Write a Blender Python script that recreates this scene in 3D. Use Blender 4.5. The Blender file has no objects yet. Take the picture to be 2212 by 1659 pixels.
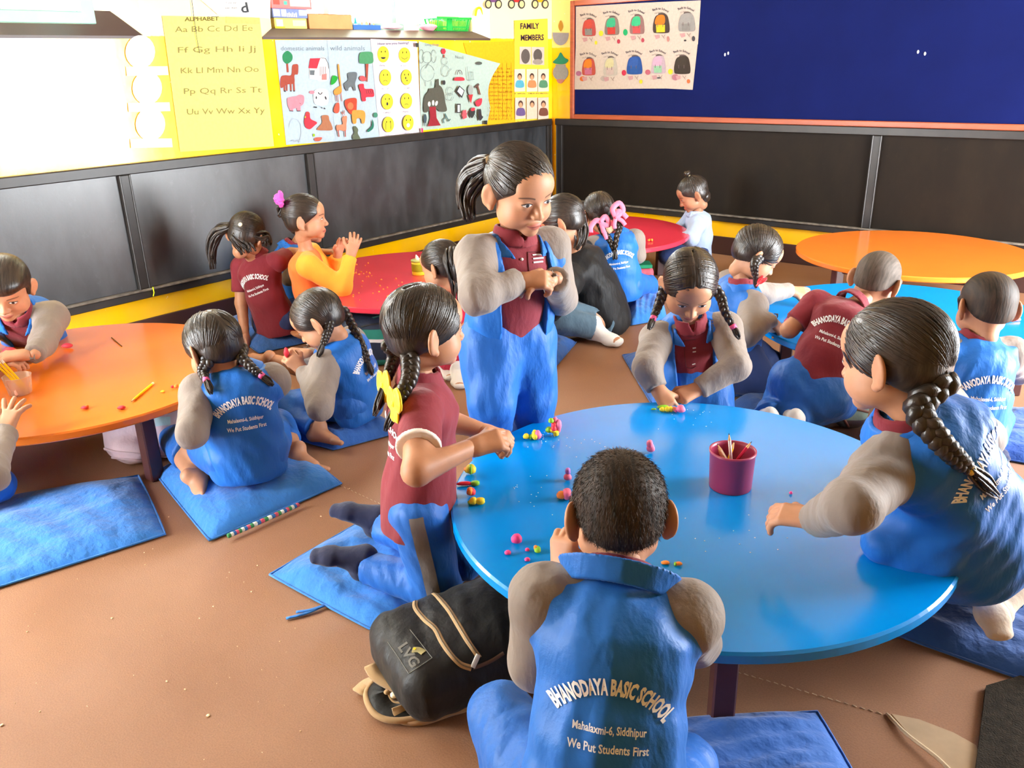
import bpy, math, random
import numpy as np
from mathutils import Vector, Matrix
from mathutils.bvhtree import BVHTree

SC = bpy.context.scene
COL = SC.collection
RND = random.Random(7)
PI = math.pi

# ------------------------------------------------------------------ camera, sky, light, exposure
F_PX, PITCH, ROLL, YAW, EYE = 1804.9, math.radians(21.0898), math.radians(-1.38335), math.radians(39.6195), 1.3
FH = np.array([-math.sin(YAW), math.cos(YAW), 0.0])          # level forward of the camera
RH = np.array([math.cos(YAW), math.sin(YAW), 0.0])           # level right of the camera
UPV = np.array([0.0, 0.0, 1.0])
_fw = math.cos(PITCH) * FH - math.sin(PITCH) * UPV
_u0 = math.sin(PITCH) * FH + math.cos(PITCH) * UPV
_r = math.cos(ROLL) * RH + math.sin(ROLL) * _u0
_u = -math.sin(ROLL) * RH + math.cos(ROLL) * _u0
ORG = np.array([0.0, 0.0, EYE])
cam_data = bpy.data.cameras.new('camera')
cam_data.sensor_fit = 'HORIZONTAL'
cam_data.sensor_width = 36.0
cam_data.lens = 36.0 * F_PX / 2212.0
cam_data.clip_start = 0.02
cam = bpy.data.objects.new('camera', cam_data)
cam.matrix_world = Matrix(((_r[0], _u[0], -_fw[0], 0), (_r[1], _u[1], -_fw[1], 0), (_r[2], _u[2], -_fw[2], EYE), (0, 0, 0, 1)))
COL.objects.link(cam)
SC.camera = cam

world = bpy.data.worlds.new('sky')
SC.world = world
world.use_nodes = True
world.node_tree.nodes['Background'].inputs['Color'].default_value = (0.93, 0.97, 1.0, 1)
world.node_tree.nodes['Background'].inputs['Strength'].default_value = 26.0
SC.view_settings.view_transform = 'Standard'
SC.view_settings.look = 'None'
SC.view_settings.gamma = 1.0
SC.view_settings.use_curve_mapping = False
SC.view_settings.exposure = 0.95
SC.cycles.use_denoising = True
SC.cycles.max_bounces = 7
SC.cycles.diffuse_bounces = 4
SC.cycles.caustics_reflective = False
SC.cycles.caustics_refractive = False
SC.cycles.sample_clamp_indirect = 12.0

WALL_X, WALL_Y, RIGHT_X, NEAR_Y, CEIL = -4.033, 5.438, 1.35, -0.9, 2.75
DOOR_R = (3.05, 4.95, 0.0, 2.15)           # opening in the right wall: y0, y1, z0, z1
FILL_DOOR = (-3.8, -2.7, 0.0, 2.1)             # opening added behind the camera for fill light: x0, x1, z0, z1
WIN_A = (-0.2, 1.90, 1.60, 2.05)            # left wall windows (clear opening at the outside): y0, y1, z0, z1
WIN_B = (2.98, 4.62, 1.60, 2.05)


def portal(name, loc, rot, sx, sy):
    l = bpy.data.lights.new(name, 'AREA')
    l.shape = 'RECTANGLE'
    l.size, l.size_y = sx, sy
    l.cycles.is_portal = True
    o = bpy.data.objects.new(name, l)
    o.location = loc
    o.rotation_euler = rot
    COL.objects.link(o)


portal('doorway_portal', (RIGHT_X + 0.14, (DOOR_R[0] + DOOR_R[1]) / 2, 1.08), (0, PI / 2, 0), 2.15, DOOR_R[1] - DOOR_R[0])
portal('fill_doorway_portal', ((FILL_DOOR[0] + FILL_DOOR[1]) / 2, NEAR_Y - 0.14, 1.05), (-PI / 2, 0, 0), FILL_DOOR[1] - FILL_DOOR[0], 2.1)
for _n, _w in (('first_window_portal', WIN_A), ('second_window_portal', WIN_B)):
    portal(_n, (WALL_X - 0.36, (_w[0] + _w[1]) / 2, (_w[2] + _w[3]) / 2), (0, -PI / 2, 0), _w[3] - _w[2], _w[1] - _w[0])


# ------------------------------------------------------------------ points of the room
def ray(px, py):
    return _fw + ((px - 1106.0) / F_PX) * _r - ((py - 829.5) / F_PX) * _u


def on_z(px, py, z=0.0):
    d = ray(px, py)
    return ORG + d * ((z - EYE) / d[2])


def on_d(px, py, D):
    d = ray(px, py)
    return ORG + d * (D / (d @ FH))


def on_left(px, py, off=0.0):
    d = ray(px, py)
    return ORG + d * ((WALL_X + off) / d[0])


def on_back(px, py, off=0.0):
    d = ray(px, py)
    return ORG + d * ((WALL_Y - off) / d[1])


def xdz(px, D, z):
    base = FH * D + UPV * z
    q = base - ORG
    # lateral t with F*(d.r)/(d.fw) = px-1106
    k = (px - 1106.0) / F_PX
    t = (k * (q @ _fw) - q @ _r) / (RH @ _r - k * (RH @ _fw))
    return base + RH * t


def on_len(px, py, frm, L, sgn):
    d = ray(px, py)
    d = d / np.linalg.norm(d)
    oc = ORG - frm
    b = oc @ d
    disc = b * b - (oc @ oc - L * L)
    if disc <= 0:
        p = ORG + d * (-b)
        return p
    return ORG + d * (-b + sgn * math.sqrt(disc))


def unit(v):
    v = np.asarray(v, float)
    return v / max(np.linalg.norm(v), 1e-9)


# ------------------------------------------------------------------ materials
def srgb(r, g, b):
    f = lambda c: (c / 255.0) / 12.92 if c <= 10 else (((c / 255.0) + 0.055) / 1.055) ** 2.4
    return (f(r), f(g), f(b))


class NT:
    """A small helper to write shader maths."""

    def __init__(self, tree):
        self.t = tree
        self.n = tree.nodes
        self.l = tree.links

    def new(self, typ, **kw):
        n = self.n.new(typ)
        for k, v in kw.items():
            setattr(n, k, v)
        return n

    def put(self, sock, v):
        if hasattr(v, 'is_output'):
            self.l.new(v, sock)
        elif v is not None:
            sock.default_value = v

    def m(self, op, a, b=None, c=None):
        n = self.new('ShaderNodeMath', operation=op)
        self.put(n.inputs[0], a)
        if b is not None:
            self.put(n.inputs[1], b)
        if c is not None:
            self.put(n.inputs[2], c)
        return n.outputs[0]

    def step(self, v, lo, hi):
        n = self.new('ShaderNodeMapRange')
        self.put(n.inputs[0], v)
        n.inputs[1].default_value, n.inputs[2].default_value = lo, hi
        return n.outputs[0]

    def mix(self, fac, a, b):
        n = self.new('ShaderNodeMix', data_type='RGBA')
        self.put(n.inputs[0], fac)
        for s, v in ((n.inputs[6], a), (n.inputs[7], b)):
            self.put(s, v if hasattr(v, 'is_output') else tuple(v) + (1,))
        return n.outputs[2]

    def noise(self, vec, scale, detail=3.0, rough=0.55):
        n = self.new('ShaderNodeTexNoise')
        n.inputs['Scale'].default_value = scale
        n.inputs['Detail'].default_value = detail
        n.inputs['Roughness'].default_value = rough
        if vec is not None:
            self.l.new(vec, n.inputs['Vector'])
        return n.outputs['Fac']

    def coords(self, scale=None):
        c = self.new('ShaderNodeTexCoord').outputs['Object']
        if scale is None:
            return c
        mp = self.new('ShaderNodeMapping')
        mp.inputs['Scale'].default_value = scale
        self.l.new(c, mp.inputs['Vector'])
        return mp.outputs[0]

    def attr(self, name):
        return self.new('ShaderNodeAttribute', attribute_name=name)

    def bump(self, height, strength, dist, normal=None):
        n = self.new('ShaderNodeBump')
        n.inputs['Strength'].default_value = strength
        n.inputs['Distance'].default_value = dist
        self.l.new(height, n.inputs['Height'])
        if normal is not None:
            self.l.new(normal, n.inputs['Normal'])
        return n.outputs[0]


def base_mat(name, rough=0.6, spec=0.5):
    m = bpy.data.materials.new(name)
    m.use_nodes = True
    b = m.node_tree.nodes['Principled BSDF']
    b.inputs['Roughness'].default_value = rough
    b.inputs['Specular IOR Level'].default_value = spec
    return m, NT(m.node_tree), b


def mat(name, col, rough=0.6, spec=0.5, var=0.12, vscale=9.0, bump=0.0, bscale=150.0, bdist=0.002, coat=0.0, stretch=None, sheen=0.0):
    m, t, b = base_mat(name, rough, spec)
    co = t.coords(stretch)
    if var > 0:
        nz = t.noise(co, vscale, 4)
        t.put(b.inputs['Base Color'], t.mix(t.step(nz, 0.25, 0.75), tuple(c * (1 - var) for c in col), tuple(min(1, c * (1 + var)) for c in col)))
    else:
        b.inputs['Base Color'].default_value = tuple(col) + (1,)
    if bump > 0:
        t.put(b.inputs['Normal'], t.bump(t.noise(co, bscale, 3), bump, bdist))
    if coat:
        b.inputs['Coat Weight'].default_value = coat
        b.inputs['Coat Roughness'].default_value = 0.08
    if sheen:
        b.inputs['Sheen Weight'].default_value = sheen
    return m


def fabric(name, col, rough=0.75, var=0.10, fold=0.5, sheen=0.15):
    """Woven cloth: fine weave and small wrinkles as relief."""
    m, t, b = base_mat(name, rough, 0.25)
    co = t.coords()
    big = t.noise(co, 5.0, 4)
    t.put(b.inputs['Base Color'], t.mix(t.step(big, 0.3, 0.7), tuple(c * (1 - var) for c in col), tuple(min(1, c * (1 + var)) for c in col)))
    n1 = t.bump(t.noise(t.coords((1, 1, 0.45)), 26.0, 3, 0.5), fold, 0.012)
    n2 = t.bump(t.noise(co, 420.0, 1), 0.25, 0.001, n1)
    t.put(b.inputs['Normal'], n2)
    b.inputs['Sheen Weight'].default_value = sheen
    return m


def paint_plain(name, col):
    return mat(name, col, 0.75, 0.2, 0.05, 40)


_PAINT = {}


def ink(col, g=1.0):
    """A flat printed or crayoned colour scaled by gain g, shared by all drawings."""
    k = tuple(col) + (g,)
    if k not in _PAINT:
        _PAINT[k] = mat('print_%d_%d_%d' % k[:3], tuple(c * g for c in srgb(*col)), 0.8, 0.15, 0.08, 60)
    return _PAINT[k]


# ------------------------------------------------------------------ objects
def link(name, me, m=None, parent=None, loc=None):
    o = bpy.data.objects.new(name, me)
    COL.objects.link(o)
    if m is not None:
        for x in (m if isinstance(m, (list, tuple)) else [m]):
            me.materials.append(x)
    if parent is not None:
        o.parent = parent
    if loc is not None:
        o.location = Vector(loc)
    return o


def tag(o, label=None, cat=None, group=None, kind=None):
    if label:
        o['label'] = label
    if cat:
        o['category'] = cat
    if group:
        o['group'] = group
    if kind:
        o['kind'] = kind
    return o


def empty(name, loc, label, cat, group=None):
    o = bpy.data.objects.new(name, None)
    o.empty_display_size = 0.05
    o.location = Vector(loc)
    COL.objects.link(o)
    return tag(o, label, cat, group)


def np_mesh(name, V, Q, smooth=True, tri=False):
    V = np.ascontiguousarray(V, np.float32)
    Q = np.ascontiguousarray(Q, np.int32)
    k = 3 if tri else 4
    me = bpy.data.meshes.new(name)
    me.vertices.add(len(V))
    me.vertices.foreach_set('co', V.ravel())
    me.loops.add(len(Q) * k)
    me.loops.foreach_set('vertex_index', Q.ravel())
    me.polygons.add(len(Q))
    me.polygons.foreach_set('loop_start', np.arange(0, len(Q) * k, k, dtype=np.int32))
    me.polygons.foreach_set('use_smooth', np.full(len(Q), smooth))
    me.update(calc_edges=True)
    me.validate()
    return me


class MB:
    """Collects simple shapes into one mesh."""

    def __init__(self):
        self.v, self.f, self.mi, self.sm = [], [], [], []
        self.cur = 0

    def add(self, V, F, smooth=False):
        k = len(self.v)
        self.v += [tuple(map(float, p)) for p in V]
        for f in F:
            self.f.append(tuple(i + k for i in f))
            self.mi.append(self.cur)
            self.sm.append(smooth)
        return self

    def box(self, c, s, rot=None, bev=0.0):
        """Box of centre c and full sizes s with chamfered edges; rot is a 3x3 of column axes."""
        c = np.asarray(c, float)
        h = np.asarray(s, float) / 2
        b = min(bev, *(h * 0.98)) if bev > 0 else 0
        R = np.eye(3) if rot is None else np.asarray(rot, float)
        if b <= 0:
            V = [(x * h[0], y * h[1], z * h[2]) for z in (-1, 1) for y in (-1, 1) for x in (-1, 1)]
            Fc = [(0, 2, 3, 1), (4, 5, 7, 6), (0, 1, 5, 4), (2, 6, 7, 3), (0, 4, 6, 2), (1, 3, 7, 5)]
            return self.add([R @ np.array(p) + c for p in V], Fc)
        V, idx, Fc = [], {}, []
        for sx in (-1, 1):
            for sy in (-1, 1):
                for sz in (-1, 1):
                    for ax in range(3):
                        p = np.array([sx, sy, sz]) * h
                        for a in range(3):
                            if a != ax:
                                p[a] -= b * (sx, sy, sz)[a]
                        idx[(sx, sy, sz, ax)] = len(V)
                        V.append(R @ p + c)
        def face(keys, out):
            pts = [np.array(V[idx[k]]) for k in keys]
            n = np.cross(pts[1] - pts[0], pts[2] - pts[0])
            ks = [idx[k] for k in keys]
            if n @ (R @ np.array(out, float)) < 0:
                ks = ks[::-1]
            Fc.append(ks)
        for ax in range(3):
            a, d = [i for i in range(3) if i != ax]
            for s0 in (-1, 1):
                q = []
                for sa, sd in ((-1, -1), (1, -1), (1, 1), (-1, 1)):
                    t = [0, 0, 0]
                    t[ax], t[a], t[d] = s0, sa, sd
                    q.append((t[0], t[1], t[2], ax))
                o = [0, 0, 0]
                o[ax] = s0
                face(q, o)
            for sa in (-1, 1):
                for sd in (-1, 1):
                    q = []
                    for s0, who in ((-1, a), (1, a), (1, d), (-1, d)):
                        t = [0, 0, 0]
                        t[ax], t[a], t[d] = s0, sa, sd
                        q.append((t[0], t[1], t[2], who))
                    o = [0, 0, 0]
                    o[a], o[d] = sa, sd
                    face(q, o)
        for sx in (-1, 1):
            for sy in (-1, 1):
                for sz in (-1, 1):
                    face([(sx, sy, sz, 0), (sx, sy, sz, 1), (sx, sy, sz, 2)], (sx, sy, sz))
        return self.add(V, Fc)

    def tube(self, pts, rad, n=8, cap=True, smooth=True, flat=None):
        """Tube along pts; rad a number or a list; flat=(axis, factor) squashes it along an axis."""
        P = [np.asarray(p, float) for p in pts]
        R = rad if isinstance(rad, (list, tuple, np.ndarray)) else [rad] * len(P)
        V, Fc = [], []
        nrm = None
        for i, p in enumerate(P):
            t = unit(P[min(i + 1, len(P) - 1)] - P[max(i - 1, 0)])
            if nrm is None:
                a = np.array([0, 0, 1.0]) if abs(t[2]) < 0.9 else np.array([1.0, 0, 0])
                nrm = unit(np.cross(t, a))
            nrm = unit(nrm - t * (nrm @ t))
            bi = np.cross(t, nrm)
            for k in range(n):
                a = 2 * PI * k / n
                off = (math.cos(a) * nrm + math.sin(a) * bi) * R[i]
                if flat is not None:
                    ax = unit(flat[0])
                    off = off - ax * (off @ ax) * (1 - flat[1])
                V.append(p + off)
        for i in range(len(P) - 1):
            for k in range(n):
                a, b = i * n + k, i * n + (k + 1) % n
                Fc.append((a, b, b + n, a + n))
        if cap:
            Fc.append(tuple(range(n - 1, -1, -1)))
            Fc.append(tuple(range((len(P) - 1) * n, len(P) * n)))
        return self.add(V, Fc, smooth)

    def lathe(self, prof, c=(0, 0, 0), n=32, smooth=True, sq=(1, 1), rot=None):
        """Turned shape; prof is a list of (radius, height)."""
        c = np.asarray(c, float)
        R = np.eye(3) if rot is None else np.asarray(rot, float)
        V, Fc = [], []
        for r, z in prof:
            for k in range(n):
                a = 2 * PI * k / n
                V.append(R @ np.array([math.cos(a) * r * sq[0], math.sin(a) * r * sq[1], z]) + c)
        for i in range(len(prof) - 1):
            for k in range(n):
                a, b = i * n + k, i * n + (k + 1) % n
                Fc.append((a, b, b + n, a + n))
        if prof[0][0] > 1e-6:
            Fc.append(tuple(range(n - 1, -1, -1)))
        if prof[-1][0] > 1e-6:
            Fc.append(tuple(range((len(prof) - 1) * n, len(prof) * n)))
        return self.add(V, Fc, smooth)

    def blob(self, c, r, rot=None, n=12, m=8, lump=0.0, seed=0):
        rn = random.Random(seed)
        ph = [rn.uniform(0, 6) for _ in range(4)]
        R = np.eye(3) if rot is None else np.asarray(rot, float)
        r = np.asarray(r if hasattr(r, '__len__') else (r, r, r), float)
        V, Fc = [], []
        for i in range(m + 1):
            th = PI * i / m
            for k in range(n):
                a = 2 * PI * k / n
                d = np.array([math.sin(th) * math.cos(a), math.sin(th) * math.sin(a), -math.cos(th)])
                q = 1 + lump * (math.sin(3 * d[0] + ph[0]) + math.sin(4 * d[1] + ph[1]) + math.sin(5 * d[2] + ph[2])) / 2
                V.append(R @ (d * r * q) + np.asarray(c, float))
        for i in range(m):
            for k in range(n):
                a, b = i * n + k, i * n + (k + 1) % n
                Fc.append((a, b, b + n, a + n))
        return self.add(V, Fc, True)

    def mesh(self, name):
        me = bpy.data.meshes.new(name)
        me.from_pydata(self.v, [], self.f)
        me.polygons.foreach_set('material_index', self.mi)
        me.polygons.foreach_set('use_smooth', self.sm)
        me.update()
        return me

    def build(self, name, m, parent=None, loc=None):
        return link(name, self.mesh(name), m, parent, loc)


def spline(pts, n=8):
    """Catmull-Rom through pts."""
    P = [np.asarray(p, float) for p in pts]
    P = [2 * P[0] - P[1]] + P + [2 * P[-1] - P[-2]]
    out = []
    for i in range(1, len(P) - 2):
        for k in range(n):
            t = k / n
            a, b, c, d = P[i - 1], P[i], P[i + 1], P[i + 2]
            out.append(0.5 * (2 * b + (c - a) * t + (2 * a - 5 * b + 4 * c - d) * t * t + (3 * b - a - 3 * c + d) * t ** 3))
    out.append(P[-2])
    return out


_TXT = {}


def text_mesh(s, bold=0.0):
    """Flat letters as (verts, faces) scaled to the unit box of their own width and cap height."""
    if (s, bold) in _TXT:
        return _TXT[(s, bold)]
    cu = bpy.data.curves.new('lettering', 'FONT')
    cu.body = s
    cu.size = 1.0
    cu.offset = bold
    cu.resolution_u = 2
    o = bpy.data.objects.new('lettering', cu)
    COL.objects.link(o)
    bpy.context.view_layer.update()
    dg = bpy.context.evaluated_depsgraph_get()
    me = bpy.data.meshes.new_from_object(o.evaluated_get(dg))
    V = np.array([v.co[:] for v in me.vertices])
    Fc = [tuple(p.vertices) for p in me.polygons]
    bpy.data.objects.remove(o)
    bpy.data.curves.remove(cu)
    bpy.data.meshes.remove(me)
    V = V[:, :2]
    V[:, 0] -= V[:, 0].min()
    w = V[:, 0].max()
    V /= 0.72
    _TXT[(s, bold)] = (V, Fc, w / 0.72)
    return _TXT[(s, bold)]


# ------------------------------------------------------------------ smooth bodies: distance fields turned into one surface
class Field:
    def __init__(self, lo, hi, h):
        self.h = h
        self.lo = np.asarray(lo, np.float32)
        self.n = np.maximum(np.ceil((np.asarray(hi) - lo) / h).astype(int) + 1, 4)
        self.v = np.full(self.n, 0.2, np.float32)

    def sub(self, a, b):
        i0 = np.clip(np.floor((a - self.lo) / self.h).astype(int), 0, self.n)
        i1 = np.clip(np.ceil((b - self.lo) / self.h).astype(int) + 1, 0, self.n)
        if np.any(i1 <= i0):
            return None, None
        sl = tuple(slice(i0[k], i1[k]) for k in range(3))
        ax = [(self.lo[k] + self.h * np.arange(i0[k], i1[k], dtype=np.float32)) for k in range(3)]
        P = [ax[0][:, None, None], ax[1][None, :, None], ax[2][None, None, :]]
        return sl, P

    def put(self, sl, d, k, op):
        if sl is None:
            return
        a = self.v[sl]
        if op == 'u':
            if k > 0:
                hh = np.maximum(k - np.abs(a - d), 0) / k
                self.v[sl] = np.minimum(a, d) - hh * hh * k * 0.25
            else:
                self.v[sl] = np.minimum(a, d)
        elif op == 's':
            d = -d
            if k > 0:
                hh = np.maximum(k - np.abs(a - d), 0) / k
                self.v[sl] = np.maximum(a, d) + hh * hh * k * 0.25
            else:
                self.v[sl] = np.maximum(a, d)

    def cap(self, a, b, ra, rb, k=0.02, op='u', lat=None, w=1.0):
        """Tapered capsule; lat, w make it w times as wide along lat."""
        a = np.asarray(a, np.float32)
        b = np.asarray(b, np.float32)
        mr = max(ra, rb) * max(w, 1.0) + k + 2.5 * self.h
        sl, P = self.sub(np.minimum(a, b) - mr, np.maximum(a, b) + mr)
        if sl is None:
            return self
        ba = b - a
        l2 = max(float(ba @ ba), 1e-9)
        dx, dy, dz = P[0] - a[0], P[1] - a[1], P[2] - a[2]
        t = np.clip((dx * ba[0] + dy * ba[1] + dz * ba[2]) / l2, 0, 1)
        dx, dy, dz = dx - t * ba[0], dy - t * ba[1], dz - t * ba[2]
        q = dx * dx + dy * dy + dz * dz
        if lat is not None and w != 1.0:
            c = dx * lat[0] + dy * lat[1] + dz * lat[2]
            q = q - c * c * (1 - 1 / (w * w))
        self.put(sl, np.sqrt(np.maximum(q, 0)) - (ra + (rb - ra) * t), k, op)
        return self

    def ell(self, c, r, k=0.02, op='u', R=None):
        c = np.asarray(c, np.float32)
        r = np.asarray(r if hasattr(r, '__len__') else (r, r, r), np.float32)
        mr = float(r.max()) + k + 2.5 * self.h
        sl, P = self.sub(c - mr, c + mr)
        if sl is None:
            return self
        d = [P[0] - c[0], P[1] - c[1], P[2] - c[2]]
        if R is not None:
            d = [d[0] * R[0][i] + d[1] * R[1][i] + d[2] * R[2][i] for i in range(3)]
        q = np.sqrt((d[0] / r[0]) ** 2 + (d[1] / r[1]) ** 2 + (d[2] / r[2]) ** 2)
        g = np.sqrt((d[0] / r[0] ** 2) ** 2 + (d[1] / r[1] ** 2) ** 2 + (d[2] / r[2] ** 2) ** 2)
        self.put(sl, q * (q - 1) / np.maximum(g, 1e-6), k, op)
        return self

    def plane(self, n, c, k=0.0, near=None, rad=None):
        """Cut away what lies beyond n.p > c (within rad of near if given)."""
        n = np.asarray(n, np.float32)
        if near is not None:
            sl, P = self.sub(np.asarray(near) - rad, np.asarray(near) + rad)
        else:
            sl, P = self.sub(self.lo - 1, self.lo + self.h * self.n + 1)
        if sl is None:
            return self
        d = -(P[0] * n[0] + P[1] * n[1] + P[2] * n[2] - c)
        if near is not None:
            q = np.sqrt((P[0] - near[0]) ** 2 + (P[1] - near[1]) ** 2 + (P[2] - near[2]) ** 2) - rad * 0.95
            d = np.maximum(d, q)
        self.put(sl, d, k, 's')
        return self

    def custom(self, c, mr, fn, k=0.0, op='u'):
        c = np.asarray(c, float)
        sl, P = self.sub(c - mr, c + mr)
        if sl is not None:
            self.put(sl, fn(P[0] - np.float32(c[0]), P[1] - np.float32(c[1]), P[2] - np.float32(c[2])).astype(np.float32), k, op)
        return self

    def wrinkle(self, amp, wl, seed=0, st=(1, 1, 0.6)):
        rn = random.Random(seed)
        sl, P = self.sub(self.lo - 1, self.lo + self.h * self.n + 1)
        tot = 0
        for q in (1.0, 0.55):
            ks = [unit([rn.uniform(-1, 1), rn.uniform(-1, 1), rn.uniform(-1, 1)]) * 2 * PI / (wl * q) * np.array(st) for _ in range(3)]
            s = [np.sin((P[0] * float(k[0]) + P[1] * float(k[1]) + P[2] * float(k[2]) + rn.uniform(0, 6)).astype(np.float32)) for k in ks]
            tot = tot + q * (s[0] * s[1] + s[2] * s[0] * 0.6)
        self.v += (amp * 0.8 * tot).astype(np.float32)
        return self

    def surf(self):
        v, h = self.v, self.h
        v[0], v[-1] = np.maximum(v[0], 1e-4), np.maximum(v[-1], 1e-4)
        v[:, 0], v[:, -1] = np.maximum(v[:, 0], 1e-4), np.maximum(v[:, -1], 1e-4)
        v[:, :, 0], v[:, :, -1] = np.maximum(v[:, :, 0], 1e-4), np.maximum(v[:, :, -1], 1e-4)
        ins = v < 0
        c = np.zeros(np.array(v.shape) - 1, np.int8)
        for dx in (0, 1):
            for dy in (0, 1):
                for dz in (0, 1):
                    c += ins[dx:dx + c.shape[0], dy:dy + c.shape[1], dz:dz + c.shape[2]]
        act = (c > 0) & (c < 8)
        ijk = np.argwhere(act)
        if len(ijk) == 0:
            return np.zeros((0, 3)), np.zeros((0, 4), int)
        idx = np.full(c.shape, -1, np.int32)
        idx[act] = np.arange(len(ijk))
        acc = np.zeros((len(ijk), 3), np.float32)
        cnt = np.zeros(len(ijk), np.float32)
        cor = [(0, 0, 0), (1, 0, 0), (0, 1, 0), (1, 1, 0), (0, 0, 1), (1, 0, 1), (0, 1, 1), (1, 1, 1)]
        val = [v[ijk[:, 0] + a, ijk[:, 1] + b, ijk[:, 2] + g] for a, b, g in cor]
        for i, j in ((0, 1), (2, 3), (4, 5), (6, 7), (0, 2), (1, 3), (4, 6), (5, 7), (0, 4), (1, 5), (2, 6), (3, 7)):
            a, b = val[i], val[j]
            mk = (a < 0) != (b < 0)
            t = np.where(mk, a / np.where(mk, a - b, 1), 0)
            ci, cj = np.array(cor[i], np.float32), np.array(cor[j], np.float32)
            acc += np.where(mk[:, None], ci + (cj - ci) * t[:, None], 0)
            cnt += mk
        V = (ijk + acc / cnt[:, None]) * h + self.lo
        quads = []
        for ax in range(3):
            sh = [slice(None)] * 3
            s0, s1 = list(sh), list(sh)
            s0[ax], s1[ax] = slice(0, -1), slice(1, None)
            A, B = ins[tuple(s0)], ins[tuple(s1)]
            e = np.argwhere(A != B)
            o1, o2 = [(1, 2), (2, 0), (0, 1)][ax]
            ok = (e[:, o1] > 0) & (e[:, o2] > 0) & (e[:, o1] < v.shape[o1] - 1) & (e[:, o2] < v.shape[o2] - 1)
            e = e[ok]
            sgn = A[e[:, 0], e[:, 1], e[:, 2]]
            def cell(d1, d2):
                q = e.copy()
                q[:, o1] -= d1
                q[:, o2] -= d2
                return idx[q[:, 0], q[:, 1], q[:, 2]]
            q = np.stack([cell(1, 1), cell(0, 1), cell(0, 0), cell(1, 0)], 1)
            q[~sgn] = q[~sgn][:, ::-1]
            quads.append(q)
        return V, np.concatenate(quads)


def join(parts):
    V, Q, n = [], [], 0
    for v, q in parts:
        V.append(v)
        Q.append(q + n)
        n += len(v)
    return np.concatenate(V), np.concatenate(Q)


def field_mesh(name, fld, m, parent, org):
    V, Q = fld.surf()
    return link(name, np_mesh(name, V - org, Q), m, parent), V, Q


# ------------------------------------------------------------------ skin, hair and cloth
def skin_material(name='skin', col=(0.50, 0.25, 0.145)):
    """Skin with brows, lashes, irises, lips and nostrils placed by head-local coordinates (the attribute 'hl')."""
    m, t, b = base_mat(name, 0.5, 0.35)
    sep = t.new('ShaderNodeSeparateXYZ')
    t.l.new(t.attr('hl').outputs['Vector'], sep.inputs[0])
    X, Y, Z = sep.outputs
    ax = t.m('ABSOLUTE', X)
    front = t.step(Y, 0.040, 0.048)

    def ell(x0, z0, a, c, xx=ax):
        u = t.m('DIVIDE', t.m('SUBTRACT', xx, x0), a)
        w = t.m('DIVIDE', t.m('SUBTRACT', Z, z0), c)
        q = t.m('ADD', t.m('MULTIPLY', u, u), t.m('MULTIPLY', w, w))
        return t.step(q, 1.15, 0.75)

    def arc(x0, z0, half, rise, th):
        u = t.m('DIVIDE', t.m('SUBTRACT', ax, x0), half)
        u2 = t.m('MULTIPLY', u, u)
        zc = t.m('ADD', t.m('MULTIPLY', t.m('SUBTRACT', 1.0, u2), rise), z0)
        dz = t.m('ABSOLUTE', t.m('SUBTRACT', Z, zc))
        return t.m('MULTIPLY', t.step(dz, th * 1.3, th * 0.6), t.step(u2, 1.1, 0.85))

    nz = t.noise(t.coords(), 30.0, 3)
    c = t.mix(t.step(nz, 0.3, 0.7), tuple(x * 0.92 for x in col), tuple(min(1, x * 1.07) for x in col))
    f = lambda k: t.m('MULTIPLY', k, front)
    c = t.mix(t.m('MULTIPLY', f(ell(0.040, -0.030, 0.020, 0.018)), 0.25), c, (0.58, 0.22, 0.13))
    c = t.mix(t.m('MULTIPLY', f(ell(0.0, -0.0565, 0.0215, 0.0085)), 0.75), c, (0.42, 0.10, 0.08))
    c = t.mix(t.m('MULTIPLY', f(arc(0.0, -0.0575, 0.021, 0.001, 0.0011)), 0.8), c, (0.10, 0.02, 0.02))
    c = t.mix(t.m('MULTIPLY', f(ell(0.0065, -0.0365, 0.0035, 0.0022)), 0.85), c, (0.06, 0.02, 0.015))
    c = t.mix(f(ell(0.030, 0.0030, 0.0125, 0.0042)), c, (0.70, 0.66, 0.62))
    c = t.mix(f(ell(0.030, 0.0030, 0.0052, 0.0046)), c, (0.012, 0.008, 0.007))
    c = t.mix(t.m('MULTIPLY', f(arc(0.030, 0.0035, 0.0140, 0.0045, 0.0016)), 0.95), c, (0.02, 0.012, 0.01))
    c = t.mix(t.m('MULTIPLY', f(arc(0.030, 0.0020, 0.0130, -0.0040, 0.0008)), 0.5), c, (0.12, 0.05, 0.03))
    c = t.mix(t.m('MULTIPLY', f(arc(0.032, 0.0200, 0.0180, 0.0040, 0.0024)), 0.75), c, (0.03, 0.02, 0.015))
    t.put(b.inputs['Base Color'], c)
    t.put(b.inputs['Normal'], t.bump(t.noise(t.coords(), 220.0, 2), 0.12, 0.001))
    return m


def hair_material(name, dark, light, rough=0.34, streak=1.0, spec=0.5):
    m, t, b = base_mat(name, rough, spec)
    mp = t.new('ShaderNodeMapping')
    mp.inputs['Scale'].default_value = (150, 14, 22)
    t.l.new(t.attr('hl').outputs['Vector'], mp.inputs['Vector'])
    n = t.noise(mp.outputs[0], 1.0, 4, 0.6)
    t.put(b.inputs['Base Color'], t.mix(t.step(n, 0.35, 0.7), dark, light))
    t.put(b.inputs['Normal'], t.bump(n, 0.55 * streak, 0.004))
    return m


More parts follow.
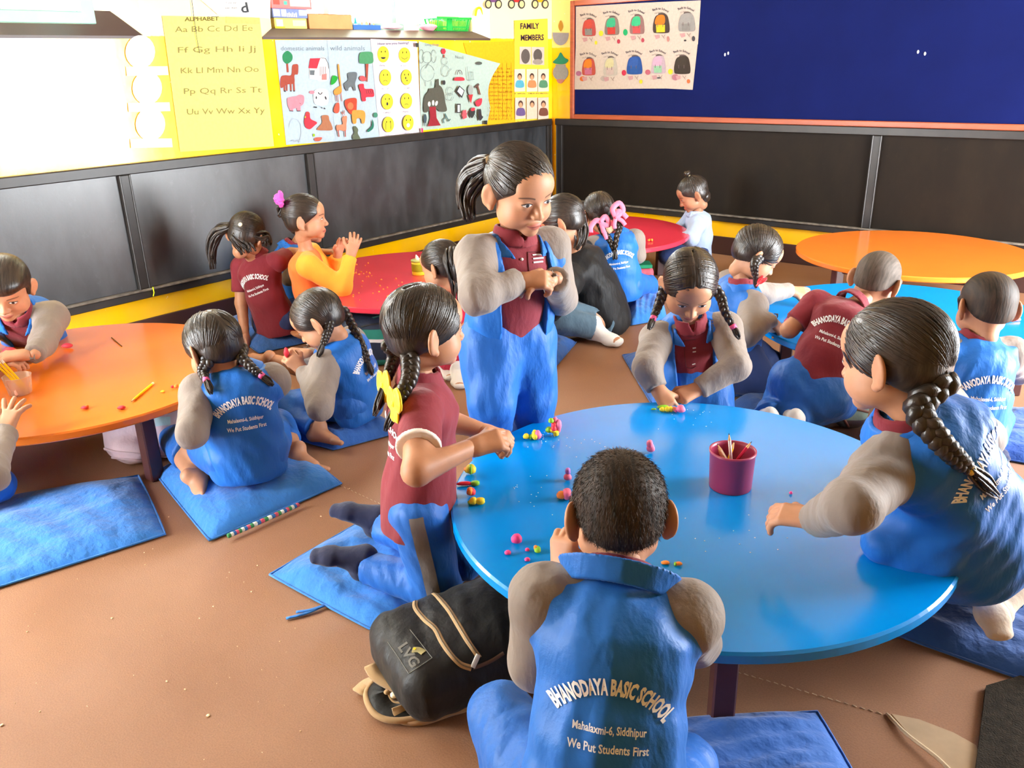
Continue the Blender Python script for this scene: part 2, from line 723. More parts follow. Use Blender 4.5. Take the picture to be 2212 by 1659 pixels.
SKIN = skin_material('skin', (0.47, 0.225, 0.125))
SKIN_D = skin_material('darker_skin', (0.36, 0.165, 0.09))
HAIR = hair_material('black_hair', (0.008, 0.006, 0.005), (0.045, 0.030, 0.022))
HAIR_B = hair_material('cropped_hair', (0.012, 0.009, 0.007), (0.055, 0.032, 0.020), 0.6, 0.6, 0.3)
HAIR_G = hair_material('shaved_hair', (0.06, 0.045, 0.035), (0.13, 0.10, 0.08), 0.7, 0.3, 0.3)
BLUE_J = fabric('blue_tracksuit_cloth', (0.014, 0.135, 0.50), 0.48, 0.08, 0.5, 0.05)
BLUE_P = fabric('blue_trouser_cloth', (0.016, 0.120, 0.45), 0.5, 0.08, 0.55, 0.05)
GREY_J = fabric('grey_sleeve_cloth', (0.225, 0.185, 0.160), 0.7, 0.08, 0.55)
MAROON = fabric('maroon_pique', (0.20, 0.017, 0.028), 0.75, 0.08, 0.35)
BLACK_C = fabric('black_jacket_cloth', (0.008, 0.008, 0.009), 0.6, 0.2, 0.6, 0.02)
DENIM = fabric('washed_denim', (0.075, 0.125, 0.17), 0.8, 0.45, 0.5)
PALE_B = fabric('pale_blue_shirting', (0.33, 0.42, 0.60), 0.75, 0.08, 0.5)
ORANGE_C = fabric('orange_jersey', (0.90, 0.19, 0.035), 0.7, 0.08, 0.4)
YEL_C = fabric('yellow_sleeve_jersey', (0.92, 0.36, 0.03), 0.7, 0.08, 0.4)
RED_C = fabric('crimson_cotton', (0.62, 0.02, 0.07), 0.75, 0.1, 0.5)
NAVY = fabric('navy_sock_knit', (0.016, 0.020, 0.055), 0.85, 0.15, 0.4)
NAVY_P = fabric('navy_trouser_cloth', (0.018, 0.035, 0.12), 0.75, 0.1, 0.5)
WHITE_S = fabric('white_sock_knit', (0.72, 0.70, 0.66), 0.85, 0.06, 0.4)
BEIGE_S = fabric('beige_sock_knit', (0.52, 0.42, 0.33), 0.85, 0.08, 0.4)
WHITE_T = fabric('white_trim_knit', (0.75, 0.68, 0.62), 0.8, 0.05, 0.2)
PRINT_W = paint_plain('white_screen_print', (0.80, 0.82, 0.84))
PINK_R = fabric('pink_satin', (0.85, 0.16, 0.26), 0.45, 0.08, 0.2, 0.3)
YELLOW_R = fabric('yellow_satin', (0.95, 0.66, 0.01), 0.45, 0.08, 0.2, 0.3)
RED_R = fabric('red_satin', (0.80, 0.015, 0.03), 0.45, 0.08, 0.2, 0.3)
CREAM = mat('cream_plastic', (0.75, 0.66, 0.48), 0.4, 0.5, 0.05)
GREY_ST = fabric('grey_side_stripe', (0.20, 0.18, 0.17), 0.7, 0.08, 0.3)
ZIP = mat('zip_metal', (0.6, 0.6, 0.58), 0.35, 0.7, 0.05)


def head_frame(c, yaw, pitch, roll, s):
    """Columns: the person's right, face direction, crown; yaw 0 looks away from the camera, 90 to the picture's right."""
    a = math.radians(yaw)
    f = math.cos(a) * FH + math.sin(a) * RH
    r = math.cos(a) * RH - math.sin(a) * FH
    p = math.radians(pitch)
    f2 = math.cos(p) * f - math.sin(p) * UPV
    u2 = math.sin(p) * f + math.cos(p) * UPV
    q = math.radians(roll)
    r3 = math.cos(q) * r - math.sin(q) * u2
    u3 = math.sin(q) * r + math.cos(q) * u2
    return np.stack([r3, f2, u3], 1), np.asarray(c, float), s


_HEADS = {}


def head_surf(h, mouth=0.0, chub=1.0):
    key = (round(h, 4), chub)
    if key in _HEADS:
        return _HEADS[key]
    f = Field((-0.105, -0.115, -0.150), (0.105, 0.125, 0.120), h)
    f.ell((0, -0.012, 0.028), (0.070, 0.086, 0.074), 0.0)
    f.ell((0, 0.020, -0.028), (0.058 * chub, 0.060, 0.062), 0.03)
    for sx in (-1, 1):
        f.ell((sx * 0.034 * chub, 0.042, -0.036), (0.028, 0.030, 0.028), 0.02)
        f.ell((sx * 0.044, 0.018, -0.052), (0.020, 0.030, 0.022), 0.025)
    f.ell((0, 0.062, -0.078), (0.020, 0.018, 0.016), 0.022)
    f.ell((0, 0.058, 0.040), (0.050, 0.024, 0.034), 0.03)
    for sx in (-1, 1):
        f.ell((sx * 0.031, 0.090, 0.002), (0.017, 0.012, 0.011), 0.012, 's')
        f.ell((sx * 0.030, 0.064, 0.002), (0.0150, 0.0150, 0.0115), 0.006)
    f.cap((0, 0.078, 0.002), (0, 0.094, -0.026), 0.0055, 0.0085, 0.010)
    for sx in (-1, 1):
        f.ell((sx * 0.0105, 0.086, -0.029), (0.0075, 0.0085, 0.0065), 0.006)
    f.ell((0, 0.078, -0.053), (0.0190, 0.0095, 0.0058), 0.008)
    f.ell((0, 0.076, -0.0620), (0.0155, 0.0095, 0.0060), 0.006)
    f.cap((-0.020, 0.0880, -0.0572), (0.020, 0.0880, -0.0572), 0.0018, 0.0018, 0.003, 's')
    f.cap((0, -0.018, -0.050), (0, -0.024, -0.088), 0.033, 0.032, 0.03)
    for sx in (-1, 1):
        R = np.array([[math.cos(0.62), -sx * math.sin(0.62), 0], [sx * math.sin(0.62), math.cos(0.62), 0], [0, 0, 1]])
        f.ell((sx * 0.0795, -0.018, -0.008), (0.0085, 0.0215, 0.0330), 0.006, 'u', R)
        f.ell((sx * 0.0900, -0.012, -0.004), (0.0065, 0.0115, 0.0200), 0.004, 's', R)
        f.ell((sx * 0.0770, -0.010, -0.036), (0.0075, 0.0085, 0.0090), 0.006)
    _HEADS[key] = f.surf()
    return _HEADS[key]


def combed(ends, n, seed, g=0.011, part=True, width=0.0016):
    """Long thin strands lying on the scalp cap, combed from where they grow to the nearest of the given ties (head-local points)."""
    rn = np.random.default_rng(seed)
    C, r = np.array([0, -0.013, 0.028]), np.array([0.070 + g, 0.086 + g, 0.074 + g])
    V, Q = [], []
    E = [np.asarray(e, float) for e in ends]
    for _ in range(n):
        d = rn.normal(0, 1, 3)
        d /= np.linalg.norm(d)
        p = C + d * r
        if -0.60 * p[1] + 0.80 * p[2] < -0.010 or (abs(p[0]) > 0.066 and -0.05 < p[2] < 0.012 and -0.03 < p[1] < 0.02):
            continue
        if part and abs(p[0]) < 0.004 and p[2] > 0.05:
            continue
        if len(E) == 2:
            e = E[0] if (p[0] < 0) == (E[0][0] < 0) else E[1]
        else:
            e = E[0]
        de = (e - C) / r
        le = np.linalg.norm(de)
        de = de / le
        m = 9
        lift = rn.uniform(-0.001, 0.0022)
        wob = rn.normal(0, 0.012, 3)
        k = len(V)
        om = math.acos(float(np.clip(d @ de, -1, 1)))
        if om < 0.15:
            continue
        for i in range(m):
            t = i / (m - 1) * 0.97
            q = (math.sin((1 - t) * om) * d + math.sin(t * om) * de) / max(math.sin(om), 1e-3)
            q = q + wob * math.sin(PI * t)
            q = q / np.linalg.norm(q)
            nrm = q / r
            nrm /= np.linalg.norm(nrm)
            pt = C + q * r * (1 + (le - 1) * max(0, t - 0.7) / 0.3 * 0.5) + nrm * lift
            tg = np.cross(nrm, np.cross(de - d, nrm))
            sd = np.cross(nrm, tg)
            sd /= max(np.linalg.norm(sd), 1e-6)
            w = width * (0.35 + 0.65 * math.sin(PI * min(1, t * 1.2 + 0.1)))
            V += [pt - sd * w, pt + nrm * w * 0.7, pt + sd * w]
        for i in range(m - 1):
            a = k + 3 * i
            Q += [(a, a + 1, a + 4, a + 3), (a + 1, a + 2, a + 5, a + 4)]
    return np.array(V), np.array(Q)


def put(V, R, c, s):
    return (V * s) @ R.T + c


def hand_surf(side, curl, spread, pinch, h):
    """Hand with wrist at the origin, fingers along +Y, back of the hand +Z; side +1 right, -1 left."""
    f = Field((-0.075, -0.045, -0.075), (0.075, 0.130, 0.045), h)
    th = -side                                  # the thumb's side
    f.cap((0, -0.008, 0), (0, 0.004, 0), 0.0190, 0.0170, 0.0, 'u', np.array([1, 0, 0]), 1.15)
    for x in (-0.018, -0.006, 0.006, 0.018):
        f.cap((x * 0.6, 0.004, 0), (x, 0.052, 0), 0.0120, 0.0095, 0.010)
    f.cap((th * 0.010, 0.010, -0.004), (th * 0.024, 0.032, -0.008), 0.0125, 0.0110, 0.010)
    L = [0.044, 0.052, 0.049, 0.038]
    for i, x in enumerate((0.0190, 0.0065, -0.0060, -0.0185)):
        x = x * th
        c = curl * (1.0 if i > 0 else (1 - 0.35 * pinch)) + 0.10 * i * 0.3
        p = np.array([x, 0.053, 0.0])
        a, sp = 0.0, (0.5 - i / 3.0) * spread * th
        for j, (fr, rr) in enumerate(((0.45, 0.0080), (0.32, 0.0072), (0.26, 0.0066))):
            a += c * (0.9, 1.2, 0.8)[j]
            d = np.array([math.sin(sp), math.cos(sp) * math.cos(a), -math.sin(a)])
            q = p + d * L[i] * fr
            f.cap(p, q, rr, rr * 0.93, 0.0022)
            p = q
    p = np.array([th * 0.024, 0.026, -0.006])
    dirs = [unit([th * 0.75, 0.72, -0.25 - 0.5 * curl]), unit([th * (0.45 - 0.6 * curl), 0.85, -0.30 - 0.7 * curl])]
    for d, ln, rr in ((dirs[0], 0.026, 0.0100), (dirs[1], 0.022, 0.0085)):
        q = p + d * ln
        f.cap(p, q, rr, rr * 0.9, 0.003)
        p = q
    return f.surf()


def foot_surf(side, h, bare):
    """Foot with the ankle at the origin, toes along +Y, instep +Z; side +1 right."""
    f = Field((-0.06, -0.065, -0.07), (0.06, 0.150, 0.07), h)
    f.cap((0, 0, 0.016), (0, -0.004, 0.0), 0.0255, 0.0250, 0.0)
    f.ell((0, -0.024, -0.022), (0.0235, 0.027, 0.024), 0.016)
    f.cap((0, 0.005, -0.010), (-0.004 * side, 0.070, -0.030), 0.0240, 0.0150, 0.016, 'u', np.array([1, 0, 0]), 1.25)
    f.cap((0, -0.02, -0.030), (0.006 * side, 0.070, -0.034), 0.0150, 0.0130, 0.014, 'u', np.array([1, 0, 0]), 1.7)
    if bare:
        for i, x in enumerate((-0.0225, -0.0075, 0.0035, 0.0135, 0.0225)):
            ln = (0.034, 0.032, 0.028, 0.023, 0.018)[i]
            r = (0.0108, 0.0080, 0.0075, 0.0070, 0.0066)[i]
            b = np.array([x * side, 0.076 - 0.010 * i / 4, -0.034])
            f.cap(b, b + np.array([0.1 * x * side, ln, -0.002]), r, r * 0.95, 0.003)
    else:
        f.cap((0.002 * side, 0.060, -0.034), (0.000, 0.100, -0.035), 0.0145, 0.0125, 0.012, 'u', np.array([1, 0, 0]), 2.0)
    return f.surf()


_FEET = {}


def frame_y(y, z):
    """Axes (columns x, y, z) with y given and z as near as can be."""
    y = unit(y)
    z = unit(np.asarray(z, float) - y * (np.asarray(z, float) @ y))
    return np.stack([np.cross(y, z), y, z], 1)


def point(spec, parent=None, L=None):
    k = spec[0]
    if k == 'd':
        return on_d(*spec[1:])
    if k == 'z':
        return on_z(*spec[1:])
    if k == 'x':
        return xdz(*spec[1:])
    if k == 'l':
        return on_len(spec[1], spec[2], parent, L, spec[3])
    if k == 'o':                                # offset from the parent: right, away, up
        return parent + RH * spec[1] + FH * spec[2] + UPV * spec[3]
    raise ValueError(k)


def vnormals(V, Q):
    n = np.cross(V[Q[:, 2]] - V[Q[:, 0]], V[Q[:, 3]] - V[Q[:, 1]])
    out = np.zeros_like(V)
    for k in range(4):
        np.add.at(out, Q[:, k], n)
    return out / np.maximum(np.linalg.norm(out, axis=1)[:, None], 1e-9)


def set_hl(me, hl):
    a = me.attributes.new('hl', 'FLOAT_VECTOR', 'POINT')
    a.data.foreach_set('vector', np.ascontiguousarray(hl, np.float32).ravel())


def lay_text(lines, org, xdir, ydir, into, tree, name, m, parent, loc, lift=0.0016):
    """Prints lines of lettering onto a cloth: each is (text, width, height, y, arc radius or None), cast along INTO onto the BVH tree."""
    V, Fc = [], []
    for s, w, hgt, y, rad in lines:
        P, Q, wid = text_mesh(s, 0.045 if rad else 0.022)
        k = len(V)
        for x, z in P:
            X = (x / wid - 0.5) * w
            Y = z * hgt
            if rad:
                a = X / rad
                X, Y = (rad + Y) * math.sin(a), (rad + Y) * math.cos(a) - rad
            Y += y
            p = org + xdir * X + ydir * Y
            hit = tree.ray_cast(Vector(p - into * 0.25), Vector(into))
            if hit[0] is not None:
                n = np.array(hit[1])
                n = n if n @ into < 0 else -n
                p = np.array(hit[0]) + n * lift
                V.append(p - loc)
            else:
                V.append(None)
        Fc += [tuple(i + k for i in q) for q in Q]
    Fc = [q for q in Fc if all(V[i] is not None for i in q)]
    # a letter that wraps round an edge is dropped, not stretched
    Fc = [q for q in Fc if all(np.linalg.norm(V[q[i]] - V[q[i - 1]]) < 0.06 for i in range(len(q)))]
    V = [np.zeros(3) if v is None else v for v in V]
    used = sorted({i for q in Fc for i in q})
    mp = {u: i for i, u in enumerate(used)}
    me = bpy.data.meshes.new(name)
    me.from_pydata([V[u] for u in used], [], [tuple(mp[i] for i in q) for q in Fc])
    me.update()
    return link(name, me, m, parent)


def strand_mesh(path, R, n, seed, wave=0.0, rad=0.0042, fan=1.0, taper=True):
    """A lock of hair: n thin strands that run along a path."""
    rn = random.Random(seed)
    P = spline(path, 5)
    mb = MB()
    N = len(P) - 1
    for _ in range(n):
        a, q = rn.uniform(0, 2 * PI), math.sqrt(rn.random())
        cut = rn.uniform(0.78, 1.0)
        ph, fr = rn.uniform(0, 6), rn.uniform(1.5, 3.0)
        pts, rr = [], []
        for i, p in enumerate(P):
            t = i / N
            if t > cut:
                break
            tg = unit(P[min(i + 1, N)] - P[max(i - 1, 0)])
            n1 = unit(np.cross(tg, RH + 0.3 * FH))
            n2 = np.cross(tg, n1)
            env = R * min(1.0, 0.45 + 1.6 * t) * (1 - 0.55 * max(0, t - 0.5) * 2 * (1 if taper else 0)) * fan
            wv = wave * math.sin(fr * 2 * PI * t + ph) * t
            pts.append(p + n1 * (env * q * math.cos(a) + wv) + n2 * (env * q * math.sin(a) + 0.6 * wv))
            rr.append(rad * (1.0 - 0.75 * max(0, (t / cut) - 0.6) / 0.4))
        if len(pts) > 2:
            mb.tube(pts, rr, 5)
    return mb


def braid_mesh(path, R, turns, tail=0.12):
    P = spline(path, 10)
    mb = MB()
    N = len(P) - 1
    for k in range(3):
        pts, rr = [], []
        for i, p in enumerate(P):
            t = i / N
            tg = unit(P[min(i + 1, N)] - P[max(i - 1, 0)])
            n1 = unit(np.cross(tg, FH))
            n2 = np.cross(tg, n1)
            w = R * (1 - 0.45 * t)
            a = 2 * PI * turns * t + 2 * PI * k / 3
            pts.append(p + n1 * w * 0.66 * math.sin(a) + n2 * w * 0.48 * math.sin(2 * a))
            rr.append(w * 0.70 * (1 - 0.5 * max(0, t - 0.85) / 0.15))
        # finer sampling so the plait reads
        mb.tube(spline(pts, 2), [rr[min(int(i / 2), N)] for i in range(2 * N + 1)], 7)
    return mb


# ------------------------------------------------------------------ the room
def wall_material(name, low, high, z, wear=0.1):
    """Gloss enamel in two bands, changing at height z."""
    m, t, b = base_mat(name, 0.17, 0.5)
    co = t.coords()
    sep = t.new('ShaderNodeSeparateXYZ')
    t.l.new(co, sep.inputs[0])
    n = t.noise(co, 3.0, 4)
    edge = t.m('ADD', sep.outputs[2], t.m('MULTIPLY', t.m('SUBTRACT', t.noise(co, 30.0, 2), 0.5), 0.010))
    k = t.step(edge, z - 0.002, z + 0.002)
    c = t.mix(k, low, high)
    c = t.mix(t.m('MULTIPLY', t.step(n, 0.4, 0.8), wear), c, (0.75, 0.62, 0.40))
    chip = t.step(t.noise(co, 26.0, 2), 0.735, 0.745)
    c = t.mix(t.m('MULTIPLY', chip, 0.7), c, (0.85, 0.78, 0.62))
    t.put(b.inputs['Base Color'], c)
    t.put(b.inputs['Normal'], t.bump(t.noise(co, 14.0, 3), 0.10, 0.006))
    return m


SILL_Z = 1.452
W_LEFT = wall_material('yellow_and_cream_enamel', (0.90, 0.50, 0.0), (0.86, 0.74, 0.42), SILL_Z)
W_BACK = wall_material('yellow_and_straw_enamel', (0.90, 0.48, 0.0), (0.88, 0.62, 0.20), 1.39)
PLAIN = mat('ochre_wall_paint', (0.42, 0.28, 0.10), 0.5, 0.4, 0.06, 2)
CEIL_M = mat('boarded_ceiling_wood', (0.34, 0.27, 0.19), 0.8, 0.2, 0.05, 2)
DARK_S = mat('dark_brown_sill_paint', (0.060, 0.036, 0.034), 0.45, 0.5, 0.15, 6)
SKIRT = mat('dark_brown_skirting_paint', (0.050, 0.020, 0.016), 0.4, 0.5, 0.2, 5)
TEAL = mat('pale_teal_paint', (0.22, 0.42, 0.37), 0.4, 0.5, 0.1, 6)
WOOD_R = mat('varnished_red_wood', (0.30, 0.062, 0.022), 0.35, 0.5, 0.25, 4, 0.1, 60, 0.002, 0, (1, 12, 12))
FELT = mat('navy_felt', (0.0035, 0.007, 0.060), 0.95, 0.1, 0.12, 4, 0.3, 500, 0.001, sheen=0.0)


def glass_thin():
    m = bpy.data.materials.new('window_glass')
    m.use_nodes = True
    t = NT(m.node_tree)
    m.node_tree.nodes.remove(m.node_tree.nodes['Principled BSDF'])
    tr, gl = t.new('ShaderNodeBsdfTransparent'), t.new('ShaderNodeBsdfGlossy')
    gl.inputs['Roughness'].default_value = 0.02
    fr, mx = t.new('ShaderNodeFresnel'), t.new('ShaderNodeMixShader')
    bf = t.new('ShaderNodeNewGeometry').outputs['Backfacing']
    t.l.new(t.m('MULTIPLY', fr.outputs[0], t.m('SUBTRACT', 1.0, bf)), mx.inputs[0])
    t.l.new(tr.outputs[0], mx.inputs[1])
    t.l.new(gl.outputs[0], mx.inputs[2])
    t.l.new(mx.outputs[0], m.node_tree.nodes['Material Output'].inputs['Surface'])
    return m


GLASS = glass_thin()


def floor_material():
    m, t, b = base_mat('brown_vinyl_matting', 0.55, 0.35)
    co = t.coords()
    n1, n2 = t.noise(co, 1.6, 5), t.noise(co, 260.0, 2)
    c = t.mix(t.step(n1, 0.3, 0.7), (0.29, 0.140, 0.074), (0.37, 0.195, 0.110))
    c = t.mix(t.m('MULTIPLY', t.step(n2, 0.35, 0.7), 0.35), c, (0.17, 0.078, 0.043))
    t.put(b.inputs['Base Color'], c)
    h = t.bump(n2, 0.35, 0.0015)
    t.put(b.inputs['Normal'], t.bump(t.noise(t.coords((0.5, 1.0, 1.0)), 2.6, 2), 0.35, 0.02, h))
    return m


FLOOR = floor_material()


def chalk_material(name, col, dust, amt, rough=0.33, spec=0.5):
    m, t, b = base_mat(name, rough, spec)
    co = t.coords()
    smear = t.noise(t.coords((0.8, 0.8, 0.35)), 7.0, 6, 0.65)
    spots = t.noise(t.coords((1, 1, 0.6)), 24.0, 4, 0.7)
    k = t.m('MULTIPLY', t.step(smear, 0.42, 0.80), amt)
    k = t.m('ADD', k, t.m('MULTIPLY', t.step(spots, 0.62, 0.80), amt * 0.8))
    t.put(b.inputs['Base Color'], t.mix(k, col, dust))
    t.put(b.inputs['Roughness'], t.m('ADD', t.m('MULTIPLY', smear, 0.22), rough - 0.08))
    t.put(b.inputs['Normal'], t.bump(t.noise(co, 90.0, 3), 0.08, 0.002))
    return m


BOARD_L = chalk_material('dusty_blackboard', (0.010, 0.011, 0.013), (0.10, 0.11, 0.12), 0.35, 0.34, 1.0)
BOARD_B = chalk_material('brownish_blackboard', (0.010, 0.007, 0.005), (0.040, 0.028, 0.017), 0.25, 0.55, 0.12)
FRAME_B = mat('worn_black_frame', (0.016, 0.013, 0.011), 0.38, 0.5, 0.4, 12)
LEDGE_B = mat('chalky_ledge', (0.13, 0.11, 0.09), 0.6, 0.4, 0.7, 22)


def structure(name, mb, m, parent=None):
    o = mb.build(name, m, parent)
    if parent is None:
        o['kind'] = 'structure'
    return o


TH = 0.36
mb = MB()
mb.box(((WALL_X + RIGHT_X) / 2, (WALL_Y + NEAR_Y) / 2, -0.05), (RIGHT_X - WALL_X + 0.8, WALL_Y - NEAR_Y + 0.8, 0.1))
floor = structure('floor', mb, FLOOR)
mb = MB()
mb.box(((WALL_X + RIGHT_X) / 2, (WALL_Y + NEAR_Y) / 2, CEIL + 0.05), (RIGHT_X - WALL_X + 0.8, WALL_Y - NEAR_Y + 0.8, 0.1))
structure('ceiling', mb, CEIL_M)


def slab(mb, x0, x1, y0, y1, z0, z1):
    mb.box(((x0 + x1) / 2, (y0 + y1) / 2, (z0 + z1) / 2), (x1 - x0, y1 - y0, z1 - z0))


mb = MB()
X0, X1 = WALL_X - TH, WALL_X
slab(mb, X0, X1, NEAR_Y, WALL_Y + TH, 0, SILL_Z - 0.002)
slab(mb, X0, X1, NEAR_Y, WALL_Y + TH, WIN_A[3], CEIL)


def pier(mb, y0, y1, s0, s1, z0, z1):
    """Masonry between openings, its sides splayed by s0 and s1 over the first 6 cm."""
    xs = (X1, X1 - 0.06, X0)
    a = [(xs[0], y0), (xs[1], y0 + s0), (xs[2], y0 + s0), (xs[2], y1 - s1), (xs[1], y1 - s1), (xs[0], y1)]
    n = len(a)
    V = [(x, y, z0) for x, y in a] + [(x, y, z1) for x, y in a]
    Fc = [tuple(range(n)), tuple(range(2 * n - 1, n - 1, -1))] + [(i + n, (i + 1) % n + n, (i + 1) % n, i) for i in range(n)]
    mb.add(V, Fc)


pier(mb, NEAR_Y, -0.30, 0, -0.1, SILL_Z - 0.002, WIN_A[3])
pier(mb, 2.212, 2.873, -0.11, -0.11, SILL_Z - 0.002, WIN_A[3])
pier(mb, 4.725, WALL_Y + TH, -0.11, 0, SILL_Z - 0.002, WIN_A[3])
structure('wall_left', mb, W_LEFT)


def sill(n, y0, y1, ztop):
    mb = MB()
    s = 0.108
    V = [(X1 + 0.004, y0, SILL_Z), (X1 + 0.004, y1, SILL_Z), (X1 - 0.06, y1 - s, ztop), (X1 - 0.06, y0 + s, ztop), (X0 + 0.02, y1 - s, ztop), (X0 + 0.02, y0 + s, ztop),
         (X1 + 0.004, y0, SILL_Z - 0.012), (X1 + 0.004, y1, SILL_Z - 0.012), (X0 + 0.02, y1 - s, SILL_Z - 0.012), (X0 + 0.02, y0 + s, SILL_Z - 0.012)]
    mb.add(V, [(0, 1, 2, 3), (3, 2, 4, 5), (6, 7, 1, 0), (9, 8, 7, 6), (5, 4, 8, 9), (0, 3, 5, 9, 6), (1, 7, 8, 4, 2)])
    structure('trim_%d' % n, mb, DARK_S)


sill(1, -0.30, 2.212, 1.560)
sill(2, 2.873, 4.725, 1.497)


def window(n, w, z0, xs, mull, rails):
    """Painted frame in the opening with bars and a pane of glass in each light."""
    y0, y1, z1 = w[0], w[1], w[3]
    root = MB()
    b = 0.05
    for y in (y0 + b / 2, y1 - b / 2):
        root.box((xs, y, (z0 + z1) / 2), (0.06, b, z1 - z0), None, 0.004)
    for z in (z0 + b / 2, z1 - b / 2):
        root.box((xs, (y0 + y1) / 2, z), (0.058, y1 - y0, b), None, 0.004)
    o = structure('window_%d' % n, root, TEAL)
    ys = [y0 + b] + mull + [y1 - b]
    zs = [z0 + b] + rails + [z1 - b]
    for y in mull:
        MB().box((xs, y, (z0 + z1) / 2), (0.05, 0.045, z1 - z0 - 2 * b), None, 0.004).build('mullion', TEAL, o)
    for z in rails:
        MB().box((xs, (y0 + y1) / 2, z), (0.035, y1 - y0 - 2 * b, 0.03), None, 0.003).build('glazing_bar', TEAL, o)
    for i in range(len(ys) - 1):
        for j in range(len(zs) - 1):
            MB().box((xs, (ys[i] + ys[i + 1]) / 2, (zs[j] + zs[j + 1]) / 2), (0.004, ys[i + 1] - ys[i], zs[j + 1] - zs[j])).build('pane', GLASS, o)
    return o


window(1, (-0.19, 2.10, 0, WIN_A[3]), 1.561, WALL_X - 0.27, [0.55, 1.30], [])
window(2, (2.985, 4.615, 0, WIN_B[3]), 1.498, WALL_X - 0.27, [3.52, 4.07], [])
# the open casement of the first window, swung into the room
mb = MB()
pA, pB = on_left(172, 44, 0.10), on_left(204, 44, 0.10)
zb, zt = on_left(120, 51, 0.10)[2], 2.02
yb, ya = pB[1], pB[1] - 0.62
xc = WALL_X + 0.10
for y in (ya + 0.03, yb - 0.03):
    mb.box((xc, y, (zb + zt) / 2), (0.035, 0.06, zt - zb), None, 0.004)
for z in (zb + 0.025, zt - 0.025):
    mb.box((xc, (ya + yb) / 2, z), (0.034, yb - ya, 0.05), None, 0.004)
sash = structure('window_3', mb, TEAL)
MB().box((xc, (ya + yb) / 2, (zb + zt) / 2), (0.004, yb - ya - 0.1, zt - zb - 0.08)).build('pane', GLASS, sash)
for z in (1.65, 1.92):
    MB().box((xc - 0.06, ya + 0.01, z), (0.12, 0.02, 0.05), None, 0.003).build('hinge', mat('hinge_iron', (0.05, 0.05, 0.05), 0.5), sash)

mb = MB()
slab(mb, WALL_X, RIGHT_X, WALL_Y, WALL_Y + TH, 0, CEIL)
structure('wall_back', mb, W_BACK)
mb = MB()
RX = RIGHT_X + TH * 0.5
for y0, y1, z0, z1 in ((NEAR_Y, DOOR_R[0], 0, CEIL), (DOOR_R[1], WALL_Y + TH, 0, CEIL), (DOOR_R[0], DOOR_R[1], DOOR_R[3], CEIL)):
    slab(mb, RIGHT_X, RX, y0, y1, z0, z1)
structure('wall_right', mb, PLAIN)
mb = MB()
for x0, x1, z0, z1 in ((WALL_X, FILL_DOOR[0], 0, CEIL), (FILL_DOOR[1], RIGHT_X, 0, CEIL), (FILL_DOOR[0], FILL_DOOR[1], FILL_DOOR[3], CEIL)):
    slab(mb, x0, x1, NEAR_Y - TH * 0.5, NEAR_Y, z0, z1)
structure('wall_near', mb, PLAIN)
mb = MB()
for y in (DOOR_R[0] + 0.03, DOOR_R[1] - 0.03):
    mb.box((RIGHT_X + 0.09, y, DOOR_R[3] / 2), (0.12, 0.06, DOOR_R[3]), None, 0.005)
mb.box((RIGHT_X + 0.09, (DOOR_R[0] + DOOR_R[1]) / 2, DOOR_R[3] - 0.03), (0.12, DOOR_R[1] - DOOR_R[0], 0.06), None, 0.005)
structure('door_1', mb, TEAL)
mb = MB()
for x in (FILL_DOOR[0] + 0.03, FILL_DOOR[1] - 0.03):
    mb.box((x, NEAR_Y - 0.09, FILL_DOOR[3] / 2), (0.06, 0.12, FILL_DOOR[3]), None, 0.005)
mb.box(((FILL_DOOR[0] + FILL_DOOR[1]) / 2, NEAR_Y - 0.09, FILL_DOOR[3] - 0.03), (FILL_DOOR[1] - FILL_DOOR[0], 0.12, 0.06), None, 0.005)
structure('door_2_added', mb, TEAL)  # frame of the opening added for fill light
mb = MB()
BZ = 0.126
mb.box((WALL_X + 0.006, (WALL_Y + NEAR_Y) / 2, BZ / 2), (0.012, WALL_Y - NEAR_Y, BZ), None, 0.003)
structure('baseboard_left', mb, SKIRT)
mb = MB()
mb.box(((WALL_X + RIGHT_X) / 2, WALL_Y - 0.006, BZ / 2), (RIGHT_X - WALL_X - 0.03, 0.012, BZ), None, 0.003)
structure('baseboard_back', mb, SKIRT)

# ------------------------------------------------------------------ blackboards along both walls
B0, B1 = 0.2325, 0.886


def blackboard(label, frame, length, stiles, panel_m, panels_at):
    """Low wooden blackboard. frame(a, d, z) gives a point: a along the wall, d out of it."""
    o = empty('blackboard', frame(length[0], 0, 0), label, 'blackboard')
    org = np.array(o.location)

    def bar(name, a0, a1, d0, d1, z0, z1, m, bev=0.004):
        p, q = frame(a0, d0, z0), frame(a1, d1, z1)
        MB().box((p + q) / 2 - org, np.abs(q - p), None, bev).build(name, m, o)
    bar('top_rail', length[0], length[1], 0.001, 0.030, B1 - 0.048, B1, FRAME_B)
    bar('bottom_rail', length[0], length[1], 0.001, 0.028, B0, B0 + 0.038, FRAME_B)
    bar('chalk_ledge', length[0], length[1], 0.002, 0.040, B0 + 0.038, B0 + 0.050, LEDGE_B)
    for a in stiles:
        bar('stile', a - 0.024, a + 0.024, 0.001, 0.028, B0 + 0.050, B1 - 0.048, FRAME_B)
        for sg in (-1, 1):
            bar('bead', a + sg * 0.024 - 0.004, a + sg * 0.024 + 0.004, 0.001, 0.034, B0 + 0.050, B1 - 0.048, FRAME_B, 0.002)
    ed = [length[0]] + list(stiles) + [length[1]]
    for a0, a1 in zip(ed, ed[1:]):
        if a1 - a0 > 0.1:
            bar('board_panel', a0 + 0.024, a1 - 0.024, 0.001, 0.012, B0 + 0.050, B1 - 0.048, panel_m, 0.002)
    return o


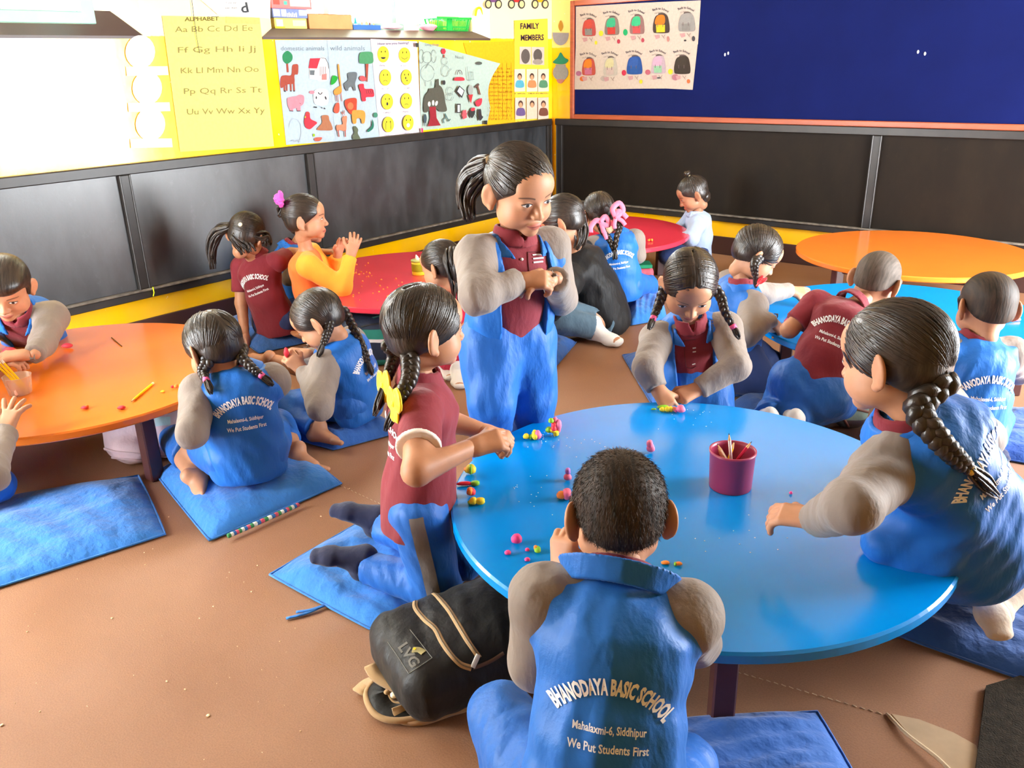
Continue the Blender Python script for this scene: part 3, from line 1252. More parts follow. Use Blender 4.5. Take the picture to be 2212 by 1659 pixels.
s1, s2 = on_left(261, 372)[1], on_left(663, 328)[1]
blackboard('long blackboard along the window wall, dusty and shining at its left end', lambda a, d, z: np.array([WALL_X + d, a, z]), (NEAR_Y + 0.02, WALL_Y - 0.04), [s1 - 2 * (s2 - s1), 2 * s1 - s2, s1, s2, WALL_Y - 0.075], BOARD_L, None)
t1 = on_back(1899, 288)[0]
blackboard('long dark blackboard under the blue pinboard on the end wall', lambda a, d, z: np.array([a, WALL_Y - d, z]), (WALL_X + 0.045, RIGHT_X - 0.02), [WALL_X + 0.085, t1, t1 + (t1 - WALL_X)], BOARD_B, None)

# ------------------------------------------------------------------ tables
TOP_Z = 0.300
LEGM = mat('dark_maroon_leg_paint', (0.060, 0.016, 0.014), 0.4, 0.5, 0.25, 8)


def laminate(name, col, rough=0.18):
    m, t, b = base_mat(name, rough, 0.5)
    n = t.noise(t.coords(), 5.0, 5)
    t.put(b.inputs['Base Color'], t.mix(t.step(n, 0.3, 0.7), tuple(c * 0.94 for c in col), col))
    return m


LAM = {'blue': laminate('bright_blue_laminate', (0.0, 0.245, 0.72)), 'red': laminate('red_laminate', (0.62, 0.032, 0.062)), 'orange': laminate('orange_laminate', (0.78, 0.195, 0.020))}
TABLES = {}


def table(key, label, c, m, leg_a):
    o = empty('round_table', (c[0], c[1], 0), label, 'table', 'low round tables')
    R = 0.595
    mb = MB()
    mb.lathe([(0.02, 0.272), (R - 0.006, 0.272), (R, 0.277), (R, 0.295), (R - 0.005, TOP_Z), (0.001, TOP_Z)], (0, 0, 0), 128, False)
    mb.sm = [len(f) == 4 and False for f in mb.f]
    mb.build('tabletop', m, o)
    for k in range(4):
        a = leg_a + k * PI / 2
        ca, sa = math.cos(a), math.sin(a)
        rot = np.array([[ca, -sa, 0], [sa, ca, 0], [0, 0, 1]])
        MB().box((ca * 0.445, sa * 0.445, 0.136), (0.048, 0.048, 0.272), rot, 0.004).build('leg', LEGM, o)
        p = np.array([ca + math.cos(a + PI / 2), sa + math.sin(a + PI / 2), 0]) * 0.2225
        b = a + PI / 4
        rot2 = np.array([[math.cos(b), -math.sin(b), 0], [math.sin(b), math.cos(b), 0], [0, 0, 1]])
        MB().box((p[0], p[1], 0.244), (0.020, 0.60, 0.055), rot2, 0.003).build('apron', LEGM, o)
    TABLES[key] = np.array([c[0], c[1], 0])
    return o


table('blue', 'nearest bright blue round table with the maroon pencil pot on it', (-0.819, 1.677), LAM['blue'], math.atan2(-0.358, 0.268))
table('orange', 'orange round table at the left, shining with window light', (-3.017, 1.174), LAM['orange'], 0.03)
table('red', 'red round table with a yellow tub on it, in the middle by the window wall', (-3.013, 2.882), LAM['red'], 0.6)
table('red_far', 'small-looking red round table in the far corner by the pale blue shirt', (-2.915, 4.345), LAM['red'], -0.75)
table('orange_far', 'empty orange round table against the end wall', (-1.156, 4.800), LAM['orange'], math.atan2(-0.75, -0.55))
table('blue_far', 'blue round table behind, between the orange table and the children in a row', (-0.826, 3.480), LAM['blue'], 0.5)


# ------------------------------------------------------------------ floor cushions
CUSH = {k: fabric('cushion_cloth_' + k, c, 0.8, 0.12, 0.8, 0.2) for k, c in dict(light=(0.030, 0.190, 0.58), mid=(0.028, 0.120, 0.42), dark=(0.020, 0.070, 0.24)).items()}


def cushion(label, corners, m, th=0.045, seed=0, pix=True, N=28):
    """A soft flat floor cushion with pulled corners and creases. Corners in order round the cushion."""
    c = [on_z(*p)[:2] if pix else np.array(p, float) for p in corners]
    ctr = sum(c) / 4
    rn = random.Random(seed)
    ph = [rn.uniform(0, 6) for _ in range(8)]
    o = empty('floor_cushion', (ctr[0], ctr[1], 0), label, 'cushion', 'blue floor cushions')
    V, Fc = [], []
    for side in (1, 0):
        for i in range(N + 1):
            for j in range(N + 1):
                u, v = i / N, j / N
                p = (c[0] * (1 - u) + c[1] * u) * (1 - v) + (c[3] * (1 - u) + c[2] * u) * v
                eu, ev = min(u, 1 - u) * 2, min(v, 1 - v) * 2
                pin = 0.020 * (math.sin(PI * u) * (0.5 - v) * (1 - ev) - 0) * 0
                q = p + (ctr - p) * -0.015 * (math.sin(PI * u) * (1 - ev) ** 2 + math.sin(PI * v) * (1 - eu) ** 2) * 0.5
                h = th * (min(1, eu * 3.2) * min(1, ev * 3.2)) ** 0.45
                w = 0.006 * (math.sin(9 * u + 4 * v + ph[0]) * math.sin(5 * v + ph[1]) + 0.7 * math.sin(17 * u - 12 * v + ph[2]) * math.sin(7 * u + ph[3]) + 0.5 * math.sin(25 * (u * v) + 21 * v + ph[4]))
                z = 0.005 + (h + w * min(1, eu * 4) * min(1, ev * 4)) if side else 0.004
                V.append((q[0] - ctr[0], q[1] - ctr[1], max(z, 0.004)))
    n2 = (N + 1) ** 2
    for i in range(N):
        for j in range(N):
            a = i * (N + 1) + j
            Fc.append((a, a + N + 1, a + N + 2, a + 1))
            Fc.append((n2 + a, n2 + a + 1, n2 + a + N + 2, n2 + a + N + 1))
    area = sum(c[i][0] * c[(i + 1) % 4][1] - c[(i + 1) % 4][0] * c[i][1] for i in range(4))
    if area < 0:
        Fc = [f[::-1] for f in Fc]
    mb = MB().add(V, Fc, True)
    mb.build('cushion_cover', m, o)
    rim = MB()
    pts = []
    for (i0, j0, i1, j1) in ((0, 0, N, 0), (N, 0, N, N), (N, N, 0, N), (0, N, 0, 0)):
        for k in range(10):
            i, j = round(i0 + (i1 - i0) * k / 10), round(j0 + (j1 - j0) * k / 10)
            p = V[i * (N + 1) + j]
            pts.append((p[0], p[1], 0.007))
    rim.tube(pts + [pts[0]], 0.0035, 5)
    rim.build('piping', m, o)
    return o
import zlib


def hsh(t):
    return zlib.crc32(t.encode())



def collar_fn(R, R0, slope, hh, t, openw, zc=0.0):
    def fn(dx, dy, dz):
        X = dx * R[0, 0] + dy * R[1, 0] + dz * R[2, 0]
        Y = dx * R[0, 1] + dy * R[1, 1] + dz * R[2, 1]
        Z = dx * R[0, 2] + dy * R[1, 2] + dz * R[2, 2] - zc
        rho = np.sqrt((X / 1.10) ** 2 + Y * Y)
        d = np.maximum(np.abs(rho - (R0 + slope * Z)) - t, np.abs(Z + 0.25 * Y * (Y > 0)) - hh)
        return np.maximum(d, np.where(Y > 0, openw - np.abs(X) - np.maximum(0, -Z) * 0.5, -1))
    return fn


LINES = [('BHANODAYA BASIC SCHOOL', 0.186, 0.0250, 0.0, 0.105), ('Mahalaxmi-6, Siddhipur', 0.112, 0.0125, -0.058, None), ('We Put Students First', 0.124, 0.0130, -0.086, None)]
PEOPLE = {}


def person(key, label, pel, neck, head, phi, hang, arms, legs, top='jacket', pants=BLUE_P, socks=None, hair='braids', s=1.0, hx=0.006, skin=SKIN,
           bare=True, hunch=1.0, text=None, ext=None, hsize=1.0, hairmat=None, twist=0.0, fat=1.0, hem=True, opening=0.0, shirt=MAROON, sleeve_m=None, top_m=None, shoul=(0.0, 0.0), curl0=0.5):
    ext = ext or {}
    P = point(pel)
    N = point(neck, P, 0.33 * s)
    Hc = point(head, N, 0.125 * s)
    up = unit(N - P)
    a = math.radians(phi)
    rt = math.cos(a) * RH - math.sin(a) * FH
    rt = unit(rt - up * (rt @ up))
    fw = np.cross(up, rt)
    a2 = math.radians(phi + twist)
    rt2 = math.cos(a2) * RH - math.sin(a2) * FH
    rt2 = unit(rt2 - up * (rt2 @ up))
    fw2 = np.cross(up, rt2)
    root = empty('person', (P[0], P[1], 0), label, 'person')
    org = np.array(root.location)
    R, hc, hs = head_frame(Hc, *hang, s * hsize)
    hb = hx
    sh = {k: N + rt2 * sg * 0.108 * s - up * 0.050 * s + fw2 * (0.004 + shoul[0 if k == 'L' else 1]) * s for k, sg in (('L', -1), ('R', 1))}
    hp = {k: P + rt * sg * 0.060 * s for k, sg in (('L', -1), ('R', 1))}
    waist = P + (N - P) * 0.38 - fw * 0.022 * s * hunch
    chest = P + (N - P) * 0.74 - fw2 * 0.016 * s * hunch
    J = {}
    for k in 'LR':
        e = point(arms[k][0], sh[k], 0.180 * s)
        w = point(arms[k][1], e, 0.150 * s)
        J['e' + k], J['w' + k] = e, w
        kn = point(legs[k][0], hp[k], 0.26 * s)
        an = point(legs[k][1], kn, 0.235 * s)
        td = legs[k][2]
        J['k' + k], J['a' + k] = kn, an
        J['t' + k] = unit(RH * td[0] + FH * td[1] + UPV * td[2])
        J['i' + k] = RH * td[3] + FH * td[4] + UPV * td[5] if len(td) > 3 else UPV + 0.3 * (kn - an) / 0.2
    allp = np.array([P, N, Hc] + [J[q + k] for q in 'ewka' for k in 'LR'])
    lo, hi = allp.min(0) - 0.17 * s, allp.max(0) + 0.17 * s
    # --- the body, one surface: trunk, limbs, head, hands and feet
    f = Field(lo, hi, hb * 1.9)
    f.cap(P - up * 0.01 * s, waist, 0.062 * s, 0.056 * s, 0.0, 'u', rt, 1.3)
    f.cap(waist, chest, 0.056 * s, 0.064 * s, 0.03, 'u', rt2, 1.3)
    f.cap(chest, N - up * 0.035 * s, 0.062 * s, 0.040 * s, 0.03, 'u', rt2, 1.3)
    f.cap(sh['L'], sh['R'], 0.034 * s, 0.034 * s, 0.03)
    f.cap(N - up * 0.03 * s, hc + R @ np.array([0, -0.024, -0.06]) * hs, 0.033 * s, 0.032 * s, 0.02)
    for k in 'LR':
        f.cap(sh[k], J['e' + k], 0.037 * s, 0.030 * s, 0.02)
        f.cap(J['e' + k], J['w' + k], 0.0315 * s, 0.0205 * s, 0.012)
        f.cap(hp[k], J['k' + k], 0.058 * s, 0.041 * s, 0.03)
        f.cap(J['k' + k], J['a' + k], 0.040 * s, 0.025 * s, 0.02)
        f.cap(J['k' + k] + (J['a' + k] - J['k' + k]) * 0.15, J['k' + k] + (J['a' + k] - J['k' + k]) * 0.55, 0.036 * s, 0.030 * s, 0.02)
    V, Q = f.surf()
    parts, hls = [(V, Q)], [np.tile(np.array([0, -9.0, 0]), (len(V), 1))]
    hv, hq = head_surf(min(0.0056, max(0.0028, hb * 0.66)), 0.0, ext.get('chub', 1.0))
    parts.append((put(hv, R, hc, hs), hq))
    hls.append(hv)
    for k, sg in (('L', -1), ('R', 1)):
        hd = arms[k][2] if len(arms[k]) > 2 else {}
        d = hd.get('dir')
        d = (RH * d[0] + FH * d[1] + UPV * d[2]) if d else (J['w' + k] - J['e' + k])
        n = hd.get('n', (0, 0, 1))
        n = RH * n[0] + FH * n[1] + UPV * n[2]
        Rf = frame_y(d, n)
        v, q = hand_surf(sg, hd.get('curl', curl0), hd.get('spread', 0.35), hd.get('pinch', 0.5), min(0.0042, max(0.0023, hb * 0.50)))
        parts.append((put(v, Rf, J['w' + k] + unit(d) * hd.get('off', 0.012) * s, 1.0 * s), q))
        hls.append(np.tile(np.array([0, -9.0, 0]), (len(v), 1)))
        kk = (sg, round(hb, 4), bare)
        if kk not in _FEET:
            _FEET[kk] = foot_surf(sg, min(0.0055, max(0.0034, hb * 0.68)), bare)
        v, q = _FEET[kk]
        parts.append((put(v, frame_y(J['t' + k], J['i' + k]), J['a' + k], 1.0 * s), q))
        hls.append(np.tile(np.array([0, -9.0, 0]), (len(v), 1)))
    V, Q = join(parts)
    me = np_mesh('body', V - org, Q)
    set_hl(me, np.concatenate(hls))
    link('body', me, skin, root)
    # --- hair
    hm = hairmat or HAIR
    g = {'buzz': 0.006, 'shaved': 0.0035}.get(hair, 0.011)
    f = Field((-0.110, -0.130, -0.110), (0.110, 0.125, 0.140), min(0.0060, max(0.0034, hb * 0.74)))
    f.ell((0, -0.013, 0.028), (0.070 + g, 0.086 + g, 0.074 + g), 0.0)
    f.ell((0, -0.042, -0.018), (0.056 + g, 0.044 + g, 0.048), 0.02)
    if hair in ('buzz', 'shaved', 'short'):
        f.plane((0, 0.62, -0.78), -0.010 if hair != 'short' else -0.004, 0.004)
        f.cap((0.072, 0.012, 0.02), (0.070, 0.014, -0.012), 0.010, 0.006, 0.008)
        f.cap((-0.072, 0.012, 0.02), (-0.070, 0.014, -0.012), 0.010, 0.006, 0.008)
        for sx in (-1, 1):
            f.ell((sx * 0.090, -0.014, -0.010), (0.022, 0.028, 0.036), 0.004, 's')
        if hair == 'short':
            f.ell((0, 0.030, 0.060), (0.070, 0.066, 0.040), 0.012)
            f.plane((0, 0.15, -1.0), -0.018, 0.003, np.array([0, 0.10, 0.0]), 0.075)
    else:
        f.plane((0, 0.60, -0.80), 0.012, 0.005)
        for sx in (-1, 1):
            f.ell((sx * 0.090, -0.006, -0.016), (0.018, 0.020, 0.024), 0.006, 's')
        if hair in ('braids', 'braid1'):
            pp = [(0, 0.070, 0.072), (0, 0.045, 0.102), (0, 0.0, 0.116), (0, -0.05, 0.104), (0, -0.088, 0.066), (0, -0.103, 0.03)]
            for u0, u1 in zip(pp, pp[1:]):
                f.cap(u0, u1, 0.0030, 0.0030, 0.004, 's')
    hv, hq = f.surf()
    if ext.get('tuft'):
        hv, hq = hv, hq
    me = np_mesh('hair', put(hv, R, hc, hs) - org, hq)
    set_hl(me, hv)
    ho = link('hair', me, hm, root)
    if hair in ('braids', 'braid1', 'pony'):
        ends = [b['from'] for b in ext.get('braids', [])] or [b['from'] for b in ext.get('locks', [])][:1] or [(0, -0.09, 0.03)]
        if hair == 'pony' and ext.get('bits') and 'top_knot' in ext['bits'][0]['name']:
            ends = [(0, -0.03, 0.118)]
        cv, cq = combed(ends, int(1500 if hb < 0.0056 else 800 if hb < 0.007 else 450), hsh(key) % 999, 0.011, hair == 'braids', 0.0015 if hb < 0.0056 else 0.002)
        me = np_mesh('combed_strands', put(cv, R, hc, hs) - org, cq)
        set_hl(me, cv)
        tag(link('combed_strands', me, hm, ho), kind='stuff')
    if ext.get('stubble'):
        # thousands of short single hairs over the cap
        rn = np.random.default_rng(3)
        tri = hv[hq[:, :3]]
        nn = np.cross(tri[:, 1] - tri[:, 0], tri[:, 2] - tri[:, 0])
        ar = np.linalg.norm(nn, axis=1)
        nn = nn / np.maximum(ar[:, None], 1e-12)
        pick = rn.choice(len(hq), ext['stubble'], p=ar / ar.sum())
        b0 = hv[hq[pick]].mean(1) + rn.normal(0, 0.0015, (len(pick), 3))
        nn = nn[pick]
        crown = np.array([0.0, -0.045, 0.115])
        flow = b0 - crown
        flow -= nn * (flow * nn).sum(1)[:, None]
        flow /= np.maximum(np.linalg.norm(flow, axis=1)[:, None], 1e-9)
        dv = nn * 0.42 + flow * 0.9 + rn.normal(0, 0.16, b0.shape)
        dv /= np.linalg.norm(dv, axis=1)[:, None]
        sd = np.cross(dv, rn.normal(0, 1, b0.shape))
        sd /= np.linalg.norm(sd, axis=1)[:, None]
        ln = rn.uniform(0.004, 0.0085, (len(b0), 1))
        sv = np.stack([b0 - sd * 0.00045, b0 + sd * 0.00045, b0 + dv * ln], 1).reshape(-1, 3)
        me = np_mesh('cropped_strands', put(sv, R, hc, hs) - org, np.arange(len(sv)).reshape(-1, 3), True, True)
        set_hl(me, sv)
        tag(link('cropped_strands', me, hm, ho), kind='stuff')
    loc3 = lambda q: (hc + R @ (np.asarray(q, float) * hs))
    for b in ext.get('braids', []):
        path = [loc3(b['from'])] + [on_d(*q) for q in b['path']]
        mb = braid_mesh([q - org for q in path], b.get('r', 0.017) * s, b.get('turns', 4.5))
        o = mb.build('braid', hm, ho)
        set_hl(o.data, (np.array(mb.v) + org - hc) @ R)
        end, prev = path[-1], path[-2]
        d = unit(end - prev)
        tp = [end - d * 0.012, end + d * b.get('tail', 0.045) * 0.5, end + d * b.get('tail', 0.045)]
        sm = strand_mesh([q - org for q in tp], b.get('tail_r', 0.010) * s, 16, 5, 0.002, 0.0036)
        o2 = sm.build('braid_tail', hm, ho)
        set_hl(o2.data, (np.array(sm.v) + org - hc) @ R)
        if b.get('tie'):
            tm = MB()
            tm.tube([end - d * 0.010 - org, end + d * 0.004 - org], 0.0105 * s, 10)
            tm.build('hair_tie', b['tie'], ho)
    for b in ext.get('locks', []):
        path = [loc3(b['from'])] + [loc3(q) if len(q) == 4 else on_d(*q) for q in b['path']]
        sm = strand_mesh([q - org for q in path], b.get('r', 0.03) * s, b.get('n', 26), b.get('seed', 3), b.get('wave', 0.004), b.get('rad', 0.0055), 1.0, b.get('taper', True))
        o = sm.build(b.get('name', 'ponytail'), hm, ho)
        set_hl(o.data, (np.array(sm.v) + org - hc) @ R)
        if b.get('tie'):
            d = unit(path[1] - path[0])
            tm = MB()
            tm.tube([path[0] - d * 0.002 - org, path[0] + d * 0.016 - org], 0.017 * s, 12)
            tm.build('hair_tie', b['tie'], ho)
    for b in ext.get('bits', []):              # flowers, clips, ribbons on the hair
        mb = MB()
        c = loc3(b['at']) if 'at' in b else on_d(*b['px'])
        b['make'](mb, c - org, R)
        mb.build(b['name'], b['m'], ho)
    # --- clothes
    jacket = top in ('jacket', 'coat')
    tm = top_m or {'jacket': BLUE_J, 'polo': MAROON}.get(top, MAROON)
    gi = 0.024 if jacket else 0.015
    gi *= fat
    tp = allp[[0, 1]]
    lo2 = np.minimum.reduce([P, N, sh['L'], sh['R']] + [point(b_[1]) for b_ in ext.get('jextra', [])]) - 0.19 * s
    hi2 = np.maximum.reduce([P, N, sh['L'], sh['R']]) + 0.19 * s

    def torso(gg, low, kk=0.03):
        q = Field(lo2, hi2, hb * (1.12 if hb > 0.0055 else 1.0))
        q.cap(P - up * low * s, waist, (0.066 + gg) * s, (0.058 + gg) * s, 0.0, 'u', rt, 1.28)
        q.cap(waist, chest, (0.058 + gg) * s, (0.066 + gg * 0.9) * s, kk, 'u', rt2, 1.30)
        q.cap(chest, N - up * 0.035 * s, (0.064 + gg * 0.9) * s, (0.034 + gg * 0.6) * s, kk, 'u', rt2, 1.30)
        q.cap(sh['L'] - rt2 * -0.01 * s, sh['R'] - rt2 * 0.01 * s, (0.036 + gg * 0.5) * s, (0.036 + gg * 0.5) * s, 0.03)
        return q

    if jacket or top == 'coat':
        f = torso(gi, 0.045 if hem else 0.02)
        if hem:
            f.cap(P - up * 0.035 * s, P + up * 0.06 * s, (0.088) * s * fat, (0.070 + gi) * s, 0.03, 'u', rt, 1.25)
        for k in 'LR':
            f.cap(sh[k], sh[k] + (J['e' + k] - sh[k]) * 0.16, 0.047 * s, 0.043 * s, 0.03)
        for a_, b_, r0, r1 in ext.get('jextra', []):
            f.cap(point(a_), point(b_), r0, r1, 0.05)
        f.wrinkle(0.0042 * s, 0.120 * s, hsh(key) % 97)
        f.plane(-up, -(P - up * (0.085 if hem else 0.03) * s) @ up, 0.008)
        if opening > 0:
            c = (P + N) / 2
            f.custom(c, 0.4, lambda dx, dy, dz: np.maximum(np.abs(dx * rt2[0] + dy * rt2[1] + dz * rt2[2]) - opening, -(dx * fw2[0] + dy * fw2[1] + dz * fw2[2]) + 0.02), 0.004, 's')
        jo, jv, jq = field_mesh('jacket', f, tm, root, org)
        main = jo
        if opening > 0:
            f = torso(0.013, 0.025)
            f.wrinkle(0.0016 * s, 0.09 * s, 5 + hsh(key) % 51)
            so, sv_, sq_ = field_mesh('shirt', f, shirt, root, org)
            ext['stree'] = BVHTree.FromPolygons([tuple(map(float, q)) for q in sv_], [tuple(map(int, q)) for q in sq_])
            ext['shirt'] = so
    else:
        f = torso(gi, 0.03 if hem else 0.0)
        if hem:
            f.cap(P - up * 0.050 * s, P + up * 0.05 * s, 0.091 * s, (0.068 + gi) * s, 0.03, 'u', rt, 1.25)
        f.wrinkle(0.0024 * s, 0.11 * s, hsh(key) % 89)
        f.plane(-up, -(P - up * (0.060 if hem else 0.02) * s) @ up, 0.006)
        jo, jv, jq = field_mesh('shirt', f, tm, root, org)
        main = jo
    tree = BVHTree.FromPolygons([tuple(map(float, q)) for q in jv], [tuple(map(int, q)) for q in jq])
    # collars
    cu = unit(unit(hc + R @ np.array([0, -0.02, -0.075]) * hs - N) + 0.8 * up)
    cr = unit(rt2 - cu * (rt2 @ cu))
    Rc = np.stack([cr, np.cross(cu, cr), cu], 1)
    if ext.get('collar', True):
        f = Field(N - 0.12 * s, N + 0.12 * s, hb * 0.85)
        f.custom(N + cu * 0.006 * s, 0.11 * s, collar_fn(Rc, 0.047 * s, -0.30, 0.020 * s, 0.0042 * s, 0.010 * s), 0.0)
        if len(f.surf()[0]) > 8:
            field_mesh('shirt_collar', f, shirt if (jacket or top == 'polo') else tm, root if jacket and opening <= 0 else main, org)
    if jacket and ext.get('jcollar', True):
        f = Field(N - 0.15 * s, N + 0.15 * s, hb * (0.85 if hb > 0.0055 else 0.6))
        jc = ext.get('jc', (0.062, -0.50, 0.020, 0.022, -0.014))
        f.custom(N + cu * jc[4] * s, 0.14 * s, collar_fn(Rc, jc[0] * s, jc[1], jc[2] * s, 0.0050 * s, max(jc[3], opening * 0.8) * s), 0.0)
        field_mesh('collar', f, tm, main, org)
    # sleeves
    sm_ = sleeve_m or (GREY_J if top == 'jacket' else tm)
    for k, sg in (('L', -1), ('R', 1)):
        e, w = J['e' + k], J['w' + k]
        bl = np.minimum.reduce([N, sh[k], e, w]) - 0.10 * s
        bh = np.maximum.reduce([N, sh[k], e, w]) + 0.10 * s
        f = Field(bl, bh, hb * 1.1)
        long = jacket or top == 'shirt'
        if long:
            a0 = N + rt2 * sg * 0.044 * s - up * 0.034 * s
            gf = min(fat, 1.03)
            f.cap(a0, sh[k], 0.0425 * s * gf, 0.0560 * s * gf, 0.0)
            f.cap(sh[k], e, 0.0555 * s * gf, 0.0445 * s * gf, 0.02)
            f.cap(e, w, 0.0430 * s * gf, 0.0330 * s * gf, 0.02)
            f.wrinkle(0.0026 * s, 0.105 * s, 3 + hsh(key + k) % 77)
            f.cap(w - unit(w - e) * 0.022 * s, w + unit(w - e) * 0.02 * s, 0.0285 * s, 0.0265 * s, 0.006)
            f.plane(unit(w - e), (w + unit(w - e) * 0.004 * s) @ unit(w - e), 0.002, w, 0.045 * s)
            field_mesh('sleeve', f, sm_, main, org)
        else:
            t = ext.get('short', 0.62)
            d = unit(e - sh[k])
            a0 = N + rt2 * sg * 0.060 * s - up * 0.038 * s
            c = sh[k] + (e - sh[k]) * t
            f.cap(a0, sh[k], 0.034 * s, 0.048 * s, 0.0)
            f.cap(sh[k], c + d * 0.05, 0.048 * s, 0.046 * s, 0.02)
            f.wrinkle(0.0018 * s, 0.08 * s, 3 + hsh(key + k) % 77)
            f.plane(d, c @ d, 0.002)
            field_mesh('sleeve', f, sm_, main, org)
            if ext.get('trim'):
                f = Field(c - 0.08 * s, c + 0.08 * s, hb * 0.7)
                f.cap(c - d * 0.06, c + d * 0.06, 0.0485 * s, 0.0485 * s, 0.0)
                f.plane(d, c @ d + 0.003, 0.0)
                f.plane(-d, -(c @ d) + 0.009, 0.0)
                field_mesh('sleeve_trim', f, ext['trim'], main, org)
    # trousers or skirt
    bl = np.minimum.reduce([P] + [J[q + k] for q in 'ka' for k in 'LR']) - 0.14 * s
    bh = np.maximum.reduce([P] + [J[q + k] for q in 'ka' for k in 'LR']) + 0.13 * s
    f = Field(bl, bh, hb * 1.3)
    pr = 0.080 if (jacket or not hem) else 0.071
    f.cap(P - up * 0.015 * s, P + up * 0.045 * s, pr * s, (pr - 0.006) * s, 0.0, 'u', rt, 1.28)
    loose = ext.get('loose', 1.0)
    for k in 'LR':
        kn, an = J['k' + k], J['a' + k]
        d = unit(an - kn)
        cut = ext.get('cut' + k, 0.90)
        f.cap(hp[k], kn, 0.073 * s * loose, 0.056 * s * loose, 0.035)
        f.cap(kn, kn + (an - kn) * cut, 0.054 * s * loose, 0.045 * s * loose, 0.02)
    f.wrinkle(0.0034 * s, 0.09 * s, 11 + hsh(key) % 61)
    for k in 'LR':
        kn, an = J['k' + k], J['a' + k]
        d = unit(an - kn)
        c = kn + (an - kn) * ext.get('cut' + k, 0.90)
        f.plane(d, c @ d, 0.003, c + d * 0.03, 0.075 * s)
    if ext.get('skirt'):
        ext['skirt'](f, P, up, J, s)
    f.plane((0, 0, -1), -ext.get('floor', 0.004), 0.006)
    po, pv, pq = field_mesh(ext.get('pname', 'trousers'), f, pants, root, org)
    if socks:
        for k, sg in (('L', -1), ('R', 1)):
            v, q = _FEET[(sg, round(hb, 4), bare)]
            Rf = frame_y(J['t' + k], J['i' + k])
            vv = put(v * np.array([1.10, 1.045, 1.10]), Rf, J['a' + k] + UPV * 0.001, 1.0 * s)
            dk = unit(J['k' + k] - J['a' + k])
            tb = MB().tube([J['a' + k] + dk * e_ * s for e_ in (-0.004, 0.03, 0.06, 0.085)], [0.029 * s, 0.030 * s, 0.033 * s, 0.035 * s], 20, False)
            vv, q = join([(vv, q), (np.array(tb.v), np.array(tb.f))])
            me = np_mesh('sock', vv - org, q)
            link('sock', me, socks, root)
    if text:
        c = P + (N - P) * text.get('t', 0.70) + rt2 * text.get('dx', 0.0) * s
        k = text.get('k', 1.0) * s
        sl = text.get('slant', 0.0)
        xd = unit(rt2 + up * sl)
        yd = unit(up - rt2 * sl)
        o = lay_text([(q[0], q[1] * k, q[2] * k, q[3] * k, q[4] * k if q[4] else None) for q in LINES], c, xd, yd, fw2, tree, 'back_lettering', PRINT_W, main, org)
    PEOPLE[key] = dict(ext=ext, root=root, P=P, N=N, H=Hc, J=J, tree=tree, ptree=BVHTree.FromPolygons([tuple(map(float, q)) for q in pv], [tuple(map(int, q)) for q in pq]), main=main, pants=po, rt=rt, up=up, fw=fw, hp=hp, sh=sh, org=org, s=s, R=R, hc=hc)
    return PEOPLE[key]


# ------------------------------------------------------------------ cushions on the floor
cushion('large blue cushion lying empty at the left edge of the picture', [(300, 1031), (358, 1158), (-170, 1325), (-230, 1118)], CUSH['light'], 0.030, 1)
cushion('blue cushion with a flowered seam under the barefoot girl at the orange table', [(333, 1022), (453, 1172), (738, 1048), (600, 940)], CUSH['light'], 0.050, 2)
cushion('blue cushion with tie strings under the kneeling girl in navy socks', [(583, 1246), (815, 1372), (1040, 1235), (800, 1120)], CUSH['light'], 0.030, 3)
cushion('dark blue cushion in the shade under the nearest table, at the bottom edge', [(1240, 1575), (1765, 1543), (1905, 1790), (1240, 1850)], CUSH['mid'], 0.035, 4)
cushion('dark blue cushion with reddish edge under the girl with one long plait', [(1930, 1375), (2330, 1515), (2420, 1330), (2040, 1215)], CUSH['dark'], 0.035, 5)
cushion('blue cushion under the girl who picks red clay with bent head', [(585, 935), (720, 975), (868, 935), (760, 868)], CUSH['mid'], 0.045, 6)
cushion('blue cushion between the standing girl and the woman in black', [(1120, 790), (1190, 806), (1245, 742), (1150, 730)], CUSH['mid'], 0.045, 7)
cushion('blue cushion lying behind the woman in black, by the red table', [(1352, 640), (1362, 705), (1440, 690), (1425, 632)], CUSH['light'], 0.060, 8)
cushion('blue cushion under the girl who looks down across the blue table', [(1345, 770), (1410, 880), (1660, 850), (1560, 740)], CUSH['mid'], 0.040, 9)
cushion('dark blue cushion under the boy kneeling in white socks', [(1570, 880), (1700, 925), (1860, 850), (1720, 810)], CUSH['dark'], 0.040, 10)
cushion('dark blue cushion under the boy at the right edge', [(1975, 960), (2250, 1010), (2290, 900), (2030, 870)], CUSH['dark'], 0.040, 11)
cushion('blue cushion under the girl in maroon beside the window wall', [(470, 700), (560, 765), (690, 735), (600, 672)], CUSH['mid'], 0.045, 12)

# ------------------------------------------------------------------ the children and their teacher


def bow(loops, tails, w=0.016):
    """Ribbon bow around c in the frame R."""
    def make(mb, c, R):
        for l in loops:
            pts = [c + R @ np.array(p) for p in l]
            mb.tube(spline(pts, 5), w * 0.5, 8, True, True, (R[:, 1], 0.28))
        for l in tails:
            pts = [c + R @ np.array(p) for p in l]
            mb.tube(spline(pts, 4), [w * 0.42] * (len(spline(pts, 4))), 8, True, True, (R[:, 1], 0.28))
        mb.blob(c, (0.010, 0.010, 0.009), None, 8, 6)
    return make


def rosette(r, n=11):
    def make(mb, c, R):
        for ring, (k, rr, zz) in enumerate(((n, r, 0), (8, r * 0.68, 0.25 * r), (5, r * 0.36, 0.45 * r))):
            for i in range(k):
                a = 2 * PI * i / k + ring * 0.3
                d = R @ np.array([math.cos(a) * rr * 0.62, -zz, math.sin(a) * rr * 0.62])
                mb.blob(c + d, (r * 0.34, r * 0.30, r * 0.34), None, 8, 6, 0.3, i)
    return make


def ball(r, lump=0.0):
    return lambda mb, c, R: mb.blob(c, r, R, 12, 8, lump, 2)


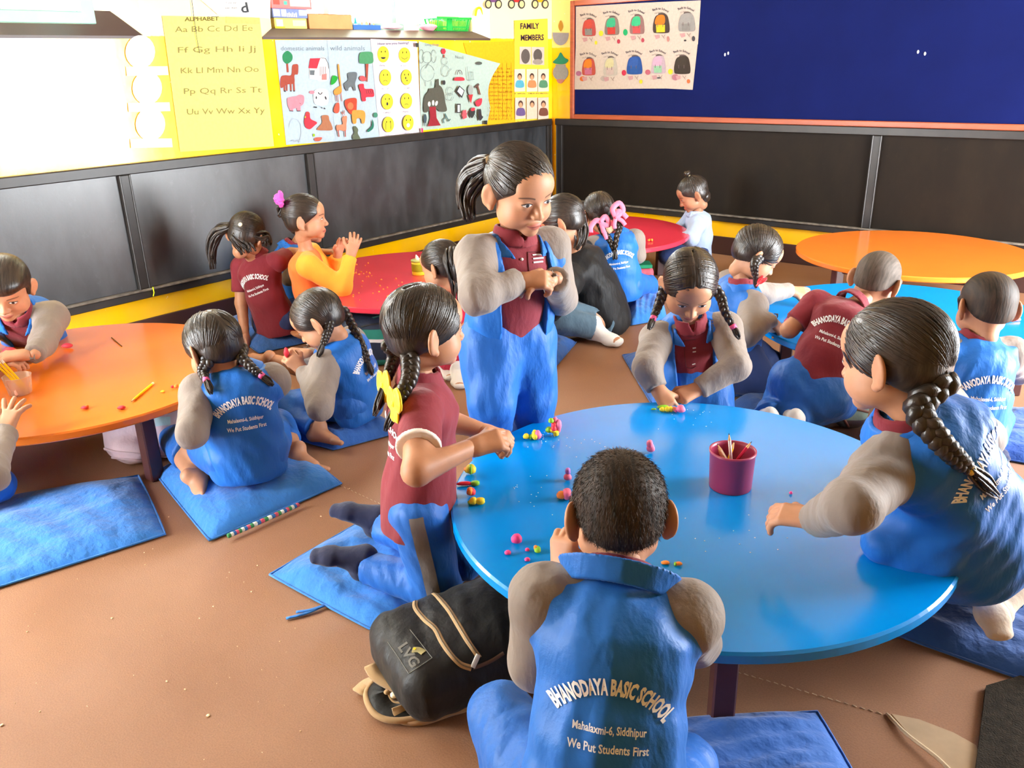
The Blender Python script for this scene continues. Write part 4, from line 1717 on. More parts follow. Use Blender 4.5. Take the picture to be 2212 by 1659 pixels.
PINK_T = mat('pink_elastic', (0.80, 0.10, 0.28), 0.5)
YEL_T = mat('yellow_elastic', (0.80, 0.55, 0.05), 0.5)
KNEEL = (0, -1, -0.08, 0, 0, -1)

# the boy nearest to us
p = person('boy_front', 'boy seen from behind at the bottom centre, cropped hair, blue jacket with grey sleeves', ('x', 1290, 0.95, 0.215), ('d', 1335, 1245, 1.10), ('d', 1337, 1108, 1.165), 5, (0, 20, 0),
           {'L': (('d', 1160, 1430, 1.10), ('d', 1216, 1255, 1.19), {'dir': (0.05, 0.35, 0.9), 'n': (-0.6, -0.7, 0.1), 'curl': 0.75}), 'R': (('d', 1500, 1385, 1.23), ('d', 1400, 1300, 1.33), {'n': (0, 0, 1)})},
           {'L': (('d', 1082, 1545, 1.17), ('x', 1150, 0.95, 0.07), *[KNEEL]), 'R': (('x', 1480, 1.18, 0.08), ('x', 1400, 0.9, 0.06), KNEEL)},
           socks=NAVY, bare=False, hair='buzz', hairmat=HAIR_B, hx=0.0045, hsize=0.95, text={'t': 0.60, 'k': 0.93}, ext={'stubble': 16000, 'jc': (0.074, 0.55, 0.017, 0.045, -0.004)})
# kneeling girl in maroon with yellow ribbons
p = person('girl_ribbons', 'kneeling girl in a maroon polo shirt with two plaits tied in yellow ribbons', ('d', 905, 1085, 1.83), ('d', 905, 812, 1.85), ('d', 920, 712, 1.86), 84, (60, 4, 0),
           {'R': (('l', 900, 1018, -1), ('l', 1015, 968, 1), {'dir': (0.9, 0.25, 0.15), 'n': (-0.2, -0.6, 0.7), 'curl': 0.85}), 'L': (('x', 965, 2.0, 0.43), ('x', 1040, 1.98, 0.41), {'curl': 0.8})},
           {'R': (('z', 945, 1270, 0.065), ('z', 775, 1220, 0.080), (-1, -0.05, -0.04, 0, 0.1, -1)), 'L': (('z', 1000, 1205, 0.065), ('z', 805, 1130, 0.075), (-1, 0.05, 0.03, 0, 0.1, -1))},
           top='polo', socks=NAVY, bare=False, hair='braids', hx=0.0052, s=1.03, hunch=-0.4, hsize=0.95, text={'t': 0.66, 'k': 0.9},
           ext={'trim': WHITE_T, 'braids': [{'from': (0.050, -0.062, -0.045), 'path': [(885, 815, 1.74), (868, 850, 1.72), (855, 880, 1.72)], 'r': 0.0175, 'turns': 3.5, 'tail': 0.07},
                                           {'from': (-0.045, -0.075, -0.04), 'path': [(852, 765, 1.90), (842, 800, 1.88), (832, 830, 1.86)], 'r': 0.016, 'turns': 3.5, 'tail': 0.09}],
                'bits': [{'name': 'ribbon', 'm': YELLOW_R, 'px': (852, 872, 1.70), 'make': bow([[(0, 0, 0), (0.014, 0, 0.026), (0.024, 0, 0.002), (0, 0, 0)], [(0, 0, 0), (-0.020, 0, 0.018), (-0.022, 0, -0.006), (0, 0, 0)]], [[(0, 0, 0), (-0.006, 0, -0.022), (-0.012, 0, -0.040)], [(0, 0, 0), (0.010, 0, -0.020), (0.008, 0, -0.038)]], 0.034)},
                         {'name': 'ribbon', 'm': YELLOW_R, 'px': (829, 832, 1.85), 'make': bow([[(0, 0, 0), (0.018, 0, 0.026), (0.024, 0, 0.0), (0, 0, 0)], [(0, 0, 0), (-0.022, 0, 0.014), (-0.022, 0, -0.014), (0, 0, 0)]], [[(0, 0, 0), (0.004, 0, -0.022), (0.008, 0, -0.040)]], 0.036)}]})
# standing girl
p = person('girl_standing', 'standing girl with a ponytail, open blue jacket over a maroon shirt, hands together', ('d', 1097, 735, 2.30), ('d', 1110, 506, 2.27), ('d', 1124, 412, 2.24), 150, (146, 20, 4),
           {'R': (('l', 1032, 640, -1), ('d', 1118, 610, 2.10), {'dir': (0.95, -0.1, 0.1), 'n': (0.1, -0.6, 0.7), 'curl': 0.8}), 'L': (('d', 1212, 645, 2.32), ('d', 1200, 602, 2.15), {'dir': (-0.75, -0.6, 0.1), 'n': (0.1, -0.5, 0.8), 'curl': 0.55, 'off': 0.026})},
           {'R': (('d', 1062, 865, 2.22), ('x', 1060, 2.30, 0.058), (0.3, -1, -0.15, 0, 0.1, 1)), 'L': (('d', 1152, 860, 2.32), ('x', 1142, 2.38, 0.058), (0.5, -0.9, -0.15, 0, 0.1, 1))},
           hair='pony', hx=0.0060, s=1.06, opening=0.070, hunch=-0.3,
           ext={'loose': 1.18, 'locks': [{'from': (0.050, -0.068, 0.055), 'path': [(1030, 372, 2.30), (1008, 425, 2.31), (1016, 490, 2.28)], 'r': 0.036, 'n': 44, 'tie': CREAM}]})
# girl with the long plait, leaning on the table
p = person('girl_plait', 'girl with one long thick plait leaning on the blue table at the right', ('d', 2105, 1160, 1.56), ('d', 1955, 892, 1.52), ('d', 1928, 778, 1.54), -16, (-38, 14, 4),
           {'L': (('l', 1840, 1095, -1), ('l', 1768, 1122, 1), {'dir': (-0.8, 0.55, -0.12), 'n': (-0.1, -0.3, 1), 'curl': 0.45}), 'R': (('x', 2120, 1.80, 0.44), ('x', 2020, 1.92, 0.36), {})},
           {'L': (('x', 1990, 1.80, 0.08), ('d', 2105, 1272, 1.58), (0.0, -0.65, -0.5, 0, 0.55, -0.6)), 'R': (('x', 2150, 1.80, 0.08), ('d', 2168, 1288, 1.60), (-0.75, -0.5, -0.28, 0.1, 0.55, -0.6))},
           socks=BEIGE_S, bare=False, hair='braid1', hx=0.0050, s=1.08, twist=-14, fat=1.15, text={'t': 0.70, 'k': 1.05, 'dx': 0.02}, shoul=(0.0, 0.06),
           ext={'jextra': [(('d', 2010, 1130, 1.53), ('d', 1905, 1178, 1.52), 0.075, 0.040), (('d', 2060, 1170, 1.53), ('d', 1960, 1225, 1.50), 0.070, 0.040)], 'braids': [{'from': (0.012, -0.092, -0.030), 'path': [(1985, 880, 1.43), (2025, 945, 1.40), (2062, 985, 1.40), (2095, 1015, 1.41)], 'r': 0.022, 'turns': 4.5, 'tail': 0.115, 'tail_r': 0.016, 'tie': YEL_T}]})
# girl facing us across the table
p = person('girl_facing', 'girl facing us across the blue table, looking down at her clay, jacket open', ('x', 1497, 2.68, 0.25), ('d', 1490, 692, 2.62), ('d', 1490, 618, 2.55), 180, (182, 40, 0),
           {'R': (('l', 1398, 795, -1), ('d', 1418, 836, 2.42), {'dir': (0.35, -0.5, -0.5), 'n': (-0.3, -0.3, 0.8), 'curl': 0.7}), 'L': (('l', 1590, 790, -1), ('d', 1512, 838, 2.43), {'dir': (-0.85, -0.35, -0.25), 'n': (0.2, -0.4, 0.8), 'curl': 0.7})},
           {'R': (('x', 1440, 2.58, 0.07), ('x', 1450, 2.82, 0.07), (0, 1, 0, 0, 0, -1)), 'L': (('x', 1560, 2.58, 0.07), ('x', 1550, 2.82, 0.07), (0, 1, 0, 0, 0, -1))},
           socks=NAVY, bare=False, hair='braids', hx=0.0060, s=1.02, opening=0.062,
           ext={'braids': [{'from': (0.066, -0.030, -0.02), 'path': [(1424, 655, 2.57), (1410, 690, 2.52)], 'r': 0.015, 'turns': 2.5, 'tie': PINK_T}, {'from': (-0.066, -0.030, -0.02), 'path': [(1556, 640, 2.57), (1566, 672, 2.53), (1585, 708, 2.50)], 'r': 0.015, 'turns': 3, 'tie': PINK_T}]})
# boy in maroon bent over the far blue table
p = person('boy_maroon', 'boy in a maroon shirt kneeling with white socks, bent over the far blue table', ('x', 1748, 2.70, 0.215), ('d', 1842, 655, 2.83), ('d', 1893, 607, 2.89), 18, (42, 22, 8),
           {'L': (('d', 1705, 712, 2.83), ('d', 1722, 690, 2.98), {}), 'R': (('d', 1915, 715, 2.93), ('d', 1905, 690, 3.07), {})},
           {'L': (('x', 1690, 2.93, 0.075), ('x', 1657, 2.64, 0.135), (0, 0.12, -1, 0, 1, 0.1)), 'R': (('x', 1820, 2.90, 0.075), ('x', 1712, 2.62, 0.135), (0, 0.12, -1, 0, 1, 0.1))},
           top='polo', socks=WHITE_S, bare=False, hair='shaved', hairmat=HAIR_G, hx=0.0062, s=1.0, text={'t': 0.66, 'k': 0.92}, hem=False, ext={'loose': 1.15, 'short': 0.75, 'cutL': 0.99, 'cutR': 0.99})
# boy at the right edge
p = person('boy_right', 'boy with cropped hair seen from behind at the right edge, blue jacket', ('x', 2082, 2.48, 0.135), ('d', 2112, 732, 2.52), ('d', 2130, 662, 2.54), -2, (4, 12, 2),
           {'R': (('d', 2200, 800, 2.60), ('d', 2215, 762, 2.74), {}), 'L': (('d', 2030, 800, 2.62), ('d', 2060, 765, 2.76), {})},
           {'L': (('x', 2030, 2.72, 0.07), ('x', 2050, 2.48, 0.06), KNEEL), 'R': (('x', 2150, 2.72, 0.07), ('x', 2120, 2.48, 0.06), KNEEL)},
           socks=NAVY, bare=False, hair='buzz', hairmat=HAIR_B, hx=0.0058, s=1.03, text={'t': 0.62, 'k': 0.95})
# girl with a plait at the far blue table
p = person('girl_far_table', 'girl with a short plait and red ribbon facing right, pale sleeve lit by the door', ('x', 1590, 3.25, 0.20), ('d', 1600, 612, 3.20), ('d', 1634, 550, 3.22), 80, (90, 36, 0),
           {'R': (('l', 1612, 724, -1), ('l', 1664, 690, 1), {'dir': (0.6, 0.2, -0.6), 'n': (0.3, -0.5, 0.6), 'curl': 0.7}), 'L': (('d', 1655, 634, 3.36), ('d', 1704, 628, 3.44), {'dir': (1, 0.05, -0.12), 'n': (0, -0.6, 0.8), 'curl': 0.12})},
           {'R': (('x', 1650, 3.14, 0.075), ('x', 1560, 3.14, 0.07), (-1, 0, 0, 0, 0, -1)), 'L': (('x', 1670, 3.32, 0.075), ('x', 1570, 3.34, 0.07), (-1, 0, 0, 0, 0, -1))},
           socks=NAVY, bare=False, hair='braids', hx=0.0065, pants=NAVY_P,
           ext={'braids': [{'from': (0.066, -0.010, 0.0), 'path': [(1630, 572, 3.10), (1632, 600, 3.10)], 'r': 0.017, 'turns': 2.5}],
                'bits': [{'name': 'ribbon', 'm': RED_R, 'px': (1642, 606, 3.08), 'make': bow([[(0, 0, 0), (0.012, 0.01, 0.014), (0.020, 0, 0.0), (0, 0, 0)], [(0, 0, 0), (-0.012, 0, 0.012), (-0.018, 0, -0.004), (0, 0, 0)]], [[(0, 0, 0), (0.006, 0, -0.014), (0.006, 0, -0.024)]], 0.022)}]})
# the teacher
p = person('teacher', 'woman in a black jacket and washed jeans sitting on the floor, bent forward', ('d', 1302, 672, 4.15), ('d', 1230, 548, 4.12), ('d', 1215, 480, 4.06), -70, (-70, 28, 0),
           {'L': (('l', 1205, 650, -1), ('d', 1180, 690, 3.95), {}), 'R': (('d', 1190, 610, 4.38), ('d', 1150, 650, 4.30), {})},
           {'L': (('x', 1190, 3.92, 0.13), ('x', 1285, 3.92, 0.075), (0.6, -0.6, 0.0, -0.4, 0.2, 0.8)), 'R': (('x', 1185, 4.42, 0.15), ('x', 1245, 4.12, 0.08), (0.7, -0.3, 0, 0, 0, 1))},
           top='coat', top_m=BLACK_C, shirt=BLACK_C, pants=DENIM, socks=WHITE_S, bare=False, hair='pony', hx=0.0075, s=1.34, hsize=0.86,
           ext={'collar': False, 'cutL': 0.99, 'cutR': 0.99, 'locks': [{'from': (0, -0.090, 0.0), 'path': [(1252, 490, 4.05), (1252, 520, 4.02), (1242, 545, 4.0)], 'r': 0.034, 'n': 30, 'name': 'loose_hair'}]})
# pink ribbons
p = person('girl_pink', 'girl seen from behind with two pink ribbon bows, blue jacket, at the far red table', ('x', 1338, 4.40, 0.16), ('d', 1325, 505, 4.42), ('d', 1294, 460, 4.44), 0, (-12, 18, -4),
           {'R': (('d', 1376, 552, 4.42), ('d', 1372, 520, 4.64), {}), 'L': (('d', 1280, 550, 4.46), ('d', 1295, 525, 4.66), {})},
           {'L': (('x', 1275, 4.62, 0.10), ('x', 1325, 4.60, 0.06), (0.8, -0.2, 0, 0, 0, 1)), 'R': (('x', 1400, 4.62, 0.10), ('x', 1355, 4.55, 0.06), (-0.8, -0.2, 0, 0, 0, 1))},
           hair='braids', hx=0.0075, text={'t': 0.66, 'k': 0.92}, s=0.98,
           ext={'braids': [{'from': (-0.040, -0.085, -0.035), 'path': [(1303, 500, 4.31), (1318, 520, 4.27), (1327, 545, 4.25)], 'r': 0.017, 'turns': 3}, {'from': (0.045, -0.082, -0.02), 'path': [(1338, 485, 4.31), (1332, 512, 4.27), (1328, 545, 4.24)], 'r': 0.017, 'turns': 3}],
                'bits': [{'name': 'ribbon', 'm': PINK_R, 'px': (1297, 478, 4.29), 'make': bow([[(0, 0, 0), (0.030, 0, 0.020), (0.045, 0, -0.020), (0.015, 0, -0.020), (0, 0, 0)], [(0, 0, 0), (-0.025, 0, 0.006), (-0.055, 0, -0.022), (-0.060, 0, -0.050)]], [[(0, 0, 0), (0.008, 0, -0.045), (0.020, 0, -0.095)], [(0, 0, 0), (0.004, 0, -0.03), (0.008, 0, -0.06)]], 0.028)},
                         {'name': 'ribbon', 'm': PINK_R, 'px': (1330, 470, 4.29), 'make': bow([[(0, 0, 0), (-0.010, 0, 0.045), (0.030, 0, 0.070), (0.045, 0, 0.030), (0, 0, 0)], [(0, 0, 0), (0.020, 0, 0.030), (0.045, 0, 0.010), (0.060, 0, -0.010)]], [[(0, 0, 0), (-0.012, 0, -0.03), (-0.014, 0, -0.055)], [(0, 0, 0), (0.030, 0, -0.02), (0.045, 0, -0.045)]], 0.028)}]})
# pale blue shirt
p = person('girl_pale', 'child in a pale blue shirt with hair tied on top, at the far red table', ('x', 1505, 5.35, 0.135), ('d', 1502, 460, 5.33), ('d', 1496, 420, 5.32), -84, (-86, 30, 0),
           {'L': (('l', 1494, 516, -1), ('d', 1449, 514, 5.18), {'dir': (-1, 0.1, -0.1), 'curl': 0.5}), 'R': (('d', 1470, 495, 5.52), ('d', 1445, 503, 5.40), {})},
           {'L': (('x', 1440, 5.25, 0.13), ('x', 1495, 5.15, 0.06), (0.7, -0.4, 0, 0, 0, 1)), 'R': (('x', 1450, 5.5, 0.13), ('x', 1490, 5.4, 0.06), (0.7, -0.4, 0, 0, 0, 1))},
           top='shirt', top_m=PALE_B, shirt=PALE_B, pants=NAVY_P, hair='pony', hx=0.0085, skin=SKIN_D,
           ext={'bits': [{'name': 'top_knot', 'm': HAIR, 'at': (0, -0.030, 0.130), 'make': ball((0.020, 0.020, 0.022), 0.3)}, {'name': 'nape_hair', 'm': HAIR, 'at': (0, -0.062, -0.050), 'make': ball((0.047, 0.036, 0.040), 0.1)}, {'name': 'hair_tie', 'm': CREAM, 'at': (0, -0.030, 0.112), 'make': ball((0.013, 0.013, 0.006))}]})
# barefoot girl at the orange table
p = person('girl_barefoot', 'barefoot girl with two plaits sitting at the orange table, back to us', ('x', 532, 2.43, 0.15), ('d', 505, 802, 2.47), ('d', 462, 750, 2.48), -20, (-52, 24, 0),
           {'L': (('l', 415, 935, -1), ('d', 422, 868, 2.62), {}), 'R': (('d', 562, 850, 2.58), ('d', 500, 840, 2.72), {})},
           {'L': (('x', 385, 2.64, 0.10), ('x', 418, 2.42, 0.070), (0.1, -0.9, -0.25, -0.7, 0.2, 0.5)), 'R': (('x', 600, 2.78, 0.09), ('x', 643, 2.62, 0.055), (1, -0.28, -0.08, 0, 0.5, 0.7))},
           hair='braids', hx=0.0058, s=1.02, text={'t': 0.68, 'k': 0.92, 'dx': 0.012},
           ext={'cutL': 0.50, 'cutR': 0.60, 'braids': [{'from': (-0.058, -0.045, -0.035), 'path': [(438, 800, 2.40), (446, 822, 2.37)], 'r': 0.017, 'turns': 2.5, 'tie': PINK_T, 'tail': 0.06}, {'from': (0.055, -0.060, -0.03), 'path': [(522, 770, 2.44), (545, 795, 2.42), (566, 812, 2.42)], 'r': 0.016, 'turns': 3, 'tie': PINK_T, 'tail': 0.05}]})
# girl with bent head picking clay
p = person('girl_bent', 'girl facing left with bent head, blue jacket, red clay in her fingers', ('x', 767, 2.93, 0.14), ('d', 724, 738, 2.92), ('d', 688, 692, 2.90), -72, (-84, 36, 0),
           {'L': (('l', 692, 882, -1), ('d', 657, 803, 2.84), {'dir': (-0.6, 0.0, 0.7), 'n': (0.3, -0.8, 0.3), 'curl': 0.7}), 'R': (('d', 690, 825, 3.08), ('d', 668, 765, 3.0), {'dir': (-0.9, -0.1, 0.15), 'n': (0, -0.3, 0.9), 'curl': 0.7})},
           {'R': (('x', 688, 3.22, 0.125), ('d', 582, 775, 3.30), (-0.85, 0.1, 0.3, -0.2, -0.3, 0.8)), 'L': (('x', 600, 2.97, 0.09), ('x', 690, 2.80, 0.06), (0.8, -0.3, 0, 0, 0.4, 0.8))},
           hair='braids', hx=0.0062, s=1.0, text={'t': 0.66, 'k': 0.9},
           ext={'cutR': 0.30, 'braids': [{'from': (-0.050, -0.055, -0.025), 'path': [(706, 722, 2.82), (696, 748, 2.80)], 'r': 0.016, 'turns': 2.5}, {'from': (0.035, -0.088, -0.02), 'path': [(762, 705, 2.94), (785, 752, 2.88), (797, 788, 2.86)], 'r': 0.015, 'turns': 4}]})
# girl in maroon by the wall
p = person('girl_wall', 'girl in maroon by the window wall, back to us, ponytail falling to the left', ('x', 597, 4.05, 0.105), ('d', 552, 550, 4.05), ('d', 533, 510, 4.02), 20, (8, 28, 12),
           {'L': (('l', 521, 655, -1), ('d', 530, 722, 3.98), {'dir': (0.1, -0.2, -1), 'n': (-1, 0, 0), 'curl': 0.3}), 'R': (('d', 628, 548, 4.12), ('d', 690, 545, 4.10), {})},
           {'L': (('x', 560, 4.35, 0.085), ('x', 610, 4.30, 0.06), (0.8, 0, 0, 0, 0, 1)), 'R': (('x', 665, 4.15, 0.085), ('x', 620, 4.05, 0.06), (-0.8, -0.1, 0, 0, 0, 1))},
           top='polo', pants=NAVY_P, hair='pony', hx=0.0068, s=1.0, text={'t': 0.72, 'k': 0.92, 'slant': 0.22},
           ext={'short': 0.7, 'locks': [{'from': (-0.055, -0.070, 0.020), 'path': [(470, 500, 4.0), (456, 540, 4.0), (462, 592, 3.98)], 'r': 0.030, 'n': 34}, {'from': (0.045, -0.060, 0.0), 'path': [(572, 515, 4.0), (580, 535, 3.98)], 'r': 0.030, 'n': 24, 'name': 'loose_hair'}, {'from': (-0.030, -0.085, -0.02), 'path': [(527, 528, 3.96), (538, 552, 3.95)], 'r': 0.042, 'n': 46, 'name': 'loose_hair', 'taper': False}],
                'bits': [{'name': 'hair_clip', 'm': CREAM, 'px': (519, 485, 3.90), 'make': ball((0.010, 0.006, 0.010))}]})
# orange top
p = person('girl_orange', 'girl in an orange top with a pink flower in her hair, clapping hands', ('x', 690, 3.95, 0.17), ('d', 662, 540, 3.93), ('d', 661, 472, 3.92), 80, (82, 2, 0),
           {'R': (('l', 738, 622, -1), ('l', 756, 556, 1), {'dir': (0.35, 0.15, 0.9), 'n': (0.3, -0.9, -0.1), 'curl': 0.2, 'spread': 0.5}), 'L': (('d', 722, 605, 4.08), ('d', 728, 556, 4.05), {'dir': (0.35, -0.1, 0.9), 'n': (-0.6, 0.6, 0.2), 'curl': 0.2})},
           {'R': (('x', 765, 3.90, 0.075), ('x', 680, 3.86, 0.06), (-1, 0, 0, 0, 0, -1)), 'L': (('x', 765, 4.08, 0.075), ('x', 680, 4.06, 0.06), (-1, 0, 0, 0, 0, -1))},
           top='shirt', top_m=ORANGE_C, sleeve_m=YEL_C, shirt=WHITE_T, pants=NAVY_P, hair='pony', hx=0.0066,
           ext={'collar': False, 'locks': [{'from': (0.0, -0.092, 0.035), 'path': [(612, 445, 3.92), (604, 475, 3.92)], 'r': 0.032, 'n': 26, 'wave': 0.012}],
                'bits': [{'name': 'hair_flower', 'm': fabric('magenta_petals', (0.85, 0.08, 0.42), 0.6, 0.2, 0.3), 'px': (606, 430, 3.86), 'make': rosette(0.038)}]})
# boy at the left edge
p = person('boy_left', 'boy leaning on the orange table at the left edge, looking down at red clay', ('x', 92, 3.30, 0.20), ('d', 34, 668, 3.03), ('d', 12, 622, 2.92), 172, (164, 30, -6),
           {'L': (('d', 92, 742, 2.93), ('d', 76, 765, 2.80), {'dir': (-0.85, -0.3, 0.05), 'n': (0.2, -0.3, 0.9), 'curl': 0.75, 'off': 0.034}), 'R': (('d', -90, 765, 2.95), ('d', -8, 782, 2.78), {'dir': (0.85, 0.0, 0.05), 'n': (0, -0.3, 0.9), 'curl': 0.6})},
           {'L': (('x', 110, 3.12, 0.08), ('x', 120, 3.38, 0.06), (0, 1, 0, 0, 0, -1)), 'R': (('x', 20, 3.12, 0.08), ('x', 30, 3.4, 0.06), (0, 1, 0, 0, 0, -1))},
           hair='short', hx=0.0060, s=1.04, opening=0.055)
# girl in red behind
p = person('girl_red', 'girl in a red dress with long wavy hair, half hidden behind the ribbon girl', ('x', 978, 3.55, 0.13), ('d', 966, 640, 3.52), ('d', 953, 575, 3.50), -38, (-58, 16, 0),
           {'R': (('d', 1012, 700, 3.48), ('d', 1003, 745, 3.33), {'dir': (0, -0.3, 0.9), 'n': (0, -0.9, 0), 'curl': 0.8}), 'L': (('d', 930, 690, 3.62), ('d', 922, 665, 3.76), {})},
           {'L': (('x', 935, 3.75, 0.10), ('x', 960, 3.50, 0.06), (0.3, -0.9, 0, 0, 0, 1)), 'R': (('x', 1010, 3.70, 0.10), ('x', 988, 3.42, 0.060), (0.15, -1, -0.1, 0, 0.2, 1))},
           top='polo', top_m=RED_C, shirt=RED_C, pants=RED_C, socks=WHITE_S, bare=False, hair='pony', hx=0.0070, s=0.98,
           ext={'pname': 'skirt', 'loose': 1.25, 'locks': [{'from': (0.010, -0.088, 0.030), 'path': [(975, 552, 3.42), (985, 610, 3.40), (990, 680, 3.40)], 'r': 0.036, 'n': 36, 'wave': 0.014, 'tie': CREAM}],
                'skirt': lambda f, P, up, J, s: (f.cap(P, (P + J['kR']) / 2, 0.10 * s, 0.11 * s, 0.05), f.cap(P, (P + J['kL']) / 2, 0.10 * s, 0.11 * s, 0.05), f.cap(P, (P + J['aR']) / 2 + UPV * 0.02, 0.10 * s, 0.08 * s, 0.05))})
# child hidden behind the orange top
p = person('child_hidden', 'child in a blue jacket mostly hidden behind the girl in orange', ('x', 640, 4.45, 0.12), ('d', 632, 530, 4.45), ('d', 664, 484, 4.48), 60, (70, 10, 0),
           {'R': (('d', 625, 600, 4.36), ('d', 690, 600, 4.32), {}), 'L': (('d', 650, 590, 4.55), ('d', 700, 590, 4.55), {})},
           {'L': (('x', 690, 4.55, 0.10), ('x', 650, 4.50, 0.06), (0.8, 0, 0, 0, 0, 1)), 'R': (('x', 690, 4.32, 0.10), ('x', 640, 4.25, 0.06), (0.8, 0, 0, 0, 0, 1))},
           hair='pony', hx=0.0085, pants=NAVY_P)
# the hand at the left edge
p = person('child_edge', 'child cut off by the left edge, open hand on the orange table', ('x', -175, 2.50, 0.13), ('x', -165, 2.50, 0.48), ('x', -165, 2.50, 0.60), 30, (20, 10, 0),
           {'R': (('z', -25, 1030, 0.31), ('z', 10, 938, 0.332), {'dir': (0.12, 0.62, 0.70), 'n': (0, -0.75, 0.6), 'curl': 0.12, 'spread': 1.0}), 'L': (('x', -180, 2.75, 0.33), ('x', -130, 2.85, 0.33), {})},
           {'R': (('x', -10, 2.36, 0.09), ('x', -120, 2.25, 0.06), (-0.8, 0, 0, 0, 0, -1)), 'L': (('x', -150, 2.75, 0.09), ('x', -230, 2.6, 0.06), (-0.8, 0, 0, 0, 0, -1))},
           hair='buzz', hx=0.0062, s=1.0)


# ------------------------------------------------------------------ paper on the walls
class Sheet:
    """A paper on a wall; drawings are added as parts, with points given in the picture and carried onto the wall's plane."""

    def __init__(self, name, label, cat, wall, corners, col, group=None, T=(0, 0, 1), off=0.0030, lift=None, n=10, wavy=0.0012, g=None):
        self.wall, self.T, self.off = wall, T, off
        self.g = g if g is not None else (0.52 if wall is on_back else 0.72)  # print and paper colours darkened per wall to curb overexposed light
        q = [self.px(p) for p in corners]
        c = wall(*(sum(np.array(p) for p in q) / 4), off)
        self.o = empty(name, c, label, cat, group)
        self.org = np.array(self.o.location)
        V, Fc = [], []
        ph = RND.uniform(0, 6)
        for i in range(n + 1):
            for j in range(n + 1):
                u, v = i / n, j / n
                p = (np.array(q[0]) * (1 - u) + np.array(q[1]) * u) * (1 - v) + (np.array(q[3]) * (1 - u) + np.array(q[2]) * u) * v
                o = off + wavy * (0.5 + 0.5 * math.sin(7 * u + 4 * v + ph))
                if lift:
                    p, o = lift(u, v, p, o)
                V.append(wall(p[0], p[1], o) - self.org)
        for i in range(n):
            for j in range(n):
                a = i * (n + 1) + j
                Fc.append((a, a + 1, a + n + 2, a + n + 1))
        mb = MB().add(V, Fc, True)
        mb.build('paper', ink(col, self.g), self.o)
        self.k = 0
        self.liftf, self.q, self.wavy = lift, q, wavy

    def px(self, p):
        return (p[0] / self.T[2] + self.T[0], p[1] / self.T[2] + self.T[1])

    def draw(self, name, shapes, parent=None):
        """shapes: (colour, polygon) in order, later ones on top."""
        mb, ms = MB(), []
        for col, poly in shapes:
            self.k += 1
            m = ink(col, self.g)
            if m not in ms:
                ms.append(m)
            mb.cur = ms.index(m)
            of = self.off + self.wavy + 0.0006 + 0.00012 * self.k
            V = [self.wall(*self.px(p), of) - self.org for p in poly]
            mb.add(V, [tuple(range(len(V)))])
        return mb.build(name, ms, self.o)

    def text(self, name, s, c, w, h, col, rot=0.0, arc=None, bold=0.02):
        """Lettering of width w and cap height h about the centre c (in the sheet's own units)."""
        P, Q, wid = text_mesh(s, bold)
        self.k += 1
        of = self.off + self.wavy + 0.0006 + 0.00012 * self.k
        V = []
        for x, y in P:
            X, Y = (x / wid - 0.5) * w, y * h
            if arc:
                a = X / arc
                X, Y = (arc + Y) * math.sin(a), (arc + Y) * math.cos(a) - arc
            X, Y = X * math.cos(rot) + Y * math.sin(rot), -X * math.sin(rot) + Y * math.cos(rot)
            V.append(self.wall(*self.px((c[0] + X, c[1] - Y)), of) - self.org)
        mb = MB().add(V, Q)
        return mb.build(name, ink(col, self.g), self.o)

    def scribble(self, name, c, w, h, colr, rot=0.0):
        """A line of writing too small to read."""
        n = max(3, int(w / (h * 0.75)))
        sh = []
        for i in range(n):
            if RND.random() < 0.16:
                continue
            x, k = c[0] + (i / (n - 1) - 0.5) * w, RND.uniform(0.5, 1.0)
            y = c[1] + (x - c[0]) * rot
            sh.append((colr, ln((x, y + h / 2), (x + RND.uniform(-0.25, 0.25) * h, y + h / 2 - h * k), h * 0.22)))
            if RND.random() < 0.6:
                sh.append((colr, ln((x, y + h * RND.uniform(-0.3, 0.4)), (x + h * 0.55, y + h * RND.uniform(-0.3, 0.4)), h * 0.2)))
        o = self.draw(name, sh)
        o['kind'] = 'stuff'
        return o


def el(cx, cy, rx, ry, n=22, rot=0.0, a0=0.0, a1=2 * PI):
    out = []
    full = abs(a1 - a0 - 2 * PI) < 1e-6
    for i in range(n if full else n + 1):
        a = a0 + (a1 - a0) * i / n
        x, y = rx * math.cos(a), ry * math.sin(a)
        out.append((cx + x * math.cos(rot) - y * math.sin(rot), cy + x * math.sin(rot) + y * math.cos(rot)))
    return out


def ln(p, q, w):
    d = np.array(q, float) - np.array(p, float)
    n = np.array([-d[1], d[0]]) / max(np.linalg.norm(d), 1e-6) * w / 2
    return [tuple(np.array(p) + n), tuple(np.array(q) + n), tuple(np.array(q) - n), tuple(np.array(p) - n)]


def pl(pts, w):
    return [ln(a, b, w) for a, b in zip(pts, pts[1:])]


def sm(pts, n=5):
    """A smooth closed outline."""
    P = [np.array(p, float) for p in pts]
    out, m = [], len(pts)
    for i in range(m):
        a, b, c, d = P[i - 1], P[i], P[(i + 1) % m], P[(i + 2) % m]
        for k in range(n):
            t = k / n
            out.append(tuple(0.5 * (2 * b + (c - a) * t + (2 * a - 5 * b + 4 * c - d) * t * t + (3 * b - a - 3 * c + d) * t ** 3)))
    return out


def col(c, polys):
    return [(c, p) for p in polys]


INK, BROWN, RED, PINK, GREEN, GREY, ORNG, YEL = (60, 60, 65), (165, 80, 65), (225, 60, 75), (240, 140, 155), (50, 135, 90), (105, 115, 120), (240, 150, 70), (250, 225, 60)

